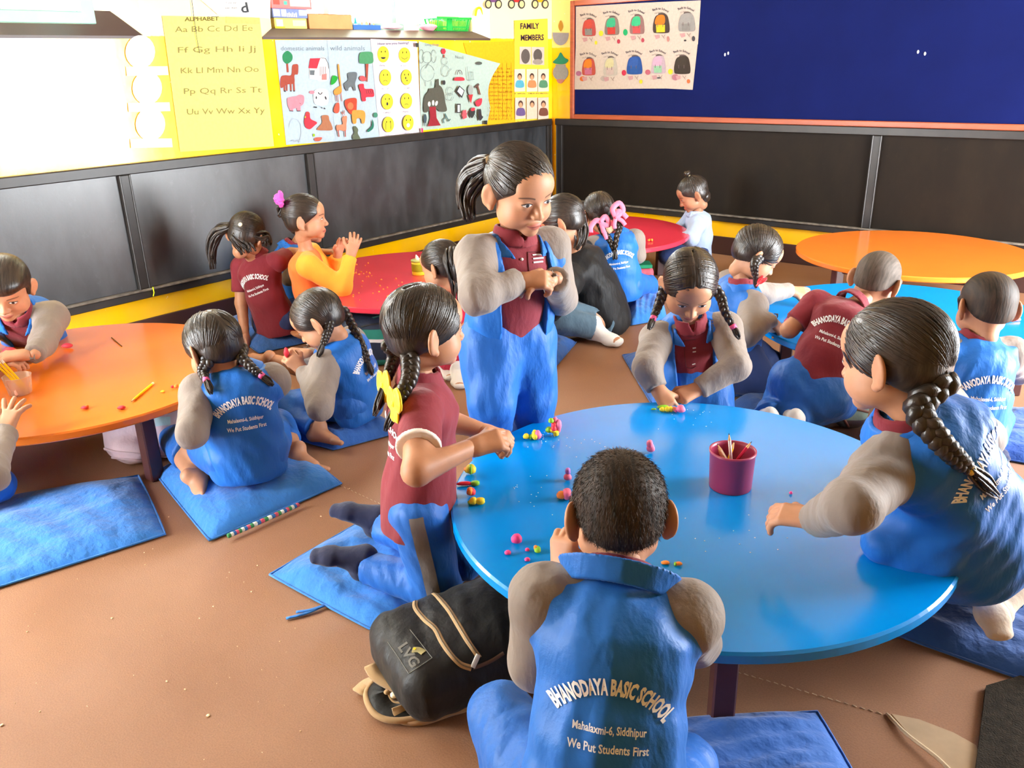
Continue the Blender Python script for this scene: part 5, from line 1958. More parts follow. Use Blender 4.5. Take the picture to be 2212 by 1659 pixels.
# alphabet sheet and the white papers round it
s = Sheet('alphabet_poster', 'pale yellow alphabet poster by the first window', 'poster', on_left, [(350, 34), (561, 38), (592, 316), (389, 328)], (252, 240, 130))
s.text('title', 'ALPHABET', (436, 45), 74, 9, (120, 110, 60), -0.02)
for i, row in enumerate(('Aa Bb Cc Dd Ee', 'Ff Gg Hh Ii Jj', 'Kk Ll Mm Nn Oo', 'Pp Qq Rr Ss Tt', 'Uu Vv Ww Xx Yy')):
    s.text('alphabet_row', row, (462 + 6.5 * i, 68 + 44.5 * i), 168, 13, (150, 140, 85), -0.02, None, 0.0)
s.draw('tape', [((240, 200, 120), [(488, 36), (561, 40), (561, 52), (488, 50)])])
s = Sheet('letter_sheet', 'white sheet with the letter d above the alphabet poster', 'paper', on_left, [(400, -30), (584, -30), (584, 40), (470, 31)], (248, 248, 244), off=0.0060)
s.text('letter', 'd', (530, 27), 16, 22, (70, 75, 80), -0.2)
for i, yy in enumerate((6, 17)):
    s.scribble('small_print', (500, yy), 24, 4, (150, 150, 150))
o = MB()
o.tube([on_left(*p, 0.010) for p in ((413, -10), (418, 30), (424, 75), (431, 115))], 0.0014, 5)
tag(o.build('hanging_thread', mat('dark_thread', (0.03, 0.03, 0.03), 0.8)), 'dark thread hanging down over the alphabet poster', 'thread')
# three round white badges with banners
for i, (cx, cy, bx) in enumerate(((303, 112, 318), (318, 190, 322), (325, 268, 327))):
    s = Sheet('paper_badge', ['top white paper badge with a banner, below the first window', 'middle one of the three white paper badges on the yellow wall', 'lowest white paper badge, close above the blackboard'][i], 'paper', on_left,
              [(bx - 46, cy + 32), (bx + 44, cy + 31), (bx + 46, cy + 50), (bx - 44, cy + 52)], (245, 240, 240), 'white paper badges', off=0.0040)
    s.draw('badge_disc', [((247, 240, 242), el(cx, cy, 32, 36))])
    s.draw('smile', [((215, 205, 205), el(cx - 9, cy - 6, 2, 3)), ((215, 205, 205), el(cx + 8, cy - 7, 2, 3))] + col((215, 205, 205), pl(el(cx, cy + 4, 13, 11, 8, 0, 0.4, PI - 0.4), 1.6)))

# domestic and wild animals
A = (590, 80, 6.9125)
s = Sheet('animal_poster', 'pale blue poster of domestic and wild animals', 'poster', on_left, [(28, 45), (1490, 40), (1590, 1510), (195, 1610)], (182, 202, 214), T=A)
s.text('title', 'domestic animals', (440, 200), 650, 70, (130, 145, 155), -0.0, None, 0.0)
s.text('title', 'wild animals', (1110, 200), 520, 75, (130, 145, 155), 0.0, None, 0.0)
s.draw('fold_line', [((170, 185, 195), ln((805, 45), (930, 1540), 4))])
s.draw('round_tree', [(BROWN, [(190, 360), (220, 355), (235, 525), (205, 528)]), (GREEN, sm([(145, 260), (215, 205), (285, 265), (280, 350), (205, 400), (148, 350)]))])
s.draw('horse', [(BROWN, sm([(115, 600), (180, 570), (270, 565), (285, 430), (330, 405), (375, 420), (370, 550), (335, 560), (318, 580), (315, 690), (210, 710), (115, 760)])),
                 (BROWN, [(150, 690), (185, 690), (185, 810), (160, 810)]), (BROWN, [(195, 690), (215, 690), (215, 805), (195, 805)]), (BROWN, [(250, 680), (275, 680), (278, 810), (255, 810)]), (BROWN, [(295, 670), (320, 670), (328, 810), (303, 810)])] +
       col(INK, [ln((165, 800), (185, 815), 22), ln((255, 805), (278, 805), 18), ln((305, 805), (326, 805), 18)]))
s.draw('barn', [((235, 235, 232), [(545, 470), (660, 470), (640, 640), (540, 620)]), ((238, 236, 232), sm([(650, 470), (720, 310), (790, 330), (830, 470), (815, 640), (650, 640)])), (RED, [(555, 320), (705, 315), (655, 470), (530, 465)]), (GREY, [(548, 495), (622, 495), (615, 570), (548, 565)])] +
       col((150, 95, 90), [ln((700 + 28 * i, 440), (702 + 28 * i, 580), 7) for i in range(4)]) + [((190, 130, 125), [(725, 560), (800, 545), (800, 640), (725, 640)])] + col(INK, pl([(720, 310), (780, 320), (815, 380), (832, 470)], 7)))
s.draw('pig', [(PINK, sm([(210, 930), (260, 895), (340, 885), (400, 860), (460, 885), (455, 990), (400, 1040), (330, 1065), (240, 1070)])), (PINK, [(245, 1040), (300, 1040), (298, 1100), (250, 1100)]), (PINK, [(350, 1040), (410, 1020), (410, 1100), (358, 1100)])] + col(INK, [ln((248, 1102), (300, 1106), 12), ln((356, 1104), (410, 1104), 12), ln((395, 985), (415, 1000), 6)]))
s.draw('cow', [((240, 243, 245), sm([(620, 800), (700, 770), (800, 790), (830, 880), (800, 1010), (640, 1010), (600, 900)])), (PINK, el(580, 825, 40, 26))] + col(INK, pl(el(703, 820, 28, 34, 8, 0, 0.1, PI - 0.1), 14)) + [(INK, el(645, 905, 10, 22)), (INK, el(785, 910, 12, 28, 16, -0.3))] + col(INK, [ln((610, 1045), (655, 1050), 18), ln((720, 1050), (735, 1062), 14), ln((760, 1058), (778, 1075), 16)]))
s.draw('hen', [(RED, sm([(470, 1215), (495, 1120), (545, 1130), (560, 1220), (655, 1275), (610, 1330), (550, 1375), (490, 1350), (465, 1280)])), (YEL, el(480, 1195, 9, 12)), (BROWN, el(520, 1140, 20, 16))])
s.draw('bear', [((170, 115, 85), sm([(655, 1380), (730, 1280), (725, 1180), (820, 1170), (840, 1240), (870, 1300), (885, 1385), (770, 1395)]))])
s.draw('duck', [((150, 190, 40), el(610, 1465, 16, 22)), ((190, 100, 85), sm([(610, 1530), (640, 1500), (730, 1500), (700, 1550), (640, 1555)]))])
s.draw('rabbit', col((175, 190, 205), pl([(250, 1350), (260, 1260), (300, 1220), (370, 1230), (420, 1300), (430, 1450), (400, 1560)], 7) + pl([(275, 1560), (300, 1530), (330, 1570)], 9) + pl([(350, 1560), (375, 1530), (400, 1570)], 9)))
s.draw('giraffe', [(ORNG, sm([(915, 790), (985, 735), (1000, 720), (975, 560), (965, 420), (985, 415), (1000, 560), (1020, 730), (1020, 830), (940, 870), (910, 840)]))] + col(BROWN, [ln((935, 850), (945, 960), 9), ln((965, 850), (975, 970), 9), ln((1010, 820), (1030, 960), 9)]) + [((40, 160, 60), sm([(890, 580), (965, 600), (930, 680), (865, 710)]))])
s.draw('elephant', [(GREY, sm([(1060, 700), (1120, 640), (1120, 540), (1240, 525), (1250, 600), (1225, 690), (1235, 790), (1205, 795), (1180, 740), (1130, 760), (1120, 800), (1085, 790)]))])
s.draw('far_tree', [(BROWN, [(1380, 390), (1425, 390), (1410, 670), (1395, 665)]), ((80, 150, 105), sm([(1290, 260), (1330, 225), (1470, 225), (1495, 300), (1480, 390), (1310, 395), (1285, 340)])), ((190, 90, 95), el(1340, 620, 55, 40, 18, 0.3))])
s.draw('tiger', [(RED, sm([(1280, 720), (1350, 700), (1370, 770), (1480, 775), (1505, 820), (1500, 890), (1390, 900), (1385, 950), (1330, 950), (1310, 830)]))] + col(INK, [ln((1385 + 30 * i, 780), (1405 + 30 * i, 850), 8) for i in range(4)]))
s.draw('lion', [((185, 75, 55), sm([(1070, 960), (1130, 920), (1240, 915), (1250, 1020), (1235, 1130), (1160, 1150), (1090, 1060)])), (ORNG, sm([(1180, 1110), (1260, 1090), (1350, 1100), (1378, 1160), (1365, 1280), (1325, 1285), (1310, 1220), (1250, 1220), (1240, 1285), (1190, 1280)])), ((225, 120, 80), el(1155, 1030, 45, 55))])
s.draw('fox', [((215, 90, 70), sm([(935, 1000), (985, 985), (990, 1100), (950, 1140), (905, 1100)]))])
s.draw('deer', [((230, 135, 105), sm([(950, 1320), (1040, 1300), (1030, 1210), (1100, 1180), (1095, 1300), (1085, 1400), (1000, 1390), (955, 1400)]))] + col(BROWN, [ln((970, 1390), (985, 1490), 16), ln((1075, 1390), (1080, 1490), 16)] + pl([(1050, 1200), (1020, 1110), (1050, 1150), (1060, 1090), (1070, 1170)], 7)))
s.draw('monkey', [((95, 105, 85), sm([(1200, 1350), (1230, 1330), (1270, 1380), (1265, 1440), (1300, 1520), (1200, 1525), (1190, 1470), (1215, 1430)]))])
s.draw('crocodile', [((45, 115, 95), sm([(1410, 1390), (1470, 1330), (1480, 1230), (1505, 1300), (1490, 1370), (1420, 1420)])), ((70, 135, 110), el(1530, 1165, 32, 38))])

# faces that show feelings
E5 = (800, 70, 5.027)
s = Sheet('feelings_poster', 'white poster of eight round yellow faces', 'poster', on_left, [(0, 70), (508, 98), (552, 1100), (100, 1140)], (214, 208, 216), T=E5, off=0.0055)
s.text('title', 'How are you feeling?', (250, 130), 340, 24, (130, 125, 150), -0.03)
for i, (x, y, rx, ry, wd) in enumerate(((140, 238, 60, 86, 'excited'), (371, 246, 60, 80, 'happy'), (163, 490, 60, 86, 'sad'), (392, 487, 55, 82, 'shy'), (184, 752, 60, 84, 'sleepy'), (393, 744, 58, 82, 'angry'), (196, 1000, 58, 82, 'crying'), (412, 980, 55, 82, 'scared'))):
    ey = [((70, 65, 30), el(x - 20, y - 28, 5, 12)), ((70, 65, 30), el(x + 22, y - 30, 5, 12))]
    mo = {0: [(INK, el(x, y + 30, 26, 22, 12, 0, 0, PI))], 1: col(INK, pl(el(x, y + 12, 34, 30, 8, 0, 0.3, PI - 0.3), 5)), 2: col(INK, pl(el(x, y + 50, 24, 18, 8, 0, PI + 0.4, 2 * PI - 0.4), 5)), 3: [(INK, el(x - 8, y + 8, 7, 14)), (INK, el(x + 6, y + 36, 6, 9))], 4: [(INK, el(x, y + 24, 11, 18))], 5: col(INK, pl(el(x, y + 50, 22, 18, 8, 0, PI + 0.4, 2 * PI - 0.4), 5)), 6: col(INK, [ln((x - 28, y - 20), (x - 26, y + 60), 5), ln((x + 24, y - 24), (x + 30, y + 55), 5)]), 7: [((250, 248, 240), el(x, y + 28, 18, 22))]}[i]
    s.draw('round_face', [((200, 180, 40), el(x, y, rx + 3, ry + 3)), (YEL, el(x, y, rx, ry))] + ey + mo)
    s.scribble('word', (x - 5, y + ry + 34), 62, 15, (120, 115, 140))

# living and non-living things, its corner curling off the wall


def curl(u, v, p, o):
    k = max(0.0, u - 0.45) / 0.55
    t = k ** 2 * max(0, 1 - v * 1.6)
    return np.array([p[0] - 14 * math.sin(PI * min(1, v * 1.35)) * k, p[1] - 8 * math.sin(PI * u) * (1 - v) * 0]), o + 0.05 * t


s = Sheet('things_poster', 'pale green poster of living and nonliving things, corner curling off', 'poster', on_left, [(525, 95), (1410, 338), (1268, 990), (550, 1065)], (178, 200, 190), T=E5, off=0.0050, lift=curl, n=18)
s.text('title', 'Living things', (670, 145), 150, 26, (130, 140, 140))
s.text('title', 'Nonliving', (1000, 290), 160, 34, (110, 120, 120), 0.12, None, 0.0)
OUT = (120, 135, 135)
s.draw('elephant_outline', col(OUT, pl(el(620, 440, 75, 90, 20), 4) + pl(el(618, 270, 52, 62, 18), 4) + pl(el(555, 260, 28, 75, 14), 4) + pl(el(690, 260, 28, 70, 14), 4) + [ln((640, 330), (600, 390), 5), ln((595, 530), (600, 585), 5), ln((660, 530), (665, 580), 5)]))
s.draw('flower', [(RED, el(795, 205, 26, 34, 6)), (BROWN, el(800, 260, 8, 20))] + col(OUT, pl(el(805, 310, 32, 42, 14), 4) + pl(el(815, 420, 40, 60, 14), 4) + pl([(850, 430), (885, 395)], 4)))
s.draw('banyan_tree', [((88, 88, 78), sm([(580, 830), (590, 700), (630, 640), (640, 610), (700, 600), (715, 560), (770, 590), (800, 660), (815, 760), (830, 850), (760, 860), (700, 820), (640, 850), (600, 870)])), ((85, 85, 75), [(715, 510), (742, 505), (748, 600), (705, 600)]), ((150, 45, 55), [(640, 810), (710, 805), (720, 930), (765, 1010), (625, 1020), (650, 930)]), ((225, 225, 215), el(640, 778, 15, 28)), ((225, 225, 215), el(682, 765, 13, 30)), ((225, 225, 215), el(718, 770, 14, 28, 16, 0.3))])
s.draw('snake', col((80, 110, 110), pl([(800, 985), (790, 950), (820, 920), (810, 880), (840, 940), (850, 965), (870, 940)], 11)))
s.draw('small_boy', [((70, 85, 95), el(595, 935, 18, 50)), ((70, 85, 95), [(582, 970), (592, 970), (590, 1020), (584, 1020)]), ((70, 85, 95), [(600, 970), (608, 970), (608, 1018), (602, 1018)])])
s.draw('cat_outline', col(OUT, pl(el(865, 640, 30, 45, 14), 4) + pl(el(868, 700, 35, 40, 14), 4)) + [(INK, el(800, 545, 16, 26))])
s.draw('handbag', col((95, 80, 80), pl(el(970, 460, 26, 50, 12, 0, PI, 2 * PI), 7)) + [((215, 60, 75), sm([(910, 515), (930, 488), (1005, 488), (1025, 515), (1000, 525), (930, 525)]))])
s.draw('house_outline', col(OUT, pl([(1050, 370), (1065, 520), (1130, 510)], 4) + pl([(1080, 530), (1085, 430), (1115, 430), (1118, 515)], 4)) + [((90, 95, 90), el(1180, 335, 34, 18))])
s.draw('book', [(INK, [(930, 640), (965, 575), (1025, 630), (995, 715)]), ((225, 232, 226), [(945, 640), (970, 592), (1016, 634), (992, 690)])])
s.draw('ice_cream', [((160, 170, 165), el(1088, 625, 28, 55)), ((190, 60, 65), [(1062, 680), (1115, 672), (1092, 775)])])
s.draw('hammer', [((95, 75, 70), [(1132, 590), (1175, 550), (1185, 570), (1145, 608)]), ((120, 75, 65), [(1158, 580), (1172, 578), (1200, 675), (1185, 680)])])
s.draw('watermelon', [((225, 60, 80), sm([(1140, 755), (1210, 715), (1205, 780), (1165, 805)]))])
s.draw('phone', [(INK, [(940, 775), (980, 775), (980, 875), (940, 875)]), ((215, 225, 220), [(948, 788), (972, 788), (972, 865), (948, 865)])])
s.draw('watering_can', [((215, 90, 100), [(1000, 850), (1040, 840), (1050, 925), (1005, 945)])] + col((170, 80, 85), [ln((985, 870), (1005, 920), 7), ln((1045, 890), (1062, 850), 7)]))
s.draw('umbrella', [((60, 60, 60), sm([(1075, 880), (1110, 820), (1140, 860), (1105, 930)])), (RED, el(1115, 835, 25, 18, 14, -0.4)), (INK, ln((1130, 880), (1160, 930), 5))])
s.draw('boot', [((60, 55, 60), sm([(1175, 845), (1200, 835), (1210, 900), (1225, 920), (1190, 960), (1175, 920)]))])
s.draw('dark_corner', [((50, 50, 50), [(1235, 960), (1270, 955), (1270, 1000), (1238, 1000)]), ((60, 65, 65), [(490, 115), (522, 115), (522, 160), (495, 160)])])
s.draw('pink_tab', [((225, 60, 120), [(552, 1040), (573, 1040), (573, 1085), (555, 1085)])])
# table of words on orange paper
s = Sheet('word_chart', 'orange paper chart of words, partly behind the curling poster', 'poster', on_left, [(1010, 112), (1565, 95), (1570, 985), (1270, 1010)], (245, 185, 30), T=E5, off=0.0030)
for i in range(6):
    s.draw('ruled_line', col((180, 125, 25), [ln((1290 + 48 * i, 330), (1300 + 46 * i, 940), 3)]))
for i in range(7):
    s.scribble('word_row', (1415, 390 + 85 * i), 235, 26, (170, 115, 25))
    s.scribble('word_row', (1415, 430 + 85 * i), 235, 22, (175, 120, 30))
# family members
s = Sheet('family_poster', 'yellow FAMILY MEMBERS poster in the corner of the room', 'poster', on_left, [(1562, -130), (1925, -150), (1940, 940), (1572, 980)], (250, 215, 70), T=E5, off=0.0040)
s.text('title', 'FAMILY', (1732, -40), 205, 62, (60, 40, 60), -0.02, None, 0.03)
s.text('title', 'MEMBERS', (1760, 85), 250, 62, (60, 40, 60), -0.02, None, 0.03)
SKN, HR = (205, 160, 120), (80, 60, 55)


def portrait(x, y, sc, shirt):
    return [(shirt, sm([(x - 42 * sc, y + 95 * sc), (x - 36 * sc, y + 30 * sc), (x, y + 18 * sc), (x + 38 * sc, y + 30 * sc), (x + 44 * sc, y + 95 * sc)])), (HR, el(x, y - 22 * sc, 25 * sc, 36 * sc)), (SKN, el(x, y - 10 * sc, 18 * sc, 27 * sc))]


s.draw('photograph', [((205, 195, 185), [(1622, 155), (1745, 158), (1745, 350), (1622, 345)]), ((100, 92, 88), el(1685, 260, 48, 80))])
s.draw('photograph', [((205, 195, 185), [(1752, 158), (1888, 160), (1888, 355), (1752, 350)]), ((95, 88, 84), el(1818, 250, 48, 70)), ((160, 150, 140), el(1818, 320, 55, 30))])
for i, (x, sh) in enumerate(((1622, (90, 175, 200)), (1755, (215, 140, 90)), (1878, (90, 145, 110)))):
    s.draw('family_card', [((240, 220, 195), [(x - 58, 400), (x + 60, 397), (x + 60, 640), (x - 58, 645)])] + portrait(x, 500, 1.0, sh))
    s.scribble('card_word', (x, 662), 100, 17, (90, 60, 70))
for i, (x, sh) in enumerate(((1632, (110, 90, 140)), (1757, (230, 205, 180)), (1880, (120, 75, 60)))):
    s.draw('family_card', [((235, 205, 185), [(x - 60, 710), (x + 55, 705), (x + 55, 935), (x - 60, 945)])] + portrait(x, 800, 1.05, sh))
    s.scribble('card_word', (x, 962), 85, 15, (90, 60, 70))
# cut-outs on the end wall
s = Sheet('paper_lamp', 'grey paper oil lamp with a flame, cut out and stuck beside the pinboard', 'paper', on_back, [(1193, 70), (1229, 71), (1222, 92), (1200, 92)], (190, 185, 190), off=0.003)
s.draw('bowl', [((185, 182, 190), el(1211, 74, 17.5, 24, 20, 0, 0, PI))])
s.draw('flame', [((225, 165, 60), sm([(1211, 44), (1216, 57), (1211, 68), (1206, 57)]))])
s = Sheet('paper_pot', 'grey paper water pot with green leaves stuck under the paper lamp', 'paper', on_back, [(1200, 139), (1222, 139), (1222, 146), (1200, 146)], (175, 172, 165), off=0.003)
s.draw('pot_body', [((180, 178, 172), el(1211, 157, 17, 17)), ((225, 150, 130), sm([(1203, 172), (1219, 172), (1213, 180), (1206, 179)]))])
s.draw('leaves', [((60, 165, 125), sm([(1194, 134), (1204, 124), (1211, 113), (1219, 124), (1228, 130), (1220, 138), (1202, 138)]))])
for nm, lab, x, c in (('paper_bicycle', 'purple paper bicycle stuck high by the corner', 1066, (120, 80, 130)), ('paper_car', 'small red paper car stuck high by the corner', 1116, (205, 50, 50)), ('paper_scooter', 'small yellow paper scooter stuck high beside the corner', 1167, (220, 170, 30))):
    s = Sheet(nm, lab, 'paper', on_left, [(x - 13, -12), (x + 13, -12), (x + 14, 5), (x - 14, 5)], c, off=0.003)
    s.draw('wheel', [(INK, el(x - 11, 9, 7.5, 10)), ((230, 210, 150), el(x - 11, 9, 5, 7))])
    s.draw('wheel', [(INK, el(x + 11, 9, 7.5, 10)), ((230, 210, 150), el(x + 11, 9, 5, 7))])

# ------------------------------------------------------------------ the pinboard
pa = on_back(1236, 150)
zb1, zb0 = on_back(1500, 252)[2], B1 + 0.001
zt = on_back(1244, 13)[2]
xl0, xl1, xr = pa[0], on_back(1244, 150)[0], 1.25
o = empty('pinboard', ((xl0 + xr) / 2, WALL_Y, zb0), 'long navy felt pinboard in a red wooden frame on the end wall', 'pinboard')
org = np.array(o.location)


def wbar(name, x0, x1, z0, z1, d, m, par=o, og=org, bev=0.004, d0=0.001):
    return MB().box(np.array([(x0 + x1) / 2, WALL_Y - (d + d0) / 2, (z0 + z1) / 2]) - og, (x1 - x0, d - d0, z1 - z0), None, bev).build(name, m, par)


wbar('felt', xl1, xr - 0.02, zb1, zt, 0.014, FELT, bev=0.001)
wbar('frame_side', xl0, xl1, zb0, zt + 0.035, 0.032, WOOD_R)
wbar('frame_side', xr - 0.03, xr, zb0, zt + 0.035, 0.032, WOOD_R)
wbar('frame_bottom', xl1, xr - 0.03, zb0, zb1, 0.032, WOOD_R)
wbar('frame_top', xl1, xr - 0.03, zt, zt + 0.035, 0.032, WOOD_R)
for x, y in ((1566, 118), (1573, 115), (1983, 112), (1998, 116)):
    p = on_back(x, y, 0.016)
    MB().blob(p - org, (0.006, 0.003, 0.010), None, 8, 6).build('pin', PRINT_W, o)

B7 = (1225, 0, 7.373)
top = [((140, 105), (490, 85), (480, 740), (138, 745)), ((490, 85), (870, 62), (860, 730), (480, 740)), ((870, 62), (1290, 40), (1265, 720), (860, 730)), ((1290, 40), (1690, 22), (1670, 710), (1265, 720)), ((1690, 22), (2130, 5), (2085, 705), (1670, 710))]
bot = [((138, 745), (480, 740), (470, 1425), (112, 1425)), ((480, 740), (860, 730), (845, 1418), (470, 1425)), ((860, 730), (1250, 720), (1215, 1412), (845, 1418)), ((1250, 720), (1650, 710), (1580, 1410), (1215, 1412)), ((1650, 710), (2080, 705), (2000, 1430), (1580, 1410))]
S1, S2 = (200, 85, 80), (60, 175, 120)
bags = [((350, 440, 105, 140), S1, (215, 85, 70), (150, 145, 140), [(YEL, (460, 680, 22, 32))]), ((715, 415, 115, 150), (150, 130, 120), (70, 190, 140), (215, 70, 60), [(YEL, (540, 530, 36, 45)), ((200, 65, 85), (820, 660, 25, 36))]), ((1115, 395, 115, 155), (160, 120, 115), (70, 200, 140), (215, 90, 90), [((40, 180, 110), (928, 515, 36, 52)), ((195, 80, 95), (1205, 640, 25, 35))]),
        ((1500, 375, 130, 160), (80, 65, 60), (240, 130, 40), (240, 210, 50), [((200, 140, 130), (1608, 620, 22, 45))]), ((1905, 355, 130, 155), (165, 160, 155), (170, 165, 160), (150, 145, 140), [((85, 80, 80), (1880, 645, 20, 16)), ((85, 80, 85), (2012, 615, 26, 42))]),
        ((345, 1065, 105, 140), (200, 90, 75), (240, 140, 45), (210, 120, 150), [((190, 120, 150), (185, 1170, 45, 40)), ((230, 120, 60), (250, 1255, 50, 40))]), ((690, 1060, 110, 150), (205, 195, 180), (225, 215, 165), (215, 190, 180), [((200, 185, 175), (590, 1250, 60, 45))]), ((1075, 1040, 122, 150), (50, 90, 160), (60, 100, 175), (50, 95, 165), [((220, 60, 85), (905, 1160, 36, 46)), (YEL, (1175, 1300, 26, 34))]),
        ((1455, 1030, 115, 150), (205, 180, 190), (225, 180, 205), (160, 210, 170), [((205, 110, 125), (1285, 1150, 42, 42)), ((70, 75, 85), (1460, 1240, 30, 10))]), ((1835, 1035, 128, 150), (70, 60, 52), (75, 65, 55), (70, 60, 52), [(YEL, (1645, 1140, 38, 46)), ((195, 130, 140), (1725, 1230, 55, 50)), ((240, 120, 70), (1932, 1295, 26, 34))])]
names = ['red', 'green and red', 'green and pale red', 'orange and yellow', 'grey', 'orange', 'cream', 'blue', 'lilac', 'black']
for i in range(10):
    q = (top + bot)[i]
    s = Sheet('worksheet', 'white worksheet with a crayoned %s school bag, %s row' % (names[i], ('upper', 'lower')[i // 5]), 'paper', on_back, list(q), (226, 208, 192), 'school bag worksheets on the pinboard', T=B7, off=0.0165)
    (cx, cy, rx, ry), body, flap, pocket, ex = bags[i]
    tc = (cx - 10, cy - ry - 62)
    s.text('heading', 'Back to School', tc, 250, 36, (95, 85, 95), 0.10, 210)
    s.text('subheading', 'my busy book!', (tc[0], tc[1] + 55), 185, 22, (120, 110, 120), 0.10, 170, 0.0)
    s.draw('school_bag', [((110, 95, 90), el(cx + 8, cy - ry + 10, rx * 0.45, 26)), (body, sm([(cx - rx, cy + ry * 0.75), (cx - rx * 0.98, cy), (cx - rx * 0.6, cy - ry * 0.8), (cx + rx * 0.6, cy - ry * 0.9), (cx + rx * 0.95, cy - ry * 0.1), (cx + rx, cy + ry * 0.75), (cx + rx * 0.6, cy + ry * 0.95), (cx - rx * 0.7, cy + ry * 0.95)])),
                           (flap, sm([(cx - rx * 0.75, cy + ry * 0.05), (cx - rx * 0.5, cy - ry * 0.75), (cx + rx * 0.35, cy - ry * 0.8), (cx + rx * 0.35, cy + ry * 0.05)])), (pocket, [(cx - rx * 0.65, cy + ry * 0.15), (cx + rx * 0.45, cy + ry * 0.12), (cx + rx * 0.45, cy + ry * 0.85), (cx - rx * 0.6, cy + ry * 0.88)])] +
           col((120, 100, 100), [ln((cx - rx * 0.45, cy), (cx - rx * 0.45, cy + ry * 0.35), 8), ln((cx + rx * 0.2, cy), (cx + rx * 0.2, cy + ry * 0.35), 8)]))
    s.draw('crayoned_things', [(c, el(*e)) for c, e in ex] + [((215, 165, 165), [(cx - 110, cy + ry + 25), (cx - 30, cy + ry + 15), (cx - 25, cy + ry + 70), (cx - 85, cy + ry + 90)])] + col((175, 150, 140), [ln((cx + 5, cy + ry + 20), (cx + 50, cy + ry + 80), 9), ln((cx + 60, cy + ry + 15), (cx + 35, cy + ry + 60), 8)]))


# ------------------------------------------------------------------ things on the window sill
LEDGE = 1.4975


def on_sill(px, py, d):
    return on_left(px, py, -d)


def sill_box(name, label, px0, px1, ytop, z0, d0, depth, m, cat, extra=None):
    a, b = on_sill(px0, ytop, d0), on_sill(px1, ytop, d0)
    z1 = a[2] * 0.5 + b[2] * 0.5
    c = np.array([WALL_X - d0 - depth / 2, (a[1] + b[1]) / 2, z0])
    o = empty(name, c, label, cat)
    sz = np.array([depth, b[1] - a[1], z1 - z0])
    MB().box((0, 0, sz[2] / 2), sz, None, 0.003).build('carton', m, o)
    if extra:
        extra(o, sz)
    return z1


def patches(cols):
    def f(o, sz):
        for i, (c, u0, u1, v0, v1) in enumerate(cols):
            MB().box((sz[0] / 2 + 0.0006, (u0 + u1 - 1) / 2 * sz[1], (v0 + v1) / 2 * sz[2]), (0.0012, (u1 - u0) * sz[1], (v1 - v0) * sz[2])).build('printed_panel', ink(c), o)
    return f


z = sill_box('game_box', 'yellow carton at the bottom of the box pile on the sill', 592, 662, 39, LEDGE, 0.066, 0.15, ink((240, 215, 120)), 'box', patches([((250, 240, 190), 0.05, 0.25, 0.2, 0.85), ((215, 200, 60), 0.0, 0.3, 0.0, 0.18), ((235, 220, 170), 0.55, 0.95, 0.25, 0.8)]))
z = sill_box('game_box', 'blue and white carton between the yellow and the pink one', 588, 663, 19, z + 0.0005, 0.062, 0.16, ink((120, 140, 195)), 'box', patches([((240, 240, 245), 0.02, 0.2, 0.15, 0.9), ((240, 240, 245), 0.24, 0.38, 0.15, 0.9), ((235, 235, 240), 0.75, 0.97, 0.3, 0.9)] + [((240, 240, 248), 0.40 + 0.05 * k, 0.43 + 0.05 * k, 0.1, 0.5 + 0.1 * (k % 2)) for k in range(6)]))
sill_box('game_box', 'pink carton on top of the box pile on the sill', 584, 672, -8, z + 0.0005, 0.064, 0.15, ink((235, 130, 130)), 'box', patches([((230, 90, 80), 0.05, 0.2, 0.3, 0.9), ((90, 190, 170), 0.30, 0.38, 0.3, 0.6), ((245, 215, 200), 0.45, 0.95, 0.2, 0.8)]))
sill_box('cardboard_box', 'low brown cardboard box beside the pile on the sill', 666, 760, 31, LEDGE, 0.070, 0.14, mat('brown_cardboard', srgb(205, 150, 100), 0.8, 0.2, 0.1, 12), 'box', lambda o, sz: MB().box((0, 0, sz[2] + 0.001), (sz[0], sz[1] * 0.96, 0.002)).build('flap', mat('cardboard_edge', srgb(190, 135, 90), 0.8), o))
# blue tray of pencils
a, b = on_sill(764, 62, 0.075), on_sill(822, 62, 0.075)
o = empty('tray', (WALL_X - 0.115, (a[1] + b[1]) / 2, LEDGE), 'small blue tray of pencil stubs on the sill', 'tray')
w = b[1] - a[1]
TB = mat('blue_plastic', srgb(45, 105, 185), 0.4, 0.5, 0.05)
MB().box((0, 0, 0.002), (0.08, w, 0.004)).build('base', TB, o)
for x, y, sx, sy in ((0.039, 0, 0.003, w), (-0.039, 0, 0.003, w), (0, w / 2, 0.08, 0.003), (0, -w / 2, 0.08, 0.003)):
    MB().box((x, y, 0.014), (sx, sy, 0.027)).build('side', TB, o)
for i in range(9):
    p0 = np.array([WALL_X - 0.115 + RND.uniform(-0.02, 0.02), (a[1] + b[1]) / 2 + (i - 4) * w / 11, LEDGE + 0.008])
    mb = MB().tube([p0, p0 + np.array([0.004, RND.uniform(-0.01, 0.01), RND.uniform(0.03, 0.045)])], 0.004, 6, True, False)
    tag(mb.build('pencil_stub', ink(((200, 140, 90), (120, 60, 50), (225, 190, 90))[i % 3])), 'pencil stub standing in the small blue tray', 'pencil', 'pencil stubs in the tray')
p0 = on_sill(768, 50, 0.10)
o = empty('glue_bottle', (p0[0], p0[1], LEDGE), 'white glue bottle with a teal cone cap behind the blue tray', 'bottle')
MB().lathe([(0.014, 0), (0.016, 0.004), (0.016, 0.022), (0.009, 0.032), (0.009, 0.034)], (0, 0, 0), 16).build('bottle_body', mat('white_plastic', (0.8, 0.8, 0.8), 0.4), o)
MB().lathe([(0.009, 0.034), (0.010, 0.036), (0.002, 0.075), (0.001, 0.076)], (0, 0, 0), 16).build('cap', mat('teal_plastic', srgb(20, 160, 160), 0.35), o)
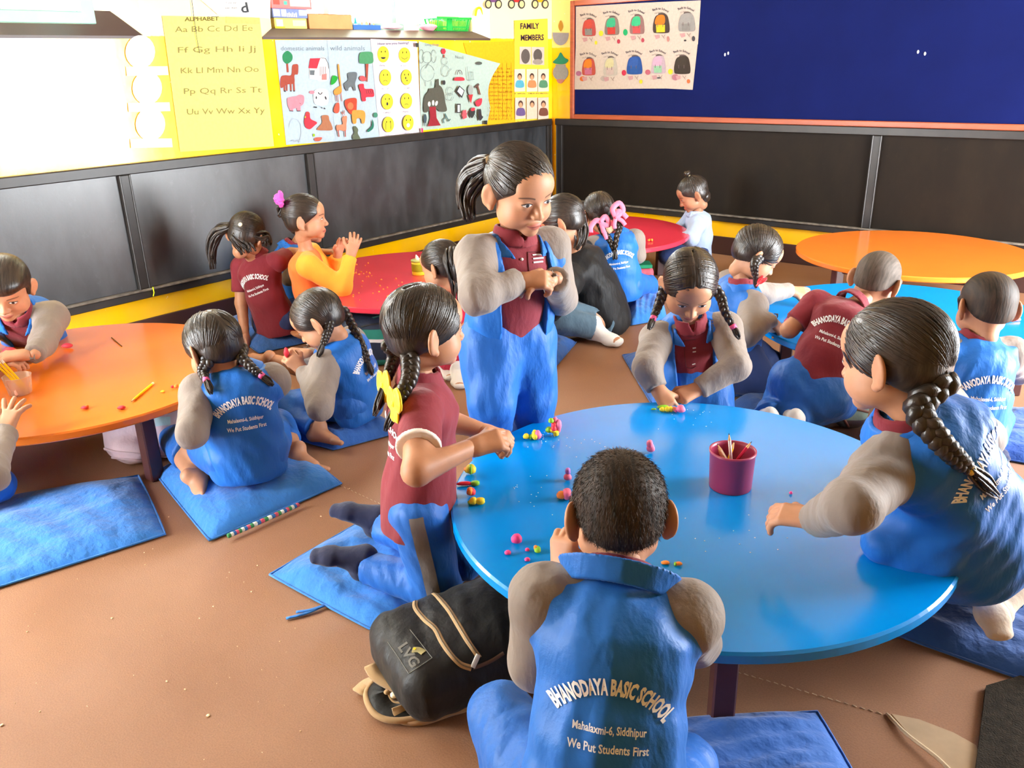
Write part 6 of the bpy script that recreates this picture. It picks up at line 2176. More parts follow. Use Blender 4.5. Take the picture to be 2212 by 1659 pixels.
for i, (x, y, c, lab) in enumerate(((846, 64, (240, 190, 195), 'pale pink crumpled bag on the sill, left of the others'), (888, 60, (240, 185, 185), 'rosy crumpled bag in the middle of the sill'), (922, 64, (235, 160, 170), 'deeper pink crumpled bag close to the green basket'))):
    p0 = on_sill(x, y, 0.10)
    mb = MB().blob((0, 0, 0.022), (0.05, 0.060 if i != 1 else 0.045, 0.022 if i != 1 else 0.034), None, 20, 12, 0.22, i)
    o = tag(mb.build('crumpled_bag', mat('pink_polythene_%d' % i, srgb(*c), 0.35, 0.5, 0.15, 30), None, (p0[0], p0[1], LEDGE)), lab, 'bag')
# the green basket
a, b = on_sill(950, 50, 0.01), on_sill(1052, 50, 0.01)
yc, w = 4.445, 0.33
o = empty('basket', (WALL_X - 0.135, yc, LEDGE), 'bright green plastic basket at the right end of the sill', 'basket')
BG = mat('green_plastic', (0.01, 0.42, 0.06), 0.35, 0.5, 0.08)
h = on_sill(1000, 36, 0.02)[2] - LEDGE
MB().box((0, 0, 0.003), (0.11, w * 0.90, 0.006), None, 0.002).build('base', BG, o)
rim = MB()
for x, y, sx, sy in ((0.068, 0, 0.008, w), (-0.068, 0, 0.008, w), (0, w / 2, 0.144, 0.008), (0, -w / 2, 0.144, 0.008)):
    rim.box((x, y, h - 0.006), (sx, sy, 0.012), None, 0.002)
rim.build('rim', BG, o)
for sg in (-1, 1):
    for k in range(26):
        y0 = (k / 25 - 0.5) * w * 0.88
        MB().tube([(sg * 0.053, y0, 0.004), (sg * 0.067, y0 * 1.11, h - 0.008)], 0.0042, 4, False, False).build('slat', BG, o)
    for k in range(8):
        x0 = (k / 7 - 0.5) * 0.104
        MB().tube([(x0, sg * w * 0.445, 0.004), (x0 * 1.25, sg * w * 0.495, h - 0.008)], 0.0042, 4, False, False).build('slat', BG, o)
    MB().box((sg * 0.060, -w * 0.12, h * 0.5), (0.006, 0.05, h * 0.95), None, 0.002).build('front_band', BG, o)
    MB().box((sg * 0.056, 0, h * 0.30), (0.006, w * 0.9, 0.008)).build('hoop', BG, o)
for i, (dy, c, lab) in enumerate(((-0.11, (215, 200, 60), 'yellow-green toy block at the left in the green basket'), (0.02, (240, 220, 60), 'yellow toy block in the middle of the green basket'), (0.12, (250, 235, 40), 'bright yellow toy block at the right in the green basket'))):
    o = tag(MB().box((0, 0, 0.03), (0.07, 0.075, 0.06), None, 0.008).build('toy_block', ink(c), None, (WALL_X - 0.135, yc + dy, LEDGE + 0.0065)), lab, 'toy')
mb = MB().blob((0, 0, 0.07), (0.05, 0.13, 0.075), None, 22, 14, 0.15, 4)
tag(mb.build('carrier_bag', mat('white_polythene', (0.85, 0.85, 0.83), 0.35, 0.5, 0.05), None, (WALL_X - 0.135, yc + 0.01, LEDGE + 0.067)), 'white carrier bag stuffed into the green basket', 'bag')
mb = MB()
mb.tube(spline([on_sill(1027, 34, 0.03), on_sill(1030, 20, 0.03), on_sill(1038, 18, 0.03), on_sill(1042, 34, 0.03)], 6), 0.008, 8)
tag(mb.build('yellow_loop', ink((250, 225, 20))), 'yellow plastic loop sticking out of the green basket', 'toy')

# ------------------------------------------------------------------ pots and pencils
PLUM = mat('maroon_plastic', (0.32, 0.030, 0.085), 0.35, 0.5, 0.05)
WOODP = ink((225, 185, 130))
LEAD = ink((50, 50, 55))


def pencil(label, p, q, c, tip=True, r=0.0038, end=None, group=None):
    p, q = np.asarray(p, float), np.asarray(q, float)
    o = empty('pencil', p, label, 'pencil', group)
    d = unit(q - p)
    L = np.linalg.norm(q - p)
    MB().tube([np.zeros(3), d * (L - 0.020)], r, 6, True, False).build('shaft', ink(c), o)
    MB().tube([d * (L - 0.020), d * (L - 0.005)], [r, r * 0.35], 6, True, False).build('sharpened_wood', WOODP, o)
    MB().tube([d * (L - 0.005), d * L], [r * 0.35, 0.0003], 6, True, False).build('lead', LEAD, o)
    if end:
        MB().tube([-d * 0.012, d * 0.001], r * 1.06, 6, True, False).build('end_cap', ink(end), o)
    return o


c = on_z(1577, 1050, TOP_Z)
o = empty('pencil_pot', (c[0], c[1], TOP_Z), 'maroon plastic pot of pencils on the nearest blue table', 'pot')
rr, hh = 0.055, 0.100
MB().lathe([(0.001, 0.0), (rr * 0.92, 0.0), (rr * 0.94, 0.003), (rr, hh - 0.008), (rr + 0.002, hh - 0.006), (rr + 0.002, hh), (rr - 0.002, hh), (rr - 0.003, hh - 0.01), (rr * 0.9, 0.005), (0.001, 0.005)], (0, 0, 0), 48).build('pot_wall', PLUM, o)
base = np.array([c[0], c[1], TOP_Z + 0.006])
for lab, ax, ay, bx, by, zz, col_ in (('pale pencil leaning left in the maroon pot', 0.025, -0.005, -0.040, 0.002, 0.112, (235, 215, 175)), ('tall white pencil in the middle of the maroon pot', 0.008, 0.005, -0.012, 0.004, 0.138, (240, 235, 235)),
                                      ('short yellow pencil standing in the maroon pot', -0.018, 0.012, 0.006, 0.014, 0.112, (245, 195, 40)), ('stubby cream pencil low at the left in the maroon pot', 0.008, 0.020, -0.034, 0.016, 0.098, (240, 215, 160)), ('dark pink pencil leaning right in the maroon pot', -0.025, 0.010, 0.046, 0.004, 0.114, (205, 45, 80))):
    pencil(lab, base + RH * ax + FH * ay, base + RH * bx + FH * by + UPV * zz, col_)


def clear_plastic(name, tint, k):
    m = bpy.data.materials.new(name)
    m.use_nodes = True
    t = NT(m.node_tree)
    b = m.node_tree.nodes['Principled BSDF']
    b.inputs['Base Color'].default_value = tint + (1,)
    b.inputs['Roughness'].default_value = 0.25
    tr, mx = t.new('ShaderNodeBsdfTransparent'), t.new('ShaderNodeMixShader')
    mx.inputs[0].default_value = k
    t.l.new(tr.outputs[0], mx.inputs[1])
    t.l.new(b.outputs[0], mx.inputs[2])
    t.l.new(mx.outputs[0], m.node_tree.nodes['Material Output'].inputs['Surface'])
    return m


c = on_z(45, 850, TOP_Z)
o = empty('clear_cup', (c[0], c[1], TOP_Z), 'clear plastic cup of pencils on the orange table', 'cup')
MB().lathe([(0.001, 0), (0.033, 0), (0.035, 0.003), (0.044, 0.062), (0.045, 0.064), (0.0435, 0.064), (0.034, 0.005), (0.001, 0.004)], (0, 0, 0), 36).build('cup_wall', clear_plastic('cloudy_clear_plastic', (0.75, 0.6, 0.52), 0.38), o)
for i, (lab, e) in enumerate((('yellow pencil with white end, left one in the clear cup', -0.058), ('yellow pencil with white end, middle one in the clear cup', -0.048), ('yellow pencil with white end, right one in the clear cup', -0.038))):
    b0 = np.array([c[0], c[1], TOP_Z + 0.008]) + RH * (0.018 + 0.005 * i) + FH * (0.004 * i - 0.006)
    pencil(lab, np.array([c[0], c[1], 0]) + RH * e + FH * (0.006 * i) + UPV * (TOP_Z + 0.105), b0, (250, 205, 30), end=(235, 230, 225))
MB().box((0.02, -0.02, 0.025), (0.022, 0.014, 0.040), None, 0.004).build('eraser_inside', ink((235, 205, 195)), o)
c = on_z(906, 592, TOP_Z)
o = empty('yellow_tub', (c[0], c[1], TOP_Z), 'yellow tub with a white stick in it on the red table', 'tub')
MB().lathe([(0.001, 0), (0.036, 0), (0.037, 0.003), (0.037, 0.074), (0.0355, 0.074), (0.034, 0.005), (0.001, 0.004)], (0, 0, 0), 32).build('tub_wall', mat('yellow_tub_plastic', (0.75, 0.60, 0.03), 0.4), o)
MB().lathe([(0.0375, 0.018), (0.0378, 0.019), (0.0378, 0.056), (0.0375, 0.057)], (0, 0, 0), 32).build('wrapper', ink((150, 150, 30)), o)
MB().lathe([(0.0372, 0.066), (0.0395, 0.067), (0.0395, 0.074), (0.0372, 0.075)], (0, 0, 0), 32).build('rim', mat('olive_rim', (0.35, 0.36, 0.05), 0.4), o)
b0 = np.array([c[0], c[1], TOP_Z + 0.006])
tag(MB().tube([b0 + RH * 0.010, b0 - RH * 0.008 + UPV * 0.080, b0 - RH * 0.011 + UPV * 0.094], [0.009, 0.009, 0.002], 10).build('glue_stick', mat('white_stick', (0.8, 0.82, 0.75), 0.5)), 'white pointed stick standing in the yellow tub', 'stick')

# ------------------------------------------------------------------ modelling clay
CL = {k: mat('clay_' + k, v, 0.55, 0.35, 0.1, 60) for k, v in dict(yellow=(0.80, 0.58, 0.02), green=(0.22, 0.48, 0.02), red=(0.75, 0.03, 0.05), pink=(0.80, 0.16, 0.27), hot=(0.75, 0.05, 0.22), purple=(0.42, 0.16, 0.50), orange=(0.85, 0.24, 0.03), peach=(0.80, 0.30, 0.16)).items()}


def clay(label, px, py, lumps, zt=TOP_Z):
    c = on_z(px, py, zt)
    mn = min(l[2] - (l[4] if hasattr(l[4], '__len__') else (l[4],) * 3)[2] for l in lumps)
    mb, ms = MB(), []
    for i, (x, y, zz, colr, r) in enumerate(lumps):
        m = CL[colr]
        if m not in ms:
            ms.append(m)
        mb.cur = ms.index(m)
        rot = np.stack([RH, FH, UPV], 1)
        mb.blob(RH * x + FH * y + UPV * (zz - mn), r, rot, 12, 8, 0.16, i)
    o = mb.build('clay_lump', ms, None, (c[0], c[1], zt + 0.0004))
    return tag(o, label, 'modelling clay', 'pieces of modelling clay')


clay('tall bunch of pink, red and green clay at the back left of the blue table', 1195, 940, [(-0.012, 0.004, 0.014, 'green', 0.010), (0.002, 0, 0.030, 'red', 0.009), (0.014, 0.002, 0.026, 'pink', (0.010, 0.010, 0.022)), (0.006, 0.010, 0.040, 'pink', 0.010), (0.000, -0.004, 0.016, 'yellow', 0.010), (0.008, -0.006, 0.008, 'yellow', 0.009), (-0.006, 0, 0.044, 'green', 0.008), (0.002, -0.006, 0.022, 'red', 0.009)])
clay('yellow and pink clay cluster beside the tall bunch', 1152, 950, [(-0.020, 0, 0.010, 'yellow', 0.009), (-0.008, 0, 0.008, 'green', 0.007), (0.004, -0.002, 0.010, 'yellow', 0.010), (0.012, 0.004, 0.012, 'pink', 0.013), (0.004, 0.004, 0.018, 'yellow', 0.008)])
for lab, x, y, l in (('green clay leaf under the hands of the girl facing us', 1432, 883, [(0, 0, 0.005, 'green', (0.018, 0.008, 0.006))]), ('first yellow clay ball of the row before the girl facing us', 1430, 890, [(0, 0, 0.008, 'yellow', 0.008)]), ('double yellow clay ball in the middle of that row', 1444, 890, [(-0.004, 0, 0.008, 'yellow', 0.009), (0.006, 0, 0.008, 'yellow', 0.008)]),
                     ('peach clay ball in the row before the girl facing us', 1456, 889, [(0, 0, 0.008, 'peach', 0.008), (0.004, -0.006, 0.006, 'pink', 0.006)]), ('pink clay ball at the right end of that row', 1470, 892, [(0, 0, 0.010, 'pink', 0.013)]), ('tiny green clay crumb left of the row', 1412, 886, [(0, 0, 0.003, 'green', (0.008, 0.003, 0.003))]),
                     ('lone pink clay block in the middle of the blue table', 1405, 978, [(0, 0, 0.012, 'pink', (0.011, 0.010, 0.014)), (-0.003, 0, 0.024, 'pink', 0.010)]), ('pink and purple clay piece left of the front boy\'s head', 1226, 1038, [(0, 0, 0.010, 'pink', 0.010), (0.001, 0.004, 0.024, 'purple', 0.008)]),
                     ('peach and red clay piece just left of the front boy\'s head', 1219, 1078, [(-0.008, 0, 0.010, 'orange', 0.011), (0.006, 0, 0.012, 'pink', 0.013)]), ('round yellow and green clay ball by the ribbon girl', 1017, 1024, [(0, 0, 0.014, 'yellow', 0.014), (0, -0.006, 0.016, 'green', (0.006, 0.010, 0.013)), (-0.009, 0, 0.012, 'orange', 0.009)]),
                     ('long red and green clay carrot at the table edge', 1014, 1049, [(-0.012, 0, 0.006, 'red', (0.020, 0.006, 0.006)), (0.014, 0, 0.006, 'green', (0.014, 0.007, 0.006))]), ('small orange clay ball below the clay carrot', 1018, 1071, [(0, 0, 0.010, 'red', 0.011), (-0.003, -0.004, 0.014, 'orange', 0.009)]),
                     ('long yellow clay roll below the orange ball', 1028, 1090, [(-0.006, 0, 0.009, 'yellow', 0.010), (0.010, 0, 0.008, 'yellow', (0.014, 0.008, 0.008)), (-0.014, 0, 0.005, 'green', 0.006)]), ('red clay lump alone near the front left of the blue table', 1116, 1174, [(0, 0, 0.010, 'hot', 0.012)]),
                     ('pink clay dot left of the three dots', 1097, 1198, [(0, 0, 0.004, 'hot', (0.007, 0.007, 0.005))]), ('upper pink clay dot beside the green leaf', 1139, 1191, [(0, 0, 0.004, 'hot', (0.005, 0.005, 0.004))]), ('lower pink clay dot beside the green leaf', 1139, 1212, [(0, 0, 0.004, 'hot', (0.006, 0.006, 0.004))]),
                     ('green clay leaf with a red tip near the dots', 1161, 1192, [(0, 0, 0.006, 'green', (0.007, 0.012, 0.006)), (-0.004, 0.003, 0.008, 'orange', 0.005)]), ('orange clay strip by the front boy\'s collar', 1437, 1219, [(0, 0, 0.004, 'orange', (0.009, 0.006, 0.004))]), ('orange and green clay bit right of the front boy\'s collar', 1465, 1222, [(0, 0, 0.004, 'orange', (0.008, 0.005, 0.004)), (-0.006, 0, 0.003, 'green', 0.004)]),
                     ('pink clay crumb by the hand of the plait girl', 1708, 1068, [(0, 0, 0.003, 'hot', 0.004)]), ('red clay petal beside the boy at the left edge', 146, 752, [(0, 0, 0.009, 'red', (0.020, 0.012, 0.010))]), ('red clay scrap at the front left of the orange table', 183, 884, [(0, 0, 0.004, 'red', (0.011, 0.008, 0.005)), (0.006, 0.004, 0.004, 'orange', 0.006)]), ('square red clay scrap by the yellow pencil', 263, 884, [(0, 0, 0.005, 'red', (0.012, 0.009, 0.006))]),
                     ('orange clay crumbs at the elbow of the barefoot girl', 385, 838, [(-0.006, 0, 0.004, 'orange', 0.007), (0.008, 0.002, 0.004, 'yellow', 0.006), (-0.018, -0.004, 0.003, 'red', 0.005)]), ('small yellow clay crumb on the orange table', 352, 848, [(0, 0, 0.003, 'yellow', (0.007, 0.005, 0.004))]),
                     ('pink and red clay heap on the far blue table', 1706, 700, [(-0.012, 0, 0.010, 'pink', 0.012), (0.004, 0.004, 0.012, 'red', 0.012), (0.014, -0.004, 0.010, 'orange', 0.012), (0.006, -0.010, 0.008, 'yellow', 0.010), (-0.004, 0.012, 0.014, 'purple', 0.011)]), ('yellow and pink clay flower before the heap on the far blue table', 1692, 712, [(-0.010, 0, 0.008, 'pink', 0.011), (0.006, 0.002, 0.008, 'pink', 0.011), (0.018, 0, 0.008, 'yellow', 0.010), (-0.002, -0.008, 0.007, 'hot', 0.009)]),
                     ('magenta clay lump at the right edge of the far blue table', 2204, 770, [(0, 0, 0.014, 'hot', 0.018), (0.012, 0.004, 0.012, 'purple', 0.014)]), ('orange clay bits on the far red table', 1405, 522, [(-0.010, 0, 0.004, 'orange', 0.007), (0.008, 0.004, 0.004, 'orange', 0.008), (-0.002, 0.016, 0.004, 'orange', 0.006)])):
    clay(lab, x, y, l)
mb = MB()
for i in range(46):
    p = on_z(*((RND.uniform(750, 812), RND.uniform(565, 600)) if i < 22 else (RND.uniform(745, 890), RND.uniform(595, 650))), TOP_Z + 0.002)
    mb.blob(p, RND.uniform(0.002, 0.005), None, 6, 4, 0.2, i)
tag(mb.build('clay_crumbs', CL['orange']), 'orange clay crumbs scattered over the red table', 'modelling clay', None, 'stuff')
mb = MB()
for cx, cy, n, sp in ((1170, 948, 18, 40), (1500, 905, 14, 70), (1260, 960, 14, 60), (1160, 1070, 16, 80), (1600, 1150, 14, 120)):
    for i in range(n):
        p = on_z(cx + RND.gauss(0, sp * 0.5), cy + RND.gauss(0, sp * 0.25), TOP_Z + 0.0006)
        mb.blob(p, (0.0016, 0.0016, 0.0006), None, 6, 4, 0.2, i)
tag(mb.build('eraser_crumbs', ink((200, 225, 225))), 'pale eraser crumbs on the nearest blue table', 'crumbs', None, 'stuff')

pencil('yellow pencil lying on the orange table', on_z(328, 830, TOP_Z + 0.0045), on_z(283, 868, TOP_Z + 0.0045), (248, 215, 30), end=(250, 220, 170))
tag(MB().tube([on_z(241, 729, TOP_Z + 0.0025), on_z(263, 748, TOP_Z + 0.0025)], 0.0022, 6).build('thin_stick', ink((120, 85, 45))), 'thin brown stick lying at the back of the orange table', 'stick')
o = tag(MB().lathe([(0.001, 0), (0.016, 0), (0.020, 0.034), (0.0185, 0.034), (0.015, 0.003), (0.001, 0.003)], (0, 0, 0), 24).build('paper_cup', mat('white_paper', (0.8, 0.8, 0.8), 0.7), None, tuple(on_z(1668, 716, TOP_Z + 0.0003))), 'small white cup at the left edge of the far blue table', 'cup')
for nm, lab, p, q, cc in (('white_chalk', 'white stick on the far blue table behind the plait girl', (1998, 690), (2032, 684), (240, 240, 240)), ('pink_crayon', 'pink crayon on the far blue table by the right-hand boy\'s ear', (2176, 692), (2203, 690), (225, 110, 140))):
    tag(MB().tube([on_z(*p, TOP_Z + 0.0065), on_z(*q, TOP_Z + 0.0065)], 0.006, 8).build(nm, ink(cc)), lab, 'crayon')
# clay held in hands
for lab, p, r, k in (('red and orange clay held by the boy at the left edge', PEOPLE['boy_left']['J']['wL'] - RH * 0.085 + UPV * 0.012, (0.030, 0.018, 0.014), 'red'), ('red clay pinched by the girl with bent head', PEOPLE['girl_bent']['J']['wL'] - RH * 0.055 + UPV * 0.075, (0.010, 0.010, 0.018), 'red')):
    tag(MB().blob((0, 0, 0), r, np.stack([RH, FH, UPV], 1), 12, 8, 0.15, 3).build('clay_lump', CL[k], None, tuple(p)), lab, 'modelling clay', 'pieces of modelling clay')


# ------------------------------------------------------------------ bags
def soft_box(c, R, half, rad, h, seed, extra=None, wr=0.004):
    """Rounded, slightly creased box as a surface in room coordinates."""
    m = float(np.linalg.norm(half)) + 0.05
    f = Field(np.asarray(c) - m, np.asarray(c) + m, h)
    half = np.asarray(half, float) - rad

    def fn(dx, dy, dz):
        q = [np.abs(dx * R[0, i] + dy * R[1, i] + dz * R[2, i]) - half[i] for i in range(3)]
        out = np.sqrt(np.maximum(q[0], 0) ** 2 + np.maximum(q[1], 0) ** 2 + np.maximum(q[2], 0) ** 2)
        return out + np.minimum(np.maximum(q[0], np.maximum(q[1], q[2])), 0) - rad
    f.custom(c, m, fn)
    if extra:
        extra(f)
    f.wrinkle(wr, 0.12, seed)
    f.plane((0, 0, -1), -0.003, 0.004)
    return f


def ribbon_on(tree, pix, w, th, lift=0.001):
    """A band that follows the surface along picture points."""
    pts, nr = [], []
    for p in spline([np.array([a, b, 0.0]) for a, b in pix], 8):
        d = ray(p[0], p[1])
        hit = tree.ray_cast(Vector(ORG), Vector(unit(d)))
        if hit[0] is not None:
            pts.append(np.array(hit[0]))
            nr.append(np.array(hit[1]))
    mb, V, Fc = MB(), [], []
    for i, p in enumerate(pts):
        t = unit(pts[min(i + 1, len(pts) - 1)] - pts[max(i - 1, 0)])
        n = unit(nr[i])
        n = n if n @ (ORG - p) > 0 else -n
        s = unit(np.cross(t, n))
        for k in ((-1, 0), (-0.8, 1), (0.8, 1), (1, 0)):
            V.append(p + s * w / 2 * k[0] + n * (lift + th * k[1]))
    for i in range(len(pts) - 1):
        for k in range(3):
            a = i * 4 + k
            Fc.append((a, a + 1, a + 5, a + 4))
    return mb.add(V, Fc, True)


def z7(x, y):
    return (760 + x / 4.61, 1220 + y / 4.61)


BLACKN = fabric('black_nylon', (0.011, 0.011, 0.011), 0.5, 0.25, 0.5, 0.05)
TAN = fabric('tan_webbing', (0.42, 0.27, 0.13), 0.75, 0.12, 0.3)
wA, wB = on_z(*z7(690, 320), 0.13), on_z(*z7(1250, 1090), 0.11)
wd = unit(np.array([wB[0] - wA[0], wB[1] - wA[1], 0]))
ad = np.array([-wd[1], wd[0], 0])
le = on_z(*z7(230, 800), 0.10)
if (le - wA) @ ad > 0:
    ad = -ad
L0 = 0.22
mid = (wA + wB) / 2
ctr = mid - wd * ((mid - le) @ wd) * 0.0
ctr = ctr + ad * (((le - ctr) @ ad) + L0 * 0.98)  * 1.0 - ad * 0.0
ctr = np.array([ctr[0], ctr[1], 0.078])
if (le - ctr) @ ad > 0:
    ad = -ad
R = np.stack([ad, wd, UPV], 1)
WW = np.linalg.norm((wB - wA)[:2]) / 2 + 0.004
f = soft_box(ctr, R, (L0, WW, 0.072), 0.058, 0.005, 4, lambda q: (q.cap(ctr - ad * (L0 - 0.15) - wd * 0.01, ctr - ad * (L0 - 0.155) + wd * 0.01, 0.075, 0.075, 0.03, 'u', wd, 1.6), q.ell(ctr + ad * 0.03 + UPV * 0.045, (0.10, 0.10, 0.050), 0.04)), 0.0022)
o = empty('backpack', (ctr[0], ctr[1], 0), 'black school backpack with tan zips lying under the edge of the blue table', 'backpack')
org = np.array(o.location)
V, Q = f.surf()
link('bag_body', np_mesh('bag_body', V - org, Q), BLACKN, o)
BT = BVHTree.FromPolygons([tuple(map(float, q)) for q in V], [tuple(map(int, q)) for q in Q])


def on_bag(name, pts, w, th, m, parent=o):
    mb = ribbon_on(BT, [z7(*p) for p in pts], w, th)
    mb.v = [tuple(np.array(v) - org) for v in mb.v]
    if mb.f:
        return mb.build(name, m, parent)


ZT = mat('brass_zip_teeth', (0.16, 0.11, 0.05), 0.4, 0.6, 0.3, 300)
Z1 = [(740, 262), (830, 300), (950, 430), (1060, 600), (1160, 770), (1270, 930)]
Z2 = [(640, 330), (635, 430), (720, 540), (830, 640), (900, 770), (980, 890), (1080, 990), (1190, 1030)]
for zz in (Z1, Z2):
    zo = on_bag('zip_tape', zz, 0.0125, 0.0016, TAN)
    t2 = ribbon_on(BT, [z7(*p) for p in zz], 0.0035, 0.0012, 0.0024)
    t2.v = [tuple(np.array(v) - org) for v in t2.v]
    t2.build('zip_teeth', ZT, zo)
on_bag('zip_puller', [(1255, 900), (1235, 950), (1200, 1025)], 0.011, 0.004, ZIP)
on_bag('zip_tape', [(1200, 1030), (1290, 1000), (1400, 950), (1510, 880)], 0.008, 0.003, mat('brown_cord', (0.10, 0.05, 0.03), 0.6))
on_bag('logo_frame', [(360, 770), (470, 930), (570, 1085)], 0.0016, 0.0008, ink((120, 120, 115)))
on_bag('logo_frame', [(580, 650), (690, 790), (800, 930)], 0.0016, 0.0008, ink((120, 120, 115)))
on_bag('logo_frame', [(800, 930), (690, 1005), (570, 1085)], 0.0016, 0.0008, ink((120, 120, 115)))


def bag_text(s, cx, cy, w, h, rot, m):
    P, Qf, wid = text_mesh(s, 0.03)
    V = []
    for x, y in P:
        X, Y = (x / wid - 0.5) * w, (y - 0.5) * h
        px = z7(cx + X * math.cos(rot) + Y * math.sin(rot), cy + X * math.sin(rot) - Y * math.cos(rot))
        hit = BT.ray_cast(Vector(ORG), Vector(unit(ray(*px))))
        if hit[0] is None:
            return
        n = np.array(hit[1])
        n = n if n @ (ORG - np.array(hit[0])) > 0 else -n
        V.append(np.array(hit[0]) + n * 0.0012 - org)
    MB().add(V, Qf).build('logo_lettering', m, o)


LG = ink((105, 103, 98))
bag_text('LVG', 575, 900, 250, 105, 0.98, LG)
bag_text('LVG', 1130, 285, 250, 75, 0.75, ink((80, 78, 76)))
mb = ribbon_on(BT, [z7(605, 850), z7(665, 850), z7(720, 880)], 0.016, 0.0012)
mb.v = [tuple(np.array(v) - org) for v in mb.v]
mb.build('logo_triangle', ink((165, 155, 110)), o)
mb = ribbon_on(BT, [z7(618, 840), z7(628, 845), z7(638, 850)], 0.006, 0.0022)
mb.v = [tuple(np.array(v) - org) for v in mb.v]
mb.build('logo_dot', ink((230, 200, 40)), o)


def strap(name, pts, w, th, m, zs, edge=None):
    P = spline([on_z(*z7(*p), z) for p, z in zip(pts, zs)], 6)
    mb = MB()
    V, Fc = [], []
    for i, p in enumerate(P):
        t = unit(P[min(i + 1, len(P) - 1)] - P[max(i - 1, 0)])
        s = unit(np.cross(t, UPV))
        n = unit(np.cross(s, t))
        for k in ((-1, -1), (-1, 1), (1, 1), (1, -1)):
            V.append(p + s * w / 2 * k[0] + n * th / 2 * k[1] - org)
    for i in range(len(P) - 1):
        for k in range(4):
            a, b = i * 4 + k, i * 4 + (k + 1) % 4
            Fc.append((a, b, b + 4, a + 4))
    Fc += [(3, 2, 1, 0), tuple(range(4 * len(P) - 4, 4 * len(P)))]
    so = mb.add(V, Fc, True).build(name, m, o)
    if edge:
        for sg in (-1, 1):
            e = MB()
            e.tube([(np.array(V[4 * i + (2 if sg > 0 else 1)]) + np.array(V[4 * i + (3 if sg > 0 else 0)])) / 2 for i in range(len(P))], th * 0.62, 6)
            e.build('strap_binding', edge, so)


strap('gusset_band', [(185, 1000), (260, 1110), (420, 1200), (600, 1270), (850, 1290), (1050, 1290), (1170, 1250)], 0.030, 0.008, TAN, [0.050, 0.042, 0.036, 0.034, 0.034, 0.036, 0.045])
strap('shoulder_strap', [(330, 1180), (250, 1280), (330, 1440), (520, 1470), (800, 1400), (1050, 1340), (1190, 1260)], 0.046, 0.012, BLACKN, [0.030, 0.022, 0.016, 0.015, 0.017, 0.022, 0.035], TAN)
strap('shoulder_strap', [(480, 1400), (520, 1510), (700, 1520), (950, 1440), (1160, 1370), (1300, 1220)], 0.036, 0.010, TAN, [0.030, 0.012, 0.010, 0.011, 0.014, 0.04])
strap('strap_end', [(70, 1280), (180, 1190), (290, 1180)], 0.040, 0.006, TAN, [0.010, 0.014, 0.024])
strap('side_strap', [(1270, 1110), (1420, 1050), (1650, 930)], 0.034, 0.008, TAN, [0.075, 0.070, 0.065])
p = on_z(*z7(1275, 1105), 0.085)
MB().box(p - org, (0.034, 0.030, 0.012), R, 0.004).build('buckle', mat('beige_buckle', (0.40, 0.32, 0.22), 0.4), o)
MB().lathe([(0.006, 0), (0.009, 0.002), (0.009, 0.006), (0.006, 0.008)], on_z(*z7(425, 1310), 0.036) - org, 16).build('strap_ring', CREAM, o)

# pale pink bag under the orange table
c = xdz(330, 2.75, 0.0)
PINKB = fabric('pale_pink_nylon', (0.62, 0.46, 0.50), 0.55, 0.08, 0.5, 0.1)
f = soft_box(np.array([c[0], c[1], 0.105]), np.stack([RH, FH, UPV], 1), (0.145, 0.085, 0.105), 0.07, 0.006, 8, lambda q: q.ell(np.array([c[0], c[1], 0.06]) - FH * 0.06 - RH * 0.04, (0.10, 0.07, 0.06), 0.03), 0.004)
o = empty('school_bag', (c[0], c[1], 0), 'pale pink school bag behind the leg of the orange table', 'bag')
org = np.array(o.location)
V, Q = f.surf()
link('bag_body', np_mesh('bag_body', V - org, Q), PINKB, o)
T2 = BVHTree.FromPolygons([tuple(map(float, q)) for q in V], [tuple(map(int, q)) for q in Q])
for pts, w in (([(224, 968), (250, 976), (290, 980), (330, 984), (380, 985), (415, 984)], 0.010), ([(226, 985), (260, 990), (300, 993), (345, 996), (400, 1000)], 0.006), ([(245, 1000), (280, 1010), (310, 1022), (330, 1035)], 0.004)):
    mb = ribbon_on(T2, pts, w, 0.004)
    mb.v = [tuple(np.array(v) - org) for v in mb.v]
    if mb.f:
        mb.build('seam', PINKB, o)
mb = ribbon_on(T2, [(335, 912), (350, 910), (368, 909)], 0.03, 0.0008)
mb.v = [tuple(np.array(v) - org) for v in mb.v]
if mb.f:
    mb.build('printed_patch', ink((175, 205, 210)), o)

# navy bag with green bands


def banded(name, bands, base):
    m, t, b = base_mat(name, 0.6, 0.3)
    sep = t.new('ShaderNodeSeparateXYZ')
    t.l.new(t.coords(), sep.inputs[0])
    cc = base
    for z0, z1, colr in bands:
        k = t.m('MULTIPLY', t.step(sep.outputs[2], z0 - 0.001, z0 + 0.001), t.step(sep.outputs[2], z1 + 0.001, z1 - 0.001))
        cc = t.mix(k, cc, colr)
    t.put(b.inputs['Base Color'], cc)
    t.put(b.inputs['Normal'], t.bump(t.noise(t.coords(), 30.0, 3), 0.4, 0.01))
    return m


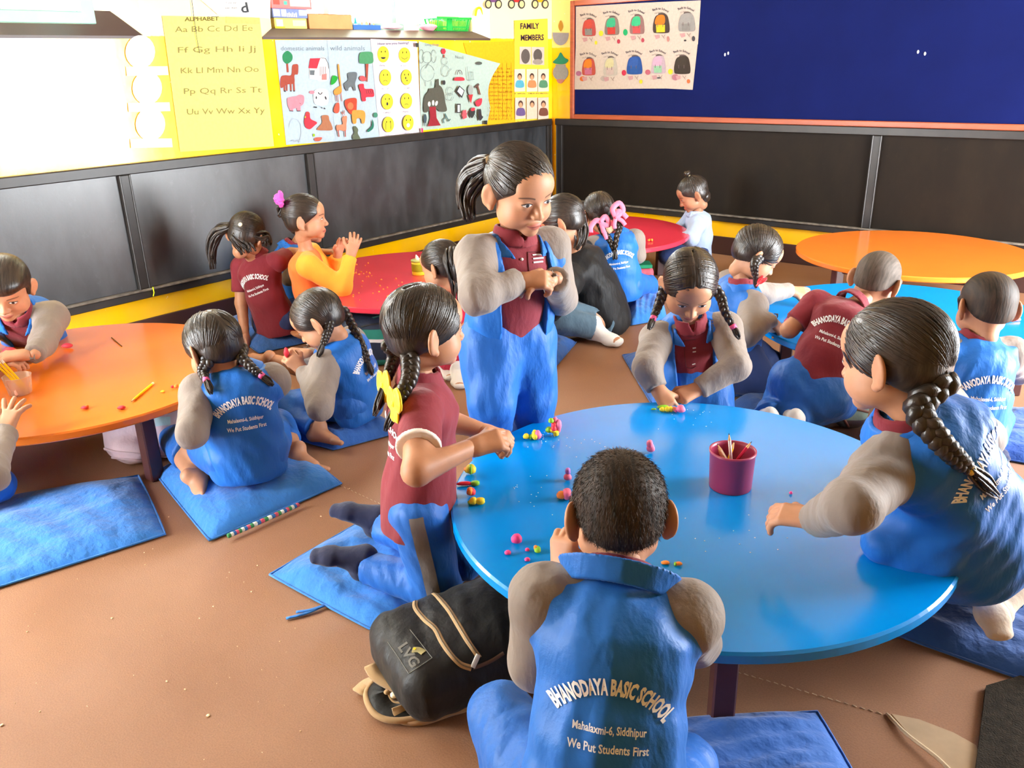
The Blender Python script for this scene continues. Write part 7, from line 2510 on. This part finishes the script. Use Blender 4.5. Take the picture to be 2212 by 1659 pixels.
c = on_z(815, 800, 0.0) + FH * 0.16
f = soft_box(np.array([c[0], c[1], 0.115]), np.stack([RH, FH, UPV], 1), (0.165, 0.13, 0.115), 0.05, 0.007, 12, None, 0.003)
o = empty('school_bag', (c[0], c[1], 0), 'navy school bag with green bands and a white stripe, by the red table', 'bag')
org = np.array(o.location)
V, Q = f.surf()
zt_ = lambda y: xdz(815, (c @ FH) - 0.13, 0)[2] + on_d(815, y, (c @ FH) - 0.13)[2]
link('bag_body', np_mesh('bag_body', V - org, Q), banded('navy_green_banded_nylon', [(zt_(733), zt_(712), (0.02, 0.20, 0.15)), (zt_(740), zt_(733), (0.7, 0.68, 0.66)), (zt_(798), zt_(778), (0.02, 0.20, 0.15))], (0.014, 0.022, 0.045)), o)
T3 = BVHTree.FromPolygons([tuple(map(float, q)) for q in V], [tuple(map(int, q)) for q in Q])
for nm, pts, w, m in (('green_loop', [(805, 688), (825, 683), (840, 690)], 0.014, fabric('green_webbing', (0.02, 0.20, 0.15))), ('zip', [(780, 706), (810, 700), (845, 700)], 0.008, mat('dark_zip', (0.02, 0.02, 0.02), 0.5))):
    mb = ribbon_on(T3, pts, w, 0.003)
    mb.v = [tuple(np.array(v) - org) for v in mb.v]
    if mb.f:
        mb.build(nm, m, o)

# things under the far red table
c = on_z(1378, 616, 0.0) + FH * 0.06
f = soft_box(np.array([c[0], c[1], 0.05]), np.stack([RH, FH, UPV], 1), (0.10, 0.06, 0.05), 0.028, 0.006, 21, None, 0.002)
o = empty('school_bag', (c[0], c[1], 0), 'small pink bag with a white stripe under the far red table', 'bag')
org = np.array(o.location)
V, Q = f.surf()
link('bag_body', np_mesh('bag_body', V - org, Q), fabric('coral_nylon', (0.70, 0.10, 0.14), 0.6), o)
T4 = BVHTree.FromPolygons([tuple(map(float, q)) for q in V], [tuple(map(int, q)) for q in Q])
mb = ribbon_on(T4, [(1366, 588), (1363, 600), (1360, 612)], 0.014, 0.002)
mb.v = [tuple(np.array(v) - org) for v in mb.v]
if mb.f:
    mb.build('stripe', WHITE_T, o)
o = tag(MB().box((0, 0, 0.012), (0.17, 0.12, 0.022), np.stack([RH, FH, UPV], 1), 0.003).build('green_book', ink((45, 140, 100)), None, (c[0], c[1], 0.1015)), 'green book lying on the small pink bag', 'book')

# pale green bag by the boy in white socks
c = on_z(1822, 935, 0.0) + FH * 0.12
f = soft_box(np.array([c[0], c[1], 0.07]), np.stack([RH, FH, UPV], 1), (0.105, 0.11, 0.07), 0.05, 0.006, 31, lambda q: q.ell(np.array([c[0], c[1], 0.10]) + RH * 0.03 + FH * 0.03, (0.07, 0.08, 0.05), 0.03), 0.003)
o = empty('school_bag', (c[0], c[1], 0), 'pale green school bag with brown piping beside the boy in white socks', 'bag')
org = np.array(o.location)
V, Q = f.surf()
link('bag_body', np_mesh('bag_body', V - org, Q), banded('pale_green_nylon', [(-0.01, 0.045, (0.16, 0.12, 0.12))], (0.33, 0.42, 0.32)), o)
T5 = BVHTree.FromPolygons([tuple(map(float, q)) for q in V], [tuple(map(int, q)) for q in Q])
for pts, w, m in (([(1765, 905), (1790, 892), (1815, 898), (1832, 920), (1842, 942)], 0.009, mat('brown_piping', (0.20, 0.07, 0.05), 0.6)), ([(1782, 882), (1830, 878), (1875, 890)], 0.010, mat('rust_strap', (0.26, 0.10, 0.06), 0.6)), ([(1770, 915), (1790, 905), (1812, 910), (1826, 930)], 0.022, mat('dark_pocket', (0.02, 0.018, 0.018), 0.7))):
    mb = ribbon_on(T5, pts, w, 0.003)
    mb.v = [tuple(np.array(v) - org) for v in mb.v]
    if mb.f:
        mb.build('bag_trim', m, o)

# ------------------------------------------------------------------ the floor's seam, the lifted edge and litter
mb = MB()
for (x0, y0), (x1, y1), n in (((1500, 1424), (1930, 1548), 26), ((735, 1048), (852, 1102), 14), ((1480, 1420), (1200, 1310), 12)):
    p, q = on_z(x0, y0, 0.0012), on_z(x1, y1, 0.0012)
    for k in range(n):
        a, b = p + (q - p) * (k / n), p + (q - p) * ((k + 0.45) / n)
        mb.tube([a, b + np.array([0.003, -0.002, 0])], 0.0010, 5)
st = mb.build('seam_stitching', ink((190, 165, 135)), floor)
tag(st, kind='stuff')
pts = [on_z(*p, 0.0)[:2] for p in ((1925, 1544), (1985, 1556), (2060, 1585), (2108, 1612), (2140, 1690), (2090, 1700), (2030, 1640), (1965, 1590))]
V = [(x, y, 0.003) for x, y in pts] + [(x, y, 0.0) for x, y in pts]
n = len(pts)
o = MB().add(V, [tuple(range(n))[::-1]] + [(i, (i + 1) % n, (i + 1) % n + n, i + n) for i in range(n)]).build('underlay', mat('beige_underlay', (0.42, 0.30, 0.19), 0.8, 0.2, 0.15, 12), floor)
lip = MB()
lip.tube(spline([on_z(*p, z) for p, z in (((1915, 1541), 0.002), ((1960, 1587), 0.008), ((2028, 1640), 0.012), ((2088, 1702), 0.012))], 6), [0.002] + [0.004] * 17 + [0.003], 6)
lip.build('lifted_edge', mat('torn_matting_edge', (0.50, 0.37, 0.23), 0.8), floor)
c = [on_z(*p, 0.0)[:2] for p in ((2128, 1490), (2330, 1430), (2420, 1720), (2098, 1730))]
V = [(x, y, 0.012) for x, y in c] + [(x, y, 0.0005) for x, y in c]
o = MB().add(V, [(3, 2, 1, 0), (0, 1, 5, 4), (1, 2, 6, 5), (2, 3, 7, 6), (3, 0, 4, 7)]).build('patch', mat('dark_rough_brown', (0.028, 0.022, 0.016), 0.95, 0.1, 0.4, 60, 0.8, 260, 0.004))  # thin dark rough slab lying on the floor
tag(o, 'dark rough doormat in the lower right corner', 'mat')
mb = MB()
for i, (x, y, r) in enumerate([(608, 843, 9), (148, 918, 7), (785, 487, 6), (790, 553, 6), (1400, 557, 8), (1368, 700, 8), (1160, 780, 7), (1085, 845, 6), (1522, 970, 6), (908, 1187, 9), (1007, 1232, 9), (1133, 1373, 15), (218, 1352, 6), (10, 1425, 13), (917, 293, 6), (1633, 1458, 6), (1745, 290, 9), (1900, 140, 8)] + [(RND.uniform(50, 1800), RND.uniform(450, 1640), 3.5) for _ in range(40)]):
    p = on_z(x / 2.517, 1000 + y / 2.517, 0.0015)
    k = r * 0.00042
    mb.blob(p, (k, k * 0.7, 0.0012), None, 6, 4, 0.3, i)
tag(mb.build('paper_crumbs', ink((235, 205, 165))), 'pale paper crumbs scattered over the brown floor', 'litter', None, 'stuff')
mb = MB()
mb.tube([on_left(330, 620, 0.043), on_left(333, 632, 0.043), on_left(331, 640, 0.04)], 0.003, 6)
tag(mb.build('yellow_string', ink((215, 225, 30))), 'short yellow-green string hanging on the chalk ledge', 'string')
# the stripe down the ribbon girl's trousers
g = PEOPLE['girl_ribbons']


def leg_stripe(g, k, w, m):
    a, b = g['hp'][k] + g['up'] * 0.03, g['J']['k' + k]
    sd = -FH
    V, Fc = [], []
    t = unit(b - a)
    s = unit(np.cross(t, sd))
    rows = []
    for i in range(25):
        c0 = a + (b - a) * (i / 24 * 1.02)
        row = []
        for e in (-0.5, 0, 0.5):
            p = c0 + s * w * e
            h = g['ptree'].ray_cast(Vector(p + sd * 0.3), Vector(-sd))
            if h[0] is None:
                break
            row.append(np.array(h[0]) + sd * 0.0045 - g['org'])
        if len(row) == 3:
            rows.append(row)
    for r in rows:
        V += r
    for i in range(len(rows) - 1):
        for j in (0, 1):
            q = i * 3 + j
            Fc.append((q, q + 1, q + 4, q + 3))
    MB().add(V, Fc, True).build('side_stripe', m, g['pants'])


leg_stripe(g, 'R', 0.034, GREY_ST)
# loose drawstring of the ribbon girl's cushion
mb = MB()
mb.tube(spline([on_z(700, 1308, 0.008), on_z(660, 1325, 0.006), on_z(618, 1336, 0.005)], 5), 0.006, 6, True, True, (UPV, 0.4))
mb.tube(spline([on_z(700, 1308, 0.009), on_z(668, 1318, 0.008), on_z(640, 1322, 0.006)], 5), 0.006, 6, True, True, (UPV, 0.4))
co = [q for q in bpy.data.objects if q.get('label', '').startswith('blue cushion with tie strings')][0]
mb.v = [tuple(np.array(v) - np.array(co.location)) for v in mb.v]
mb.build('tie_string', CUSH['light'], co)
# the flowered seam of the barefoot girl's cushion
co = [q for q in bpy.data.objects if q.get('label', '').startswith('blue cushion with a flowered')][0]
pp = spline([on_z(*p, 0.016) for p in ((492, 1158), (540, 1137), (600, 1110), (645, 1090))], 8)
for i in range(len(pp) - 1):
    mb = MB().tube([pp[i] - np.array(co.location), pp[i + 1] - np.array(co.location)], 0.007, 6, True, True)
    mb.build('seam_patch', ink(((70, 140, 90), (220, 225, 215), (60, 110, 170), (200, 90, 110))[i % 4]), co)

# shirt buttons, pocket and badge of the two girls with open jackets


def front_bits(key, buttons, pocket, badge):
    g = PEOPLE[key]
    tr, so, og = g['ext']['stree'], g['ext']['shirt'], g['org']
    for px, py in buttons:
        h = tr.ray_cast(Vector(ORG), Vector(unit(ray(px, py))))
        if h[0] is not None:
            MB().blob(np.array(h[0]) - og, (0.0050, 0.0050, 0.0040), None, 10, 6).build('button', WHITE_T, so)
    for nm, lines, w, m in (('pocket_edge', pocket, 0.0022, mat('dark_maroon_seam_' + key, (0.10, 0.008, 0.014), 0.8)), ('badge_print', badge, 0.0042, PRINT_W)):
        for l in lines:
            mb = ribbon_on(tr, l, w, 0.0012, 0.0008)
            mb.v = [tuple(np.array(v) - og) for v in mb.v]
            if mb.f:
                mb.build(nm, m, so)


front_bits('girl_standing', [(1121, 528), (1127, 560)], [[(1140, 545), (1160, 544), (1176, 543)], [(1140, 545), (1141, 570), (1143, 592)]], [[(1150, 551), (1160, 550), (1172, 549)], [(1151, 559), (1161, 558), (1173, 557)], [(1152, 567), (1162, 566), (1172, 565)]])
front_bits('girl_facing', [(1462, 700), (1458, 733), (1455, 765)], [[(1478, 735), (1490, 734), (1503, 733)], [(1478, 735), (1479, 765), (1482, 792)], [(1482, 792), (1494, 796), (1504, 790)]], [[(1496, 752), (1503, 751)], [(1496, 760), (1503, 759)], [(1495, 787), (1502, 785)]])
